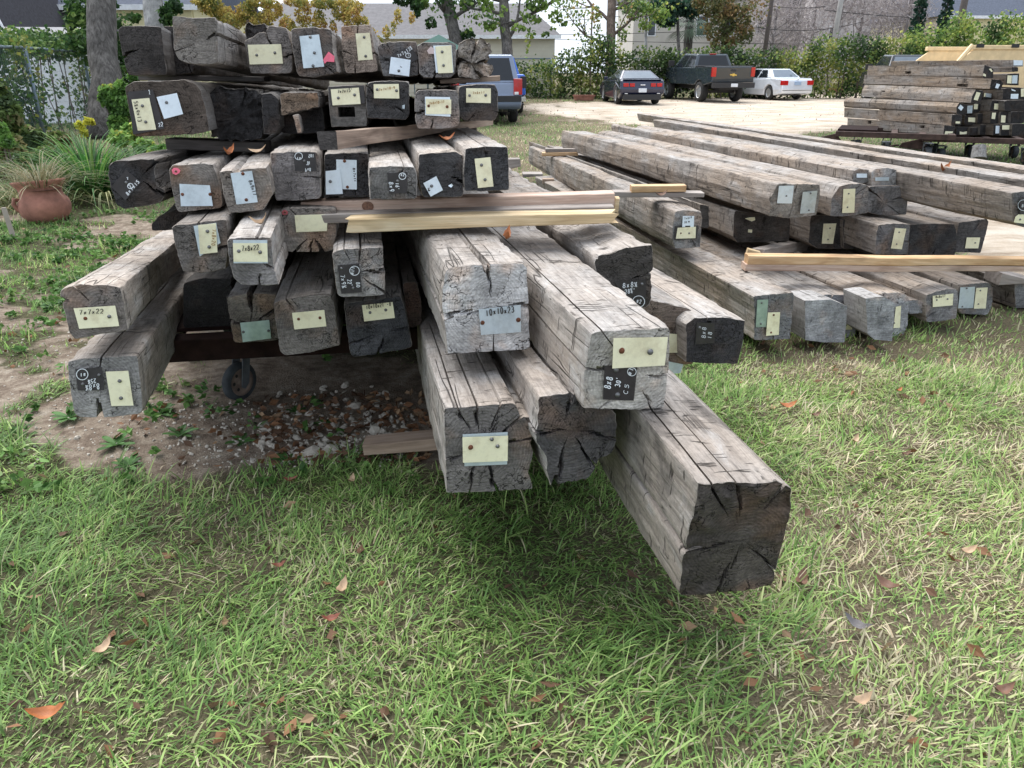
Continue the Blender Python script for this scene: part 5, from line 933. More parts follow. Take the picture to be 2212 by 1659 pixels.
# pale limestone chips
rg = np.random.default_rng(8); mb = MB(); M_STONE = plain("pale_limestone", (.46,.42,.36), .9, 0, .2, 20)
ico = bmesh.new(); bmesh.ops.create_icosphere(ico, subdivisions=1, radius=1); iv = [v.co.copy() for v in ico.verts]; iff = [tuple(v.index for v in f.verts) for f in ico.faces]; ico.free()
cand = []
W_ST = [(560,900,900,990,190,.015),(380,900,880,1000,160,.008),(0,330,690,1000,420,.0055),(330,900,860,1000,420,.0055),(600,860,830,950,90,.014)]
for x0, x1, y0, y1, n, s in W_ST:
    for _ in range(n): cand.append((rg.uniform(x0, x1), rg.uniform(y0, y1), s*rg.uniform(.4, 1.5)*(1.8 if rg.random() < .08 else 1)))
for px, py, s in cand:
    p = ground(px, py); R_ = Matrix.Rotation(rg.uniform(0, 6), 3, 'Z') @ Matrix.Rotation(rg.uniform(0, 6), 3, 'X'); sc = Vector((s*rg.uniform(.7,1.5), s, s*rg.uniform(.4,.9)))
    z = float(relief(p.x, p.y)); mb.add([Vector((p.x, p.y, z+s*.2))+R_ @ Vector((v.x*sc.x*rg.uniform(.75,1.2), v.y*sc.y*rg.uniform(.75,1.2), v.z*sc.z)) for v in iv], iff)
o = mb.build("gravel_chips", M_STONE); tag(o, "scattered pale limestone chips on the bare earth below the stack", None, None, "stuff")
# fallen leaves
def leaf_mesh(L_, w, curl, seed):
    rgx = np.random.default_rng(seed); n = 9; vs = []; fs = []
    for i in range(n):
        t = i/(n-1); ww = w*math.sin(math.pi*min(1, t*1.02))**.8*(1+.12*math.sin(i*2.3)); x = (t-.5)*L_; bz = curl*(t-.5)**2*L_*2
        for s in (-1, -.5, 0, .5, 1): vs.append((x, s*ww/2, bz+abs(s)*ww*.35*curl+float(rgx.normal())*.0012))
    for i in range(n-1):
        for k in range(4): a_ = i*5+k; fs.append((a_, a_+1, a_+6, a_+5))
    vs.append((-L_*.68, 0, bz*.5)); fs.append((0, 2, len(vs)-1)); me = bpy.data.meshes.new("fallen_leaf"); me.from_pydata(vs, [], fs); me.update(); me.polygons.foreach_set('use_smooth', [True]*len(fs)); return me
LM = {}
def leafmat(c):
    if c not in LM: LM[c] = plain("fallen_leaf_%s" % c, dict(orange=(.36,.12,.035), brown=(.15,.075,.045), tan=(.42,.29,.18), grey=(.13,.12,.12), yellow=(.55,.42,.12), red=(.22,.07,.04))[c], .6, 0, .3, 30, .2)
    return LM[c]
def fleaf(px, py, L_, c, label, z=None, rz=0.0, tilt=.1, group=None, curl=.8, P_=None):
    p = P_ or ground(px, py, z or 0); me = leaf_mesh(L_, L_*.42, curl, int(px*7+py)); o = link("fallen_leaf", me, leafmat(c)); o.location = (p.x, p.y, (float(relief(p.x, p.y))+.035 if z is None else z+.006)); o.rotation_euler = (tilt, -tilt*.6, rz); return tag(o, label, "leaf", group)
FL = [(112,1560,.10,'orange',"large orange leaf lying in the grass at the bottom left corner",.2),(740,1290,.075,'tan',"curled tan leaf in the grass below the middle of the photo",1.4),(1700,887,.10,'orange',"orange-brown oval leaf on the lawn right of the nearest beam",.1),
 (1915,1280,.09,'brown',"dark brown leaf right of the nearest beam's blackened end",-.9),(1728,1270,.09,'brown',"dark leaf in the grass touching the nearest beam's lower right",1.1),(1850,1372,.085,'grey',"grey-blue curled leaf in the right foreground",-.8),
 (605,1232,.05,'red',"small reddish leaf in the grass, left of centre",.3),(225,1415,.07,'tan',"pale folded leaf in the left foreground grass",1.2),(720,1360,.06,'red',"reddish leaf fragment below the curled tan one",.2),(1845,960,.07,'tan',"tan leaf on the sunny grass right of the stack",.9),
 (1955,985,.05,'brown',"small brown leaf beyond the tan one on the right lawn",.2),(1940,850,.05,'orange',"small orange leaf on the lawn close to the right stack",.5),(2085,1208,.07,'tan',"pale tan leaf at the right side of the foreground",.2),(2160,1512,.07,'brown',"brown leaf at the bottom right corner",.3),
 (1855,1535,.07,'tan',"flat greyish leaf low in the right foreground",.4),(760,1045,.06,'tan',"tan leaf just below the bare earth under the stack",1.5),(630,1045,.06,'red',"rust leaf at the lawn edge under the stack",.2),(1760,905,.06,'brown',"brown curled leaf behind the orange-brown oval one",.3),
 (390,505,.0,'',"",0)]
for f_ in FL[:-1]: fleaf(f_[0], f_[1], f_[2], f_[3], f_[4], None, f_[5])
def onbeam(key, crop, x, y, Z, L_, c, label, rz, curl=1.2): p = at(*cp(crop, x, y), Z); o = fleaf(x, y, L_, c, label, p.z, rz, .25, None, curl, P_=p); return o
onbeam("r3c","F",1555,250,2.9,.06,'orange',"upright orange leaf on top of the split third row beam",1.2); onbeam("r3c","F",1810,235,2.95,.07,'tan',"long curled tan leaf on top of the split third row beam",.2,.7)
onbeam("r3g","G",1470,125,2.95,.06,'orange',"crumpled orange leaf between the two dark beams at the right of row three",.2,.8); onbeam("r4b","F",1830,862,2.62,.06,'tan',"tan leaf on top of the 7x8x22 beam",.1)
onbeam("h2","L",868,215,2.75,.07,'orange',"narrow orange-tan leaf caught between the 10x10x23 and 8x8x30 beams",1.5); onbeam("m1","H",1225,605,5.35,.09,'brown',"dark curled leaf on the middle row beam by the loose boards",.1,.8)
onbeam("t6","P",1590,445,5.6,.10,'orange',"orange leaf standing on the grey beam at the right",.4,1.5); onbeam("h1","H",380,150,3,.001,'tan',"speck",0) if 0 else None
rg = np.random.default_rng(19); P = []; C = []
for (x0, x1, y0, y1, n) in ((560,940,850,1000,420),(250,560,870,1010,60),(0,300,480,900,60),(1100,2200,720,1650,90),(0,1100,1020,1650,60),(1500,2100,735,900,60),(1150,1850,235,330,120),(1130,1500,205,222,260),(1150,2150,212,262,260),(1900,2212,330,380,80)):
    for _ in range(n):
        p = ground(rg.uniform(x0, x1), rg.uniform(y0, y1)); P.append((p.x, p.y, float(relief(p.x, p.y))+rg.uniform(.006, .03)))
P = np.array(P); o = leafy("leaf_litter", P, .026, [((.11,.06,.035),3),((.20,.10,.05),3),((.34,.22,.13),2),((.20,.10,.05),1)], m=M_DRY, seed=23, flat=.8, long=1.8); tag(o, "brown fallen leaf litter on the earth and lawn", None, None, "stuff")
# ------------------------------------------------------------------ vehicles
M_GLASS = plain("dark_car_glass", (.012,.015,.02), .08, 0, .1, 3, 0, 0, .4); M_PALEGLASS = plain("sky_lit_rear_glass", (.16,.19,.22), .06, .3, .1, 3, 0, 0, 1.0)  # second glass: paler base colour stands in for reflected sky
M_RED = plain("red_tail_light_plastic", (.45,.012,.012), .2, 0, .2, 9, 0, .5); M_PLASTIC = plain("black_trim_plastic", (.02,.02,.022), .6); M_TYRE = plain("car_tyre_rubber", (.018,.018,.018), .85); M_ALLOY = plain("alloy_wheel", (.45,.46,.47), .35, .7)
M_PLATE = plain("number_plate_white", (.65,.68,.72), .5); M_CHROME = plain("chrome_bumper", (.6,.6,.6), .2, 1.0); M_WHITEP = plain("white_reflector", (.75,.75,.75), .3)
def paint(name, c): return plain(name, c, .22, .25, .08, 3, 0, .8)
def wheel(parent, x, y, r, w):
    R_ = Matrix.Translation((x, y, r)) @ Matrix.Rotation(math.pi/2, 4, 'X'); g = empty("wheel", (0,0,0), 0, parent)
    MB().lathe([(r*.62,-w/2),(r*.92,-w/2),(r,-w*.32),(r,w*.32),(r*.92,w/2),(r*.62,w/2)], 26, M=R_).build("tyre", M_TYRE, g, smooth=True)
    mb = MB().lathe([(0,-w*.3),(r*.2,-w*.42),(r*.55,-w*.30),(r*.64,-w*.46),(r*.64,w*.46),(r*.55,w*.30),(r*.2,w*.42),(0,w*.3)], 26, M=R_)
    for k in range(5):
        a_ = k*2*math.pi/5; 
        for s in (-1, 1): mb.box(-.03, .03, .1*r, .6*r, s*w*.38-.012, s*w*.38+.012, M=R_ @ Matrix.Rotation(a_, 4, 'Z'))
    mb.build("rim", M_ALLOY, g)
def vehicle(name, label, cat, px, Zr, head, Wd, Ln, body, cab, mats, wheels, r, glass, lights, extra=None, ph=None, tumble=.18, rearglass=None, tw=.24):
    """local x: 0 at the rear bumper, forward positive. body: side outline (x,z) above the sills; cab: base rear, top rear, top front, base front"""
    p = at(px, 0, 1); q = ground(px, ph); g = empty(name, (q.x, q.y, 0), head); tag(g, label, cat)
    arch = []
    low = body['sill']; pts = list(body['top']); bot = []
    for wx in wheels:
        ra = r*1.13; a_ = [math.pi-math.pi*i/8 for i in range(9)]
        bot += [(wx-ra*1.0, low)]+[(wx-ra*math.cos(math.pi*i/8)*1.0, max(low, r+ra*math.sin(math.pi*i/8))) for i in range(1, 8)]+[(wx+ra, low)]
    poly = pts+bot[::-1] if False else pts[::-1]+bot      # outline: along the bottom rear to front, back over the top
    h = Wd/2; n = len(poly); vs = []
    for y_, ins in ((-h, 0), (h, 0)):
        for x_, z_ in poly:
            k = max(0, (z_-body['belt'])*.25) if z_ > body['belt'] else max(0, (body['belt']*.55-z_))*.12; vs.append((x_, y_*(1-k/ h if h else 1), z_))
    mb = MB(); mb.add(vs, [tuple(range(n)), tuple(range(2*n-1, n-1, -1))]+[(i, n+i, n+(i+1) % n, (i+1) % n) for i in range(n)])
    mb.build("body", mats['paint'], g, bevel=.075, seg=4)
    if cab:
        (a0, z0), (a1, z1), (a2, z2), (a3, z3) = cab; hb, ht = h-.06, h-.06-tumble
        vs = [(a0,-hb,z0),(a3,-hb,z3),(a3,hb,z3),(a0,hb,z0),(a1,-ht,z1),(a2,-ht,z2),(a2,ht,z2),(a1,ht,z1)]
        MB().add(vs, [(0,1,2,3),(4,7,6,5),(0,4,5,1),(3,2,6,7),(0,3,7,4),(1,5,6,2)]).build("cabin", mats['paint'], g, bevel=.05, seg=3)
        def P_(u, v, side):   # point on the cabin side: u along, v up
            xb, xt = a0+(a3-a0)*u, a1+(a2-a1)*u; zb, zt = z0+(z3-z0)*u, z1+(z2-z1)*u; return (xb+(xt-xb)*v, side*(hb+(ht-hb)*v+.006), zb+(zt-zb)*v)
        for u0, u1 in glass:
            for s in (-1, 1): MB().add([P_(u0,.08,s),P_(u1,.08,s),P_(u1,.86,s),P_(u0,.86,s)]+[tuple(Vector(P_(a_,b_,s))-Vector((0,s*.01,0))) for a_, b_ in ((u0,.08),(u1,.08),(u1,.86),(u0,.86))], [(0,1,2,3),(7,6,5,4),(0,4,5,1),(1,5,6,2),(2,6,7,3),(3,7,4,0)]).build("side_window", M_GLASS, g)
        def R_(u, v, off=.007): yb = -hb+2*hb*u; yt = -ht+2*ht*u; nrm = Vector((-(z1-z0), 0, (a1-a0))).normalized()*off; return Vector((a0+(a1-a0)*v, yb+(yt-yb)*v, z0+(z1-z0)*v))+nrm*(1 if True else 0)
        rg0 = rearglass or (.08,.92,.10,.88)
        MB().add([R_(rg0[0],rg0[2]),R_(rg0[1],rg0[2]),R_(rg0[1],rg0[3]),R_(rg0[0],rg0[3])]+[R_(u,v,-.01) for u,v in ((rg0[0],rg0[2]),(rg0[1],rg0[2]),(rg0[1],rg0[3]),(rg0[0],rg0[3]))], [(0,3,2,1),(4,5,6,7),(0,1,5,4),(1,2,6,5),(2,3,7,6),(3,0,4,7)]).build("rear_window", mats.get('rglass', M_GLASS), g)
        wf = [Vector((a3+(a2-a3)*v, (-hb+2*hb*u)*(1-v)+(-ht+2*ht*u)*v, z3+(z2-z3)*v))+Vector((.012,0,.006)) for u, v in ((.06,.1),(.94,.1),(.94,.9),(.06,.9))]
        MB().add(wf, [(0,1,2,3)]).build("windscreen", M_GLASS, g)
    for wx in wheels:
        for s in (-1, 1): wheel(g, wx, s*(h-.02-tw/2), r, tw)
    for nm, x0, x1, y0, y1, z0, z1, mt in lights: MB().box(x0, x1, y0, y1, z0, z1).build(nm, mt, g, bevel=.012)
    return g
# dark blue coupe
P1 = paint("midnight_blue_paint", (.012,.016,.045))
vehicle("parked_coupe","low dark blue coupe parked with its tail to the lot, by the planter","car",1386,33,math.radians(94.5),1.9,4.8,
  dict(sill=.2,belt=.85,top=[(.02,.45),(-.02,.62),(.05,.9),(.12,1.0),(.55,1.02),(1.2,.98),(3.2,.95),(4.2,.86),(4.7,.7),(4.8,.45),(4.75,.25)]),((.5,1.0),(1.25,1.34),(2.2,1.37),(3.25,.96)),dict(paint=P1,rglass=M_PALEGLASS),(1.0,3.85),.36,[(.35,.78)],
  [("tail_light",-.035,.03,-.82,-.60,.72,.86,M_RED),("tail_light",-.035,.03,-.55,-.34,.72,.86,M_RED),("tail_light",-.035,.03,.34,.55,.72,.86,M_RED),("tail_light",-.035,.03,.60,.82,.72,.86,M_RED),("number_plate",-.05,.0,-.17,.17,.50,.66,M_PLATE),("rear_diffuser",-.03,.1,-.8,.8,.2,.42,M_PLASTIC),("spoiler",.02,.2,-.82,.82,1.02,1.05,P1),
   ("emblem",-.045,.0,-.10,.10,.77,.81,M_WHITEP),("door_mirror",2.75,2.9,.93,1.12,.95,1.08,P1),("reflector",-.035,.0,-.75,-.62,.44,.47,M_WHITEP),("reflector",-.035,.0,.62,.75,.44,.47,M_WHITEP)],ph=227,tumble=.28)
# lifted pickup
P2 = paint("slate_blue_grey_paint", (.030,.042,.055))
pk = vehicle("parked_pickup","lifted slate grey crew-cab pickup with a gold emblem, beside the white sedan","pickup truck",1578,32,math.radians(103),2.05,5.9,
  dict(sill=.72,belt=1.2,top=[(.0,.85),(.0,1.48),(.06,1.5),(1.9,1.5),(1.95,1.46),(4.4,1.46),(5.6,1.38),(5.85,1.2),(5.9,.8)]),((1.95,1.44),(2.15,2.02),(3.55,2.05),(4.35,1.44)),dict(paint=P2,rglass=M_GLASS),(1.25,4.85),.44,[(.06,.42),(.48,.86)],
  [("tail_light",-.03,.08,-1.03,-.84,1.08,1.46,M_RED),("tail_light",-.03,.08,.84,1.03,1.08,1.46,M_RED),("bumper",-.18,.02,-1.0,1.0,.62,.84,M_PLASTIC),("number_plate",-.21,-.17,-.16,.16,.66,.80,M_PLATE),("tailgate_handle",-.02,.03,-.12,.12,1.30,1.38,M_PLASTIC),
   ("bed_rim",.0,1.9,-.99,-.93,1.5,1.53,M_PLASTIC),("bed_rim",.0,1.9,.93,.99,1.5,1.53,M_PLASTIC),("bed_rim",-.01,.05,-.93,.93,1.5,1.53,M_PLASTIC),("high_brake_light",2.1,2.16,-.16,.16,2.0,2.04,M_RED),("door_mirror",4.0,4.15,1.03,1.3,1.5,1.75,M_PLASTIC),("door_mirror",4.0,4.15,-1.3,-1.03,1.5,1.75,M_PLASTIC),("axle",1.15,1.35,-.8,.8,.38,.5,M_PLASTIC),("chassis",.3,5.4,-.45,.45,.52,.72,M_PLASTIC)],ph=222,tumble=.22,tw=.30)
MB().prism([(-.17,1.16),(-.05,1.18),(-.05,1.21),(.05,1.21),(.05,1.18),(.17,1.19),(.15,1.13),(.05,1.135),(.05,1.10),(-.05,1.10),(-.05,1.13),(-.15,1.12)],-.02,.0,'x').build("emblem", plain("gold_emblem", (.7,.5,.12), .3, .6), pk)
P3 = paint("white_car_paint", (.72,.76,.82))
vehicle("parked_sedan","white four-door sedan with red tail lights, parked right of the lifted pickup","car",1718,36,math.radians(108),1.76,4.7,
  dict(sill=.2,belt=.8,top=[(.0,.3),(-.03,.5),(.02,.9),(.1,.97),(.95,1.0),(1.0,.98),(3.5,.92),(4.5,.78),(4.68,.6),(4.7,.3)]),((.85,.98),(1.45,1.38),(2.7,1.40),(3.6,.92)),dict(paint=P3,rglass=M_PALEGLASS),(.98,3.7),.32,[(.14,.42),(.46,.82)],
  [("tail_light",-.04,.12,-.87,-.54,.68,.88,M_RED),("tail_light",-.04,.12,.54,.87,.68,.88,M_RED),("number_plate",-.05,.0,-.17,.17,.68,.84,plain("number_plate_blue", (.30,.40,.55), .5)),("bumper_strip",-.05,.0,-.8,.8,.44,.46,M_PLASTIC),("emblem",-.03,.02,-.04,.04,.9,.94,M_CHROME),("door_mirror",3.0,3.12,.86,1.02,.95,1.06,P3)],ph=217,tumble=.26,tw=.2)
P4 = paint("grey_blue_suv_paint", (.15,.19,.27))
sv = vehicle("parked_suv","grey-blue sport utility car seen past the right end of the front stack","car",1052,21,math.radians(96),1.98,5.1,
  dict(sill=.3,belt=1.1,top=[(.0,.42),(-.10,.5),(-.10,.72),(.0,.78),(.04,1.12),(4.0,1.12),(4.9,1.0),(5.1,.8),(5.1,.4)]),((.05,1.10),(.38,1.84),(3.2,1.88),(4.0,1.12)),dict(paint=P4,rglass=M_GLASS),(1.1,4.1),.38,[(.04,.26),(.30,.55),(.6,.88)],
  [("tail_light",-.03,.2,-1.0,-.76,.80,1.22,M_RED),("tail_light",-.03,.2,.76,1.0,.80,1.22,M_RED),("reversing_light",-.036,.0,-.90,-.78,.80,.88,M_WHITEP),("bumper_top",-.12,.0,-.97,.97,.62,.78,M_PLASTIC),("number_plate",-.05,.0,-.17,.17,.85,1.0,M_PLATE)],ph=270,tumble=.16)
P5 = paint("bright_blue_paint", (.01,.09,.42))
vehicle("parked_pickup","bright blue pickup with tow ball, mostly hidden behind the grey-blue car","pickup truck",1073,25,math.radians(94),2.0,5.6,
  dict(sill=.5,belt=1.1,top=[(.0,.62),(.0,1.25),(.05,1.28),(1.8,1.28),(4.3,1.25),(5.4,1.15),(5.6,.7)]),((2.0,1.25),(2.25,1.84),(3.4,1.86),(4.2,1.25)),dict(paint=P5,rglass=M_GLASS),(1.2,4.5),.40,[(.06,.4),(.46,.86)],
  [("tail_light",-.02,.3,-1.01,-.80,.85,1.22,M_PLASTIC),("tail_light",-.02,.3,.80,1.01,.85,1.22,M_PLASTIC),("bumper",-.22,.0,-.97,.97,.42,.58,M_CHROME),("tow_ball",-.5,-.2,-.9,-.84,.34,.38,M_PLASTIC)],ph=248,tumble=.2,tw=.26)
P6 = paint("black_pickup_paint", (.03,.033,.038))
vehicle("parked_pickup","dark pickup with a pale reflecting rear window, rising behind the far stack","pickup truck",1990,29,math.radians(83),2.05,5.8,
  dict(sill=.55,belt=1.1,top=[(.0,.7),(.0,1.4),(1.9,1.4),(4.4,1.35),(5.6,1.25),(5.8,.7)]),((1.95,1.35),(2.3,1.96),(3.5,1.98),(4.35,1.35)),dict(paint=P6,rglass=M_PALEGLASS),(1.2,4.7),.40,[(.06,.4),(.46,.86)],
  [("tail_light",-.02,.1,-1.03,-.86,1.0,1.35,M_RED),("tail_light",-.02,.1,.86,1.03,1.0,1.35,M_RED),("door_mirror",4.0,4.15,1.0,1.3,1.35,1.6,M_PLASTIC),("bumper",-.15,.02,-1.0,1.0,.5,.7,M_CHROME)],ph=228,tumble=.2,tw=.28)
# yellow dump trailer
M_YEL = plain("faded_yellow_steel", (.74,.56,.32), .55, .1, .15, 4); p = ground(2045, 262); g = empty("dump_trailer", (p.x, p.y+.6, 0), math.radians(4)); g.scale = (1, 1, 1.14); tag(g, "large faded yellow steel dump trailer behind the far stack", "trailer")
MB().prism([(0,.7),(7,.7),(7,1.75),(.75,1.75),(.35,1.5)], 0, .06, 'y').build("side_panel", M_YEL, g, bevel=.01)
MB().prism([(0,.7),(7,.7),(7,1.75),(.75,1.75),(.35,1.5)], 2.34, 2.4, 'y').build("side_panel", M_YEL, g, bevel=.01)
MB().add([(.75,.06,1.6),(7,.06,1.6),(7,.9,.95),(1.4,.9,.95)]+[(.75,.06,1.55),(7,.06,1.55),(7,.9,.9),(1.4,.9,.9)], [(0,1,2,3),(7,6,5,4),(0,4,5,1),(1,5,6,2),(2,6,7,3),(3,7,4,0)]).build("floor_panel", plain("pale_yellow_steel", (.8,.66,.45), .6), g)
mb = MB().box(.62,7.0,-.04,.1,1.752,1.86); mb.build("top_rail", M_YEL, g, bevel=.015); MB().box(.62,7.0,2.3,2.44,1.752,1.86).build("top_rail", M_YEL, g, bevel=.015)
MB().tube([(.0,.0,1.1),(.65,.0,1.86)], .06, 6).build("corner_post", M_YEL, g)
for k in range(6): MB().box(.75+k*1.1, .98+k*1.1, -.07, -.042, 1.80, 1.89).build("tarp_hook", M_PLASTIC, g)
MB().box(.2,6.8,.4,2.0,.5,.698).build("chassis", M_PLASTIC, g)
for xx in (3.2, 4.3): wheel(g, xx, .2, .42, .26); wheel(g, xx, 2.2, .42, .26)
# planter boxes
for px, py, Ln, lab in ((1261, 217, 1.0, "long terracotta planter at the hedge foot left of the dark coupe"), (1811, 199, 1.15, "terracotta planter at the hedge foot right of the white sedan"), (1404, 206, .8, "terracotta planter half hidden between coupe and pickup")):
    p = ground(px, py); g = empty("planter_box", (p.x, p.y, 0), .03); tag(g, lab, "planter"); h = .24
    MB().add([(-Ln*.44,-.12,0),(Ln*.44,-.12,0),(Ln*.44,.12,0),(-Ln*.44,.12,0),(-Ln/2,-.16,h),(Ln/2,-.16,h),(Ln/2,.16,h),(-Ln/2,.16,h)], [(3,2,1,0),(0,1,5,4),(1,2,6,5),(2,3,7,6),(3,0,4,7)]).build("trough", M_TERRA, g, bevel=.01)
    MB().box(-Ln/2-.02, Ln/2+.02, -.18, -.15, h-.05, h+.01).box(-Ln/2-.02, Ln/2+.02, .15, .18, h-.05, h+.01).build("rim", M_TERRA, g); MB().box(-Ln*.47, Ln*.47, -.145, .145, h-.05, h-.02).build("soil", M_SOIL, g)

# ------------------------------------------------------------------ fences
M_GALV = plain("galvanised_steel", (.17,.22,.26), .5, .5, .2, 12); M_GALVB = plain("dark_galvanised_steel", (.07,.08,.09), .6, .4, .2, 12)
def chain_fence(label, pts, h, step=3.0, mesh=True, dia=.10, rr=.032):
    g = empty("chain_link_fence", (pts[0][0], pts[0][1], 0)); tag(g, label, "fence"); O = Vector((pts[0][0], pts[0][1], 0)); mb2 = MB()
    for a_, b_ in zip(pts[:-1], pts[1:]):
        A_, B_ = Vector((*a_, 0))-O, Vector((*b_, 0))-O; Ln = (B_-A_).length; d = (B_-A_).normalized(); n = max(1, round(Ln/step))
        for i in range(n+1):
            q = A_+(B_-A_)*i/n
            if i < n or b_ == pts[-1]: MB().tube([q+Vector((0,0,-.05)), q+Vector((0,0,h+.03))], rr*1.35, 8).build("post", M_GALV, g, smooth=True)
        MB().tube([A_+Vector((0,0,h)), B_+Vector((0,0,h))], rr, 6).build("top_rail", M_GALV, g, smooth=True)
        if mesh:
            side = d.cross(Vector((0,0,1)))*.004; k = 0; x = -h
            while x < Ln:
                for s in (1, -1):
                    x0, x1 = (x, x+h) if s == 1 else (x+h, x); z0, z1 = 0.03, h-.02
                    if x0 < 0: z0 += -x0/(x1-x0)*(z1-z0); x0 = 0
                    if x1 < 0: z1 = z0+(0-x0)/(x1-x0)*(z1-z0); x1 = 0
                    if x0 > Ln: z0 += (Ln-x0)/(x1-x0)*(z1-z0); x0 = Ln
                    if x1 > Ln: z1 = z0+(Ln-x0)/(x1-x0)*(z1-z0); x1 = Ln
                    p_, q_ = A_+d*x0+Vector((0,0,z0))+side*s, A_+d*x1+Vector((0,0,z1))+side*s; w = Vector((0,0,.0035)); t_ = d*.0035
                    mb2.add([p_-t_, p_+t_, q_+t_, q_-t_], [(0,1,2,3)])
                x += dia
    if mesh: o = mb2.build("wire_mesh", M_GALV, g)
    return g
pL = [at(-260,70,11.2), ground(100,315), at(179,113,21), at(330,110,34), at(400,110,44)]
chain_fence("rusting chain link fence overgrown with vines along the left side", [(p[0], p[1]) for p in pL[:3]], 1.9, 6.5, True, .075)
yB = 42.5
chain_fence("long chain link fence under the hedge at the back of the lot", [(-14, 44), (2, yB), (44, 41)], 1.85, 3.2, False)
# white corrugated sheeting seen through the left fence
M_SIDING = plain("white_siding", (.62,.64,.66), .6, 0, .08, 2)
def siding_wall(name, parent, x0, x1, y, z0, z1, m, pitch=.2):
    mb = MB(); z = z0
    while z < z1-.01:
        zt = min(z+pitch, z1); mb.add([(x0,y-.02,z),(x1,y-.02,z),(x1,y-.004,zt),(x0,y-.004,zt),(x0,y+.04,z),(x1,y+.04,z),(x1,y+.04,zt),(x0,y+.04,zt)], [(0,1,2,3),(4,7,6,5),(0,4,5,1),(3,2,6,7),(0,3,7,4),(1,5,6,2)]); z = zt
    return mb.build(name, m, parent)
p = at(60, 290, 21.5); g = empty("white_shed", (p.x-1.2, p.y+.9, 0), math.radians(8)); tag(g, "white shed wall glimpsed through the vine-covered fence at the left", "shed"); siding_wall("wall", g, 0, 3.0, 0, 0, 2.3, plain("bright_white_siding", (.8,.82,.85), .5)); siding_wall("wall", g, 0, 3.0, 2.6, 0, 2.3, M_SIDING)
MB().add([(-.2,-.2,2.3),(3.2,-.2,2.3),(3.2,2.8,2.3),(-.2,2.8,2.3),(-.2,1.3,2.6),(3.2,1.3,2.6)], [(0,1,5,4),(3,4,5,2),(0,4,3),(1,2,5),(0,3,2,1)]).build("roof", plain("grey_shed_roof", (.2,.2,.21), .8), g)

# ------------------------------------------------------------------ houses
M_ROOFD = plain("dark_shingles", (.035,.035,.045), .9, 0, .35, 14, .3); M_ROOFB = plain("blue_grey_shingles", (.085,.10,.135), .9, 0, .25, 10, .3); M_ROOFG = plain("grey_shingles", (.12,.115,.12), .9, 0, .25, 5, .3)
M_CREAMW = plain("cream_siding", (.60,.56,.46), .7, 0, .06, 2); M_YELW = plain("pale_yellow_wall", (.72,.66,.40), .7, 0, .05, 2); M_TRIM = plain("white_trim", (.75,.77,.8), .5); M_WIN = plain("window_glass", (.04,.05,.06), .1, 0, .2, 2)
def gable_house(name, label, X0, X1, Y0, Y1, eave, ridge, wall, roof, axis='x', siding=True, wins=(), over=.35, hip=0.0):
    g = empty(name, ((X0+X1)/2, (Y0+Y1)/2, 0)); tag(g, label, "house"); a_, b_ = (X1-X0)/2, (Y1-Y0)/2
    mb = MB()
    siding_wall("wall", g, -a_, a_, -b_, 0, eave, wall) if siding else MB().box(-a_, a_, -b_-.04, -b_+.04, 0, eave).build("wall", wall, g)
    MB().box(-a_, a_, b_-.04, b_+.04, 0, eave).build("wall", wall, g)
    for s in (-1, 1): MB().box(s*a_-.05, s*a_+.05, -b_+.042, b_-.042, 0, eave).build("wall", wall, g)
    o_ = over; e = eave-.05
    if axis == 'x':
        hx = hip; vs = [(-a_-o_,-b_-o_,e),(a_+o_,-b_-o_,e),(a_+o_,b_+o_,e),(-a_-o_,b_+o_,e),(-a_-o_+hx,0,ridge),(a_+o_-hx,0,ridge)]; fs = [(0,1,5,4),(2,3,4,5),(0,4,3),(1,2,5),(0,3,2,1)]
    else:
        vs = [(-a_-o_,-b_-o_,e),(a_+o_,-b_-o_,e),(a_+o_,b_+o_,e),(-a_-o_,b_+o_,e),(0,-b_-o_,ridge),(0,b_+o_,ridge)]; fs = [(0,4,5,3),(1,2,5,4),(2,3,5),(0,3,2,1)]
        MB().add([(-a_,-b_-.02,e),(a_,-b_-.02,e),(0,-b_-.02,ridge-.25)]+[(-a_,-b_+.06,e),(a_,-b_+.06,e),(0,-b_+.06,ridge-.25)], [(0,1,2),(5,4,3),(0,3,4,1),(1,4,5,2),(2,5,3,0)]).build("gable", wall, g)
        for s in (-1, 1):
            MB().add([(s*(a_+o_),-b_-o_-.05,e-.12),(s*(a_+o_),-b_-o_-.05,e+.06),(0,-b_-o_-.05,ridge+.06),(0,-b_-o_-.05,ridge-.14)]+[(s*(a_+o_),-b_-o_,e-.12),(s*(a_+o_),-b_-o_,e+.06),(0,-b_-o_,ridge+.06),(0,-b_-o_,ridge-.14)], [(0,1,2,3),(7,6,5,4),(0,4,5,1),(3,2,6,7),(0,3,7,4),(1,5,6,2)]).build("bargeboard", M_TRIM, g)
        fs = [(0,4,5,3),(1,2,5,4),(2,3,5)]
    MB().add(vs, fs).build("roof", roof, g)
    MB().box(-a_-o_, a_+o_, -b_-o_-.05, -b_-o_+.0, e-.16, e+.02).build("fascia", M_TRIM, g) if axis == 'x' else None
    for x, z, w, h in wins:
        f_ = MB().box(x-w/2-.07, x+w/2+.07, -b_-.09, -b_-.045, z-.07, z+h+.07).build("window", M_TRIM, g); MB().box(x-w/2, x+w/2, -b_-.10, -b_-.092, z, z+h).build("pane", M_WIN, f_)
    return g
def XZ(px, Z): return (px-CX)/FPX*Z
gable_house("house", "steep white gabled house with dark roof at the top left corner", XZ(70,29), XZ(172,29), 27, 34, 2.6, 6.4, M_SIDING, M_ROOFD, 'y')
o = BEAMS and MB(); g = gable_house("house", "long dark shingled roof left of the white gable", -26, XZ(68,30), 28.6, 36, 3.0, 7.2, M_SIDING, M_ROOFD, 'x')
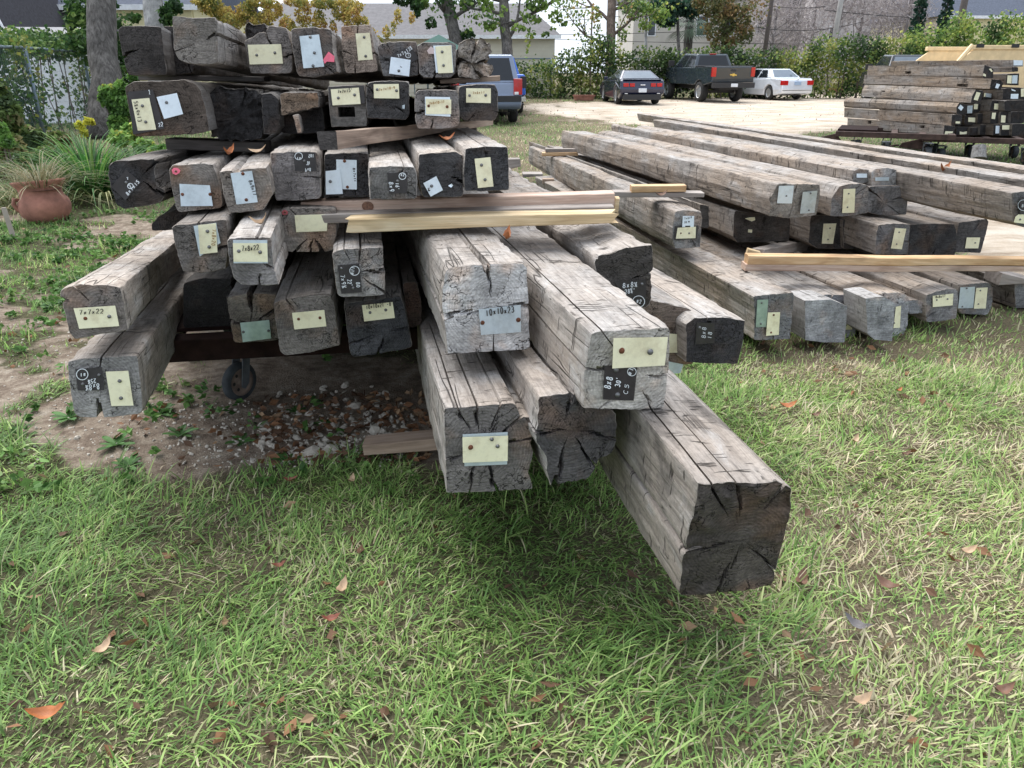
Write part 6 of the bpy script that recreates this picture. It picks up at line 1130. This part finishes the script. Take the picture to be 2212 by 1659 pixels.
gable_house("house", "pale yellow house with a blue-grey roof between the two big trunks", XZ(150,33), XZ(520,33), 31.0, 38, 3.6, 6.6, M_YELW, M_ROOFB, 'x', False)
gable_house("house", "low cream-sided house with a wide grey roof behind the leaning tree", XZ(560,45), XZ(1186,45), 43.5, 53, 3.0, 4.75, M_CREAMW, M_ROOFG, 'x', hip=1.8)
b_ = gable_house("apartment_house", "far two-storey beige house with narrow windows beyond the hedge", XZ(1325,70), XZ(1625,70), 64, 74, 6.3, 8.6, plain("beige_stucco", (.50,.47,.42), .8, 0, .08, 1), M_ROOFG, 'x', False, [(-5.0,3.6,.5,1.3),(-1.2,3.6,.8,1.3),(.8,3.6,.8,1.5),(3.4,3.8,.8,1.5),(5.6,4.3,.8,1.8),(2.0,.8,.8,1.5),(-3,.8,.8,1.5)])
gable_house("house", "yellow-walled house under a big blue-grey roof at the top right", XZ(1905,60), XZ(2120,60), 57, 68, 4.6, 9.6, M_YELW, M_ROOFB, 'x', False, [(3.2,2.2,.9,1.6)], hip=2.5)
gable_house("house", "cream wing of the blue-grey roofed house, nearest the right edge", XZ(2130,58), XZ(2196,58), 54, 60, 5.6, 6.6, plain("cream_stucco", (.66,.60,.46), .8), M_ROOFB, 'x', False, [(-.5,3.0,.7,1.7)], over=.2)
gable_house("house", "grey-roofed building at the far right edge behind the pole", XZ(2212,75), XZ(2420,75), 74, 84, 5.0, 9, M_SIDING, M_ROOFG, 'x', False)
gable_house("apartment_house", "tall pinkish-grey building veiled by bare trees", XZ(1660,110), XZ(1900,110), 104, 120, 11, 13, plain("pinkish_render", (.50,.46,.45), .9, 0, .1, .6), M_ROOFG, 'x', False, [(-5,4,1.2,1.8),(0,4,1.2,1.8),(5,4,1.2,1.8)])
p = at(948, 82, 30); g = empty("canopy_tent", (p.x, p.y, -.22)); tag(g, "dark green canopy tent peak before the grey roof", "tent"); M_TENT = plain("dark_green_canvas", (.01,.07,.055), .8)
MB().add([(-1.2,-1.2,2.25),(1.2,-1.2,2.25),(1.2,1.2,2.25),(-1.2,1.2,2.25),(0,0,2.88),(-1.2,-1.2,2.05),(1.2,-1.2,2.05),(1.2,1.2,2.05),(-1.2,1.2,2.05)], [(0,1,4),(1,2,4),(2,3,4),(3,0,4),(0,5,6,1),(1,6,7,2),(2,7,8,3),(3,8,5,0)]).build("canopy", M_TENT, g)
for sx in (-1.17, 1.17):
    for sy in (-1.17, 1.17): MB().tube([(sx,sy,.2),(sx,sy,2.2)], .025, 6).build("leg", M_GALV, g)

# ------------------------------------------------------------------ trees
def bark(name, c1, c2):
    m, nt, b = mat(name); t = N(nt, 'ShaderNodeTexCoord').outputs['Object']; n1 = noise_n(nt, mapping(nt, t, (1,1,.22)), 16, 6, .65, .5); n2 = noise_n(nt, t, 3, 4)
    c = ramp(nt, n1, [(.35, c1), (.62, c2)]); c = mixc(nt, 1.0, c, ramp(nt, n2, [(.3, .6), (.7, 1.25)]), 'MULTIPLY'); nt.links.new(c, b.inputs['Base Color']); b.inputs['Roughness'].default_value = .95
    bp = N(nt, 'ShaderNodeBump'); bp.inputs['Strength'].default_value = 1; bp.inputs['Distance'].default_value = .04; nt.links.new(n1, bp.inputs['Height']); nt.links.new(bp.outputs['Normal'], b.inputs['Normal']); return m
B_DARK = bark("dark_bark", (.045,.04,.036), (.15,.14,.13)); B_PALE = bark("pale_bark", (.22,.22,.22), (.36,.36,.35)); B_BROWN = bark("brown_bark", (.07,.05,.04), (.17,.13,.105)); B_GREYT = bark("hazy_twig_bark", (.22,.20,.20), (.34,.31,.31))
def trunk_mb(mb, p0, p1, r0, r1, rg, n=14, wob=.06, seg=12):
    pts = []; rr = []
    for i in range(n+1):
        t = i/n; p = Vector(p0).lerp(Vector(p1), t)+Vector((rg.normal()*wob*.35, rg.normal()*wob*.35, 0))*(t > 0); pts.append(p); rr.append((r0+(r1-r0)*t)*(1+.35*max(0, .12-t)/.12)*(1+rg.normal()*.03))
    mb.tube(pts, rr, seg); return pts, rr
def limb(mb, p, d, L_, r, rg, depth, tips, spread=.6, up=.12, seg=5):
    n = 4; pts = [Vector(p)]; dd = Vector(d).normalized()
    for i in range(n): dd = (dd+Vector(rg.normal(size=3))*.16+Vector((0,0,up))).normalized(); pts.append(pts[-1]+dd*L_/n)
    mb.tube(pts, [r*(1-.6*i/n) for i in range(n+1)], seg, cap=False); tips.append(pts[-1]); tips.append(pts[-2])
    if depth > 0:
        for k in range(int(rg.integers(2, 4))):
            i = int(rg.integers(1, n+1)); v = (dd+Vector(rg.normal(size=3))*spread).normalized(); limb(mb, pts[i], v, L_*rg.uniform(.5, .75), r*.45, rg, depth-1, tips, spread, up, max(3, seg-1))
def tree(name, label, cat, base, top, r0, r1, barkm, limbs, crown=None, seed=1, group=None):
    """base, top in world; limbs: (t, dir, length, depth); crown: (n per tip, radius, leaf size, colours) or explicit clumps"""
    rg = np.random.default_rng(seed); g = empty(name, base); tag(g, label, cat, group); B0 = Vector(base); mb = MB(); pts, rr = trunk_mb(mb, (0,0,-.1), Vector(top)-B0, r0, r1, rg)
    mb.build("trunk", barkm, g, smooth=True); tips = []; mb = MB()
    for t, d, L_, dep in limbs:
        k = min(len(pts)-1, int(t*(len(pts)-1))); limb(mb, pts[k], d, L_, rr[k]*.42, rg, dep, tips)
    if limbs: mb.build("branches", barkm, g, smooth=True)
    if crown:
        P = []
        if crown.get('tips') and tips:
            for tp in tips: n = crown['tips']; P.append(np.array(tp)[None]+rg.normal(size=(n, 3))*np.array(crown['r']))
        if crown.get('clumps'): 
            cs = [(x-B0.x, y-B0.y, z, a_, b_, c_) for x, y, z, a_, b_, c_ in crown['clumps']]; P.append(clumps(cs, crown['n'], rg, .35))
        if P: leafy("crown", np.concatenate(P), crown['size'], crown['cols'], parent=g, seed=seed, hang=crown.get('hang', 0), long=crown.get('long', 1.3))
    return g
def wb(px, py, Z): p = at(px, py, Z); return p
def base_at(px, Z): # ground point at column px
    y = None; lo, hi = 140, 3000
    for _ in range(40):
        m_ = (lo+hi)/2; q = ground(px, m_); z = project(q)[2]
        if z > Z: lo = m_
        else: hi = m_
    return ground(px, lo)
def cl(lst, Z): return [(*at(px, py, Z+dz), r*Z/FPX, r*Z/FPX*.9, r2*Z/FPX) for px, py, r, r2, dz in lst]
YG = [((.18,.21,.06),2),((.36,.31,.08),3),((.54,.42,.12),3),((.38,.22,.08),1.0)]; OR = [((.08,.10,.035),2.6),((.15,.14,.05),2.4),((.22,.14,.06),1.6),((.28,.20,.08),.8)]; GR = [((.025,.06,.02),2),((.05,.11,.03),3),((.09,.17,.045),2),((.17,.25,.06),1)]
LGc = [((.05,.10,.03),1),((.12,.2,.04),3),((.2,.3,.07),3),((.33,.36,.09),1)]; MIX = [((.05,.10,.03),2),((.13,.2,.05),3),((.25,.27,.06),2),((.36,.24,.09),.7)]
bt = base_at(232, 18); tree("tree", "thick dark-barked trunk at the left, just beyond the fence corner", "tree", bt, at(196,-330,18), .36, .27, B_DARK, [(.75,(1,0,.5),2.2,2),(.85,(-1,.3,.6),2,2)], dict(tips=26, r=(.35,.35,.3), size=.13, cols=GR), 3)
bt = base_at(348, 23); tree("tree", "pale smooth trunk beside the yellow house, behind the top beams", "tree", bt, at(310,-300,23), .30, .27, B_PALE, [(.62,(1,-.3,.4),1.8,2),(.7,(-1,0,.4),1.8,2),(.8,(.4,.5,.6),2,2)], dict(tips=24, r=(.3,.3,.3), size=.13, cols=GR, clumps=cl([(360,35,16,20,0),(375,15,18,14,.3),(290,38,14,9,0),(245,10,10,8,0)],22), n=420), 4)
rgY = np.random.default_rng(31)
ycl = [(470,70,8,16,0),(500,80,7,14,0),(610,100,8,14,0),(720,62,8,22,0),(748,78,7,16,0),(775,95,7,14,0),(660,85,8,16,0),(812,98,8,14,0),(850,60,6,18,0),(455,12,26,20,0),(480,30,26,18,.5),(505,45,24,18,0),(530,25,20,18,0),(560,50,20,22,0),(590,20,22,20,.5),(620,55,18,20,0),(655,30,18,28,0),(690,50,16,26,.3),(640,70,18,14,0),(600,80,20,12,0),(735,20,20,24,0),(760,40,20,26,0),(785,60,16,24,.2),(800,75,14,16,0),(815,88,12,10,0),(835,70,9,14,0),(760,15,26,14,.4),(860,35,9,16,0),(890,40,7,14,0),(440,5,24,8,0),(700,8,30,10,0),(560,5,30,10,0),(640,5,26,8,0),(545,70,16,16,0),(575,40,16,20,0)]
bt = base_at(548, 24); tree("tree", "autumn yellow tree with drooping leafy branches above the top row beams", "tree", bt, at(538,-260,24), .20, .12, B_BROWN, [(.62,(1,0,.3),2.6,2),(.66,(1,-.2,-.05),3.2,2),(.7,(-1,0,.3),2,2),(.82,(.6,.4,.5),2.6,2)], dict(tips=40, r=(.45,.4,.35), size=.06, cols=YG, clumps=cl(ycl,23.5), n=13000, hang=.6), 5)
bt = base_at(1012, 33); tree("tree", "dark leaning tree with green tufts in front of the grey roof", "tree", bt, at(935,-160,33), .30, .24, B_DARK, [(.5,(-1,0,.3),1.2,1),(.55,(1,0,.1),1.4,1),(.7,(-1,-.2,.5),2,2),(.75,(1,0,.5),2,2)], dict(tips=26, r=(.35,.3,.35), size=.13, cols=GR, clumps=cl([(905,8,22,14,0),(870,0,20,12,0),(1010,8,18,10,0),(1010,78,16,14,0),(930,50,12,12,0),(900,30,8,8,0)],33), n=900), 6)
bt = base_at(1104, 32); tree("tree", "slim dark tree with sparse green leaves in front of the cream house", "tree", bt, at(1076,-170,32), .25, .19, B_DARK, [(.42,(1,0,.8),1.8,1),(.44,(1,.2,.5),2.4,2),(.5,(-1,0,.3),1.6,1),(.6,(1,-.3,.6),2.2,2),(.62,(-1,0,.6),1.8,2)], dict(tips=14, r=(.3,.3,.25), size=.13, cols=LGc, clumps=cl([(1150,42,20,10,0),(1120,60,16,8,0),(1060,55,16,8,0),(1050,12,16,12,0),(1160,10,24,14,0),(1200,35,16,12,0),(1195,60,8,5,0),(1140,95,6,26,0),(1148,70,8,12,0),(1180,75,10,6,0),(1215,50,12,6,0),(1090,20,10,10,0)],31.5), n=620), 7)
bt = base_at(1316, 40); tree("tree", "straight bare trunk rising behind the dark coupe, twigs with few red leaves", "tree", bt, at(1326,-170,40), .25, .20, B_BROWN, [(.35,(-1,0,.3),2,2),(.45,(-1,0,.7),2.6,2),(.5,(1,0,.4),2,2),(.4,(1,-.3,.5),1.8,2)], dict(tips=8, r=(.3,.3,.3), size=.12, cols=MIX, clumps=cl([(1285,30,14,16,0),(1290,60,8,18,0),(1350,20,10,10,0),(1345,80,10,16,0)],39.5), n=260), 8)
bt = base_at(1563, 41); tree("tree", "brown and green leaved autumn tree behind the lifted pickup", "tree", bt, at(1575,-170,41), .20, .16, B_BROWN, [(.4,(1,0,.5),1.6,2),(.45,(-1,0,.5),1.6,2),(.6,(1,0,.6),2,2)], dict(tips=30, r=(.55,.5,.5), size=.11, cols=OR, clumps=cl([(1530,15,28,20,0),(1565,20,30,26,0),(1600,40,24,26,0),(1545,60,26,26,0),(1585,75,28,22,0),(1560,95,28,16,0),(1612,75,16,22,0),(1510,5,18,12,0)],40.6), n=3400), 9)
bt = base_at(1395, 44); tree("tree", "thin pale-stemmed young tree with yellow-green leaves before the beige house", "tree", bt, at(1398,-150,44), .09, .07, B_PALE, [(.5,(1,0,.4),1.2,1),(.55,(-1,0,.4),1.2,1)], dict(tips=14, r=(.4,.3,.3), size=.15, cols=LGc, clumps=cl([(1385,15,26,12,0),(1420,30,20,12,0),(1395,55,14,10,0),(1365,35,10,10,0)],43.6), n=520), 10)
bt = base_at(1468, 47); tree("dark_bush_tree", "dark blue-green dense tree beside the palm", "tree", bt, at(1462,-60,47), .12, .06, B_DARK, [], dict(size=.2, cols=[((.02,.055,.035),3),((.035,.08,.05),2)], clumps=cl([(1420,20,26,16,0),(1450,15,26,20,0),(1490,20,24,18,0),(1440,45,24,12,0)],46.6), n=1500), 12)
# palm
bt = base_at(1478, 50); g = empty("palm_tree", bt); tag(g, "fan palm with a skirt of dead fronds in front of the beige house", "palm tree"); mb = MB(); rg = np.random.default_rng(3); trunk_mb(mb, (0,0,-.1), (0,0,4.5), .30, .26, rg, 12, .02); mb.build("trunk", B_DARK, g, smooth=True)
mb = MB()
for k in range(30):
    a_ = rg.uniform(0, 6.28); el = rg.uniform(-.9, 1.3); L_ = rg.uniform(1.7, 2.5); d = Vector((math.cos(a_)*math.cos(el), math.sin(a_)*math.cos(el), math.sin(el))); c0 = Vector((0,0,4.5)); c1 = c0+d*L_*.55; sd_ = d.cross(Vector((0,0,1))).normalized(); up = sd_.cross(d)
    mb.tube([c0, c1], .02, 3, cap=False)
    for q in range(-6, 7): ang = q*.2; e = c1+(d*math.cos(ang)+sd_*math.sin(ang))*L_*.55-Vector((0,0,.12*abs(q)/4)); w = (sd_*math.cos(ang)-d*math.sin(ang))*.028; mb.add([c1, (c1+e)/2+w, e, (c1+e)/2-w], [(0,1,2,3)])
mb.build("fronds", plain("palm_frond_green", (.045,.10,.05), .6), g)
# bare trees beyond the hedge, haze put into their pale bark and twig colours
rg = np.random.default_rng(77)
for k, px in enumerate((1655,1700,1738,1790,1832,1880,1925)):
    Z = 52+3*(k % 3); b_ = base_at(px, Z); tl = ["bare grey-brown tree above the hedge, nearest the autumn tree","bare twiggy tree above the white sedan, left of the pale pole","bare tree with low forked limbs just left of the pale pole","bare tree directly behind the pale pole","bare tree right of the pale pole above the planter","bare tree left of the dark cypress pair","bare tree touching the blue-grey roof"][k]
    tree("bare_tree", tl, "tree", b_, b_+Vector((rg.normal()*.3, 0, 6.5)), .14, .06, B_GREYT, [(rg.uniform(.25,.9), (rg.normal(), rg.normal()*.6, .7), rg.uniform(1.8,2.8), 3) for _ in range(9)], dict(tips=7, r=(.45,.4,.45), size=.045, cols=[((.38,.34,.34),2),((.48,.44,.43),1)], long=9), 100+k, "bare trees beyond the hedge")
for px, r_, h, lab in ((1955,.55,7.5,"left dark cypress above the hedge at the right"),(2010,.55,6.6,"right dark cypress above the hedge, beside the vine-wrapped pole")):
    b_ = base_at(px, 46); tree("cypress_tree", lab, "tree", b_, b_+Vector((0,0,h)), .1, .03, B_DARK, [], dict(size=.16, cols=[((.015,.045,.03),3),((.03,.07,.04),2)], clumps=[(b_.x, b_.y, z, r_*(1.1-z/h*.7), r_*(1.1-z/h*.7), .6) for z in np.arange(.5, h, .5)], n=1500), int(px))
b_ = base_at(2192, 62); tree("cypress_tree", "small dark cypress in front of the cream wall at the right edge", "tree", b_, b_+Vector((0,0,3.4)), .06, .03, B_DARK, [], dict(size=.14, cols=[((.02,.04,.025),3)], clumps=[(b_.x, b_.y, z, .38*(1.1-z/4), .38*(1.1-z/4), .4) for z in np.arange(.3, 3.2, .35)], n=500), 21)
# poles and wires
M_POLEP = plain("pale_weathered_pole", (.36,.35,.34), .9, 0, .15, 4); M_POLED = plain("dark_pole_wood", (.10,.085,.08), .9)
def pole(px, Z, r, m, lab, h=9.5, lean=0): b_ = base_at(px, Z); o = MB().tube([(0,0,-.1),(lean*.5,0,h/2),(lean,0,h)], [r, r*.9, r*.8], 10).build("utility_pole", m, smooth=True); o.location = b_; return tag(o, lab, "utility pole")
pole(1782, 43, .15, M_POLEP, "pale leaning utility pole above the hedge right of the white sedan", lean=.25); pole(1640, 46, .14, M_POLED, "dark slim utility pole right of the autumn tree", lean=.2); pole(2204, 60, .16, M_POLED, "dark utility pole at the far right edge")
o = pole(2043, 44, .2, M_POLED, "vine-wrapped brown pole between the cypress and the blue-grey roof")
pole(1274, 90, .12, M_POLED, "short distant pole in the gap of sky left of the straight trunk", 7.3); pole(1145, 60, .10, M_POLED, "thin distant pole above the cream house roof", 9)
M_WIRE = plain("black_cable", (.03,.03,.03), .7)
def wire(a_, b_, sag, lab, r=.022): A_, B_ = at(*a_), at(*b_); pts = [A_.lerp(B_, t/16)-Vector((0,0,sag*4*(t/16)*(1-t/16))) for t in range(17)]; o = MB().tube(pts, r, 4).build("overhead_cable", M_WIRE); tag(o, lab, "cable", "overhead cables")
wire((1040,72,60),(1640,60,46),.2,"lower overhead cable crossing the gap of sky behind the straight trunk"); wire((1040,78,62),(1700,95,44),.1,"lowest overhead cable just above the back hedge"); wire((1000,50,70),(1340,35,60),.2,"upper thin cable in the gap of sky left of the straight trunk")
wire((1640,8,46),(1783,14,43),.15,"cable between the dark slim pole and the pale leaning pole"); wire((1783,22,43),(2204,34,60),.3,"upper cable crossing the blue-grey roof at the right"); wire((2043,60,44),(2215,42,60),.2,"lower cable in front of the cream wall at the right"); wire((1640,60,46),(1860,48,50),.3,"cable sagging through the bare trees")
o = MB().tube([at(1905,36,50), at(1960,37,50)], .12, 8).build("cable_splice_box", M_WIRE) if 0 else None

# ------------------------------------------------------------------ hedge at the back, vines on the left fence, undergrowth
hx = [(1060,125),(1130,120),(1190,124),(1225,110),(1245,92),(1262,80),(1290,84),(1310,100),(1350,112),(1400,106),(1450,108),(1500,108),(1550,110),(1600,100),(1650,104),(1690,96),(1720,86),(1750,78),(1790,84),(1830,92),(1870,84),(1905,72),(1940,58),(1966,40),(1990,46),(2010,60),(2030,66),(2060,50),(2085,42),(2110,46),(2140,62),(2165,80),(2190,96),(2240,100),(2400,96)]
secs = [(1090,1330,"vine-covered hedge left of the straight trunk","MIX"),(1330,1640,"dark green hedge behind the coupe and the lifted pickup","GR"),(1640,1880,"yellow-green hedge behind the white sedan","MIX"),(1880,2090,"tall bright green hedge behind the dark pickup","LG"),(2090,2420,"light green hedge thinning out behind the yellow trailer","LG")]
rg = np.random.default_rng(50)
for a_, b_, lab, pal in secs:
    cs = []
    px = a_
    while px < b_:
        topy = np.interp(px, [h_[0] for h_ in hx], [h_[1] for h_ in hx]); Z = 41.8+rg.uniform(-.4, .9); zt = at(px, topy, Z).z; X_ = XZ(px, Z); r_ = .45
        z = .25
        while z < zt-.15: cs.append((X_+rg.normal()*.15, 41.4+rg.uniform(-.4,.5), min(z, zt-.3), rg.uniform(.4,.62), rg.uniform(.4,.6), rg.uniform(.32,.5))); z += .55
        px += 15
    cs = [(c[0], c[1]-(0 if c[2] > .8 else -.25), *c[2:]) for c in cs]; P = clumps(cs, int(len(cs)*120), rg, .25); P = P+rg.normal(size=P.shape)*.12
    P = P[P[:, 2] > .0]; low = P[:, 2] < 1.3; P = P[~low | (rg.random(len(P)) < .75)]
    pl = dict(MIX=[((.035,.07,.025),2.0),((.08,.14,.04),2.6),((.18,.24,.06),2.6),((.32,.33,.09),1.6)], GR=[((.025,.05,.018),2.3),((.06,.105,.032),3),((.13,.19,.05),2.2),((.26,.28,.08),1.0)], LG=[((.04,.08,.025),1.4),((.10,.18,.045),2.4),((.22,.31,.07),3),((.38,.43,.11),1.7)])[pal]
    o = leafy("hedge", P, .11, pl, seed=int(a_), long=1.3); tag(o, lab, "hedge")
    mb = MB()
    for c in cs[::3]: mb.tube([(c[0], c[1]+.1, -.05), (c[0]+rg.normal()*.1, c[1]+.15, c[2])], .03, 4, cap=False)
    mb.build("stems", B_BROWN, o)
# left vines
rg = np.random.default_rng(51); vc = []; A_ = [Vector((p.x, p.y, 0)) for p in pL]
for seg in range(3):
    for k in range(26 if seg < 2 else 20):
        t = k/26; q = A_[seg].lerp(A_[seg+1], t); px_, _, Zq = project(q+Vector((0,0,1.2)))
        for _ in range(2): vc.append((q.x-.32+rg.normal()*.12, q.y+.12+rg.normal()*.12, rg.uniform(1.85, 2.15), .34, .34, .26))
        gap = 82 < px_ < 188
        for z in (.3, .7, 1.1, 1.5):
            if not gap or rg.random() < .10: vc.append((q.x-.3+rg.normal()*.1, q.y+.12, z, .30, .30, .28))
P = clumps(vc, 17000, rg, .4); o = leafy("vine", P, .075, [((.03,.07,.025),2),((.07,.14,.04),3),((.14,.22,.06),2),((.28,.30,.08),.7)], seed=9, long=1.2); tag(o, "leafy green vine smothering the left chain link fence", "vine")
mb = MB()
for c in vc[::5]: mb.tube([(c[0], c[1], 0), (c[0]+rg.normal()*.2, c[1]+.05, c[2])], .012, 4, cap=False)
mb.build("stems", B_BROWN, o)
P = clumps([(*at(185,y_,20), .5, .5, .6) for y_ in (10, 40, 70)]+[(*at(195,100,19.5), .4, .4, .5)]+[(*at(258,y_,21), .35, .4, .5) for y_ in (70,110,150,190)], 2200, rg, .4); o = leafy("ivy", P, .10, GR, seed=4); tag(o, "ivy climbing beside and behind the thick dark trunk at the left", "ivy")
def shrub(label, pts, n, size, cols, seed, name="shrub", cat="shrub"):
    rg = np.random.default_rng(seed); cs = [(*at(px, py, Z), rx*Z/FPX, rx*Z/FPX, rz*Z/FPX) for px, py, Z, rx, rz in pts]; P = clumps(cs, n, rg, .3); P = P[P[:, 2] > .01]; o = leafy(name, P, size, cols, seed=seed, long=1.5); tag(o, label, cat)
    if name != 'shrub': return o
    mb = MB(); c0 = np.mean([c[:2] for c in cs], axis=0)
    for c in cs: mb.tube([(c0[0]*.5+c[0]*.5, c0[1]*.5+c[1]*.5, -.02), (c[0], c[1], max(.05, c[2]))], .012, 4, cap=False)
    mb.build("stems", B_BROWN, o); return o
BG = [((.06,.13,.03),1.5),((.12,.24,.05),3),((.20,.33,.08),2.5),((.40,.42,.08),.6)]
shrub("bright light green shrub between the thick trunk and the stacked beams", [(235,200,13,20,18),(262,190,13,16,16),(248,225,13,20,22),(275,235,13,18,26),(255,265,13,22,20),(290,165,13,14,10),(225,215,13,12,14),(285,285,12.5,20,18),(310,315,12,22,14),(345,325,11.5,24,12),(380,322,11,16,10),(260,300,12,24,16)], 3800, .055, BG, 61)
shrub("brownish green undergrowth at the foot of the left fence", [(20,250,13,26,40),(70,300,13,26,26),(20,320,12,30,30),(110,330,12.5,26,16),(60,350,11.5,34,18),(10,370,10.5,26,16),(130,300,14,22,16),(0,210,13,20,40),(150,340,12,20,14)], 5200, .06, [((.04,.07,.025),2),((.10,.15,.04),3),((.22,.20,.09),2),((.16,.24,.06),1)], 62, "undergrowth", "undergrowth")
shrub("bright green tuft of weeds at the left edge before the fence", [(0,285,11,16,20),(15,305,11,14,14)], 700, .05, BG, 63)
shrub("few yellow leaves on a thin plant beside the spiky grass clump", [(170,270,11,9,7),(192,262,11,10,6),(180,285,11,6,10)], 150, .06, [((.5,.48,.06),1),((.42,.5,.1),1)], 64, "yellow_leaved_plant", "plant")
# spiky grass clump and the dry plant in the pot
def spiky(label, px, py, n, L0, L1, w, cols, seed, spread=1.0, name="grass_clump", cat="plant", z=0.0, rad=.12, droop=1.0):
    rg = np.random.default_rng(seed); p = ground(px, py) if not isinstance(px, Vector) else px; V = []; Q = []; C = []
    for k in range(n):
        a_ = rg.uniform(0, 6.28); L_ = rg.uniform(L0, L1); el = rg.uniform(.75, 1.5)*(1 if rg.random() > .2 else .6); r0 = rad*rg.random(); x0, y0 = math.cos(a_)*r0, math.sin(a_)*r0; sx, sy = -math.sin(a_)*w, math.cos(a_)*w; b0_ = len(V); col = np.array(cols[rg.integers(len(cols))])*rg.uniform(.6, 1.3)
        for i in range(7):
            s = i/6; hor = L_*s*math.cos(el)*spread+L_*s*s*.25*droop; zz = L_*s*math.sin(el)-L_*s**2.5*.42*droop; ws = (1-s**2.2)*1.0+.05
            V += [(x0+math.cos(a_)*hor-sx*ws, y0+math.sin(a_)*hor-sy*ws, max(zz, .01)), (x0+math.cos(a_)*hor+sx*ws, y0+math.sin(a_)*hor+sy*ws, max(zz, .01))]; C += [col, col]
        for i in range(6): q = b0_+i*2; Q.append((q, q+1, q+3, q+2))
    me = np_mesh(name, V, Q, True); set_col(me, 'Col', np.array(C)); o = link(name, me, M_LEAF); o.location = (p.x, p.y, p.z+z); return tag(o, label, cat)
spiky("big clump of long arching green blades beside the terracotta pot", 205, 425, 520, .7, 1.45, .011, [(.03,.11,.02),(.045,.15,.03),(.07,.20,.04),(.14,.25,.06)], 71, 1.0, rad=.28)
spiky("pale straw-coloured drooping blades at the foot of the spiky clump", 232, 432, 40, .4, .8, .008, [(.34,.34,.16),(.24,.28,.12)], 72, 1.6, "dry_grass_clump", rad=.3, droop=1.7)
pp = ground(74, 488); spiky("dry wispy plant growing in the terracotta pot", Vector((pp.x, pp.y+.28, .37)), 0, 260, .25, .75, .004, [(.22,.20,.11),(.28,.24,.14),(.16,.17,.08)], 73, 1.5, "potted_plant", rad=.24, droop=1.3)
spiky("dry grassy tangle behind the terracotta pot", 55, 440, 420, .3, .8, .006, [(.22,.22,.10),(.30,.27,.14),(.12,.16,.06)], 74, 1.6, "dry_grass_clump", rad=.8, droop=1.4)
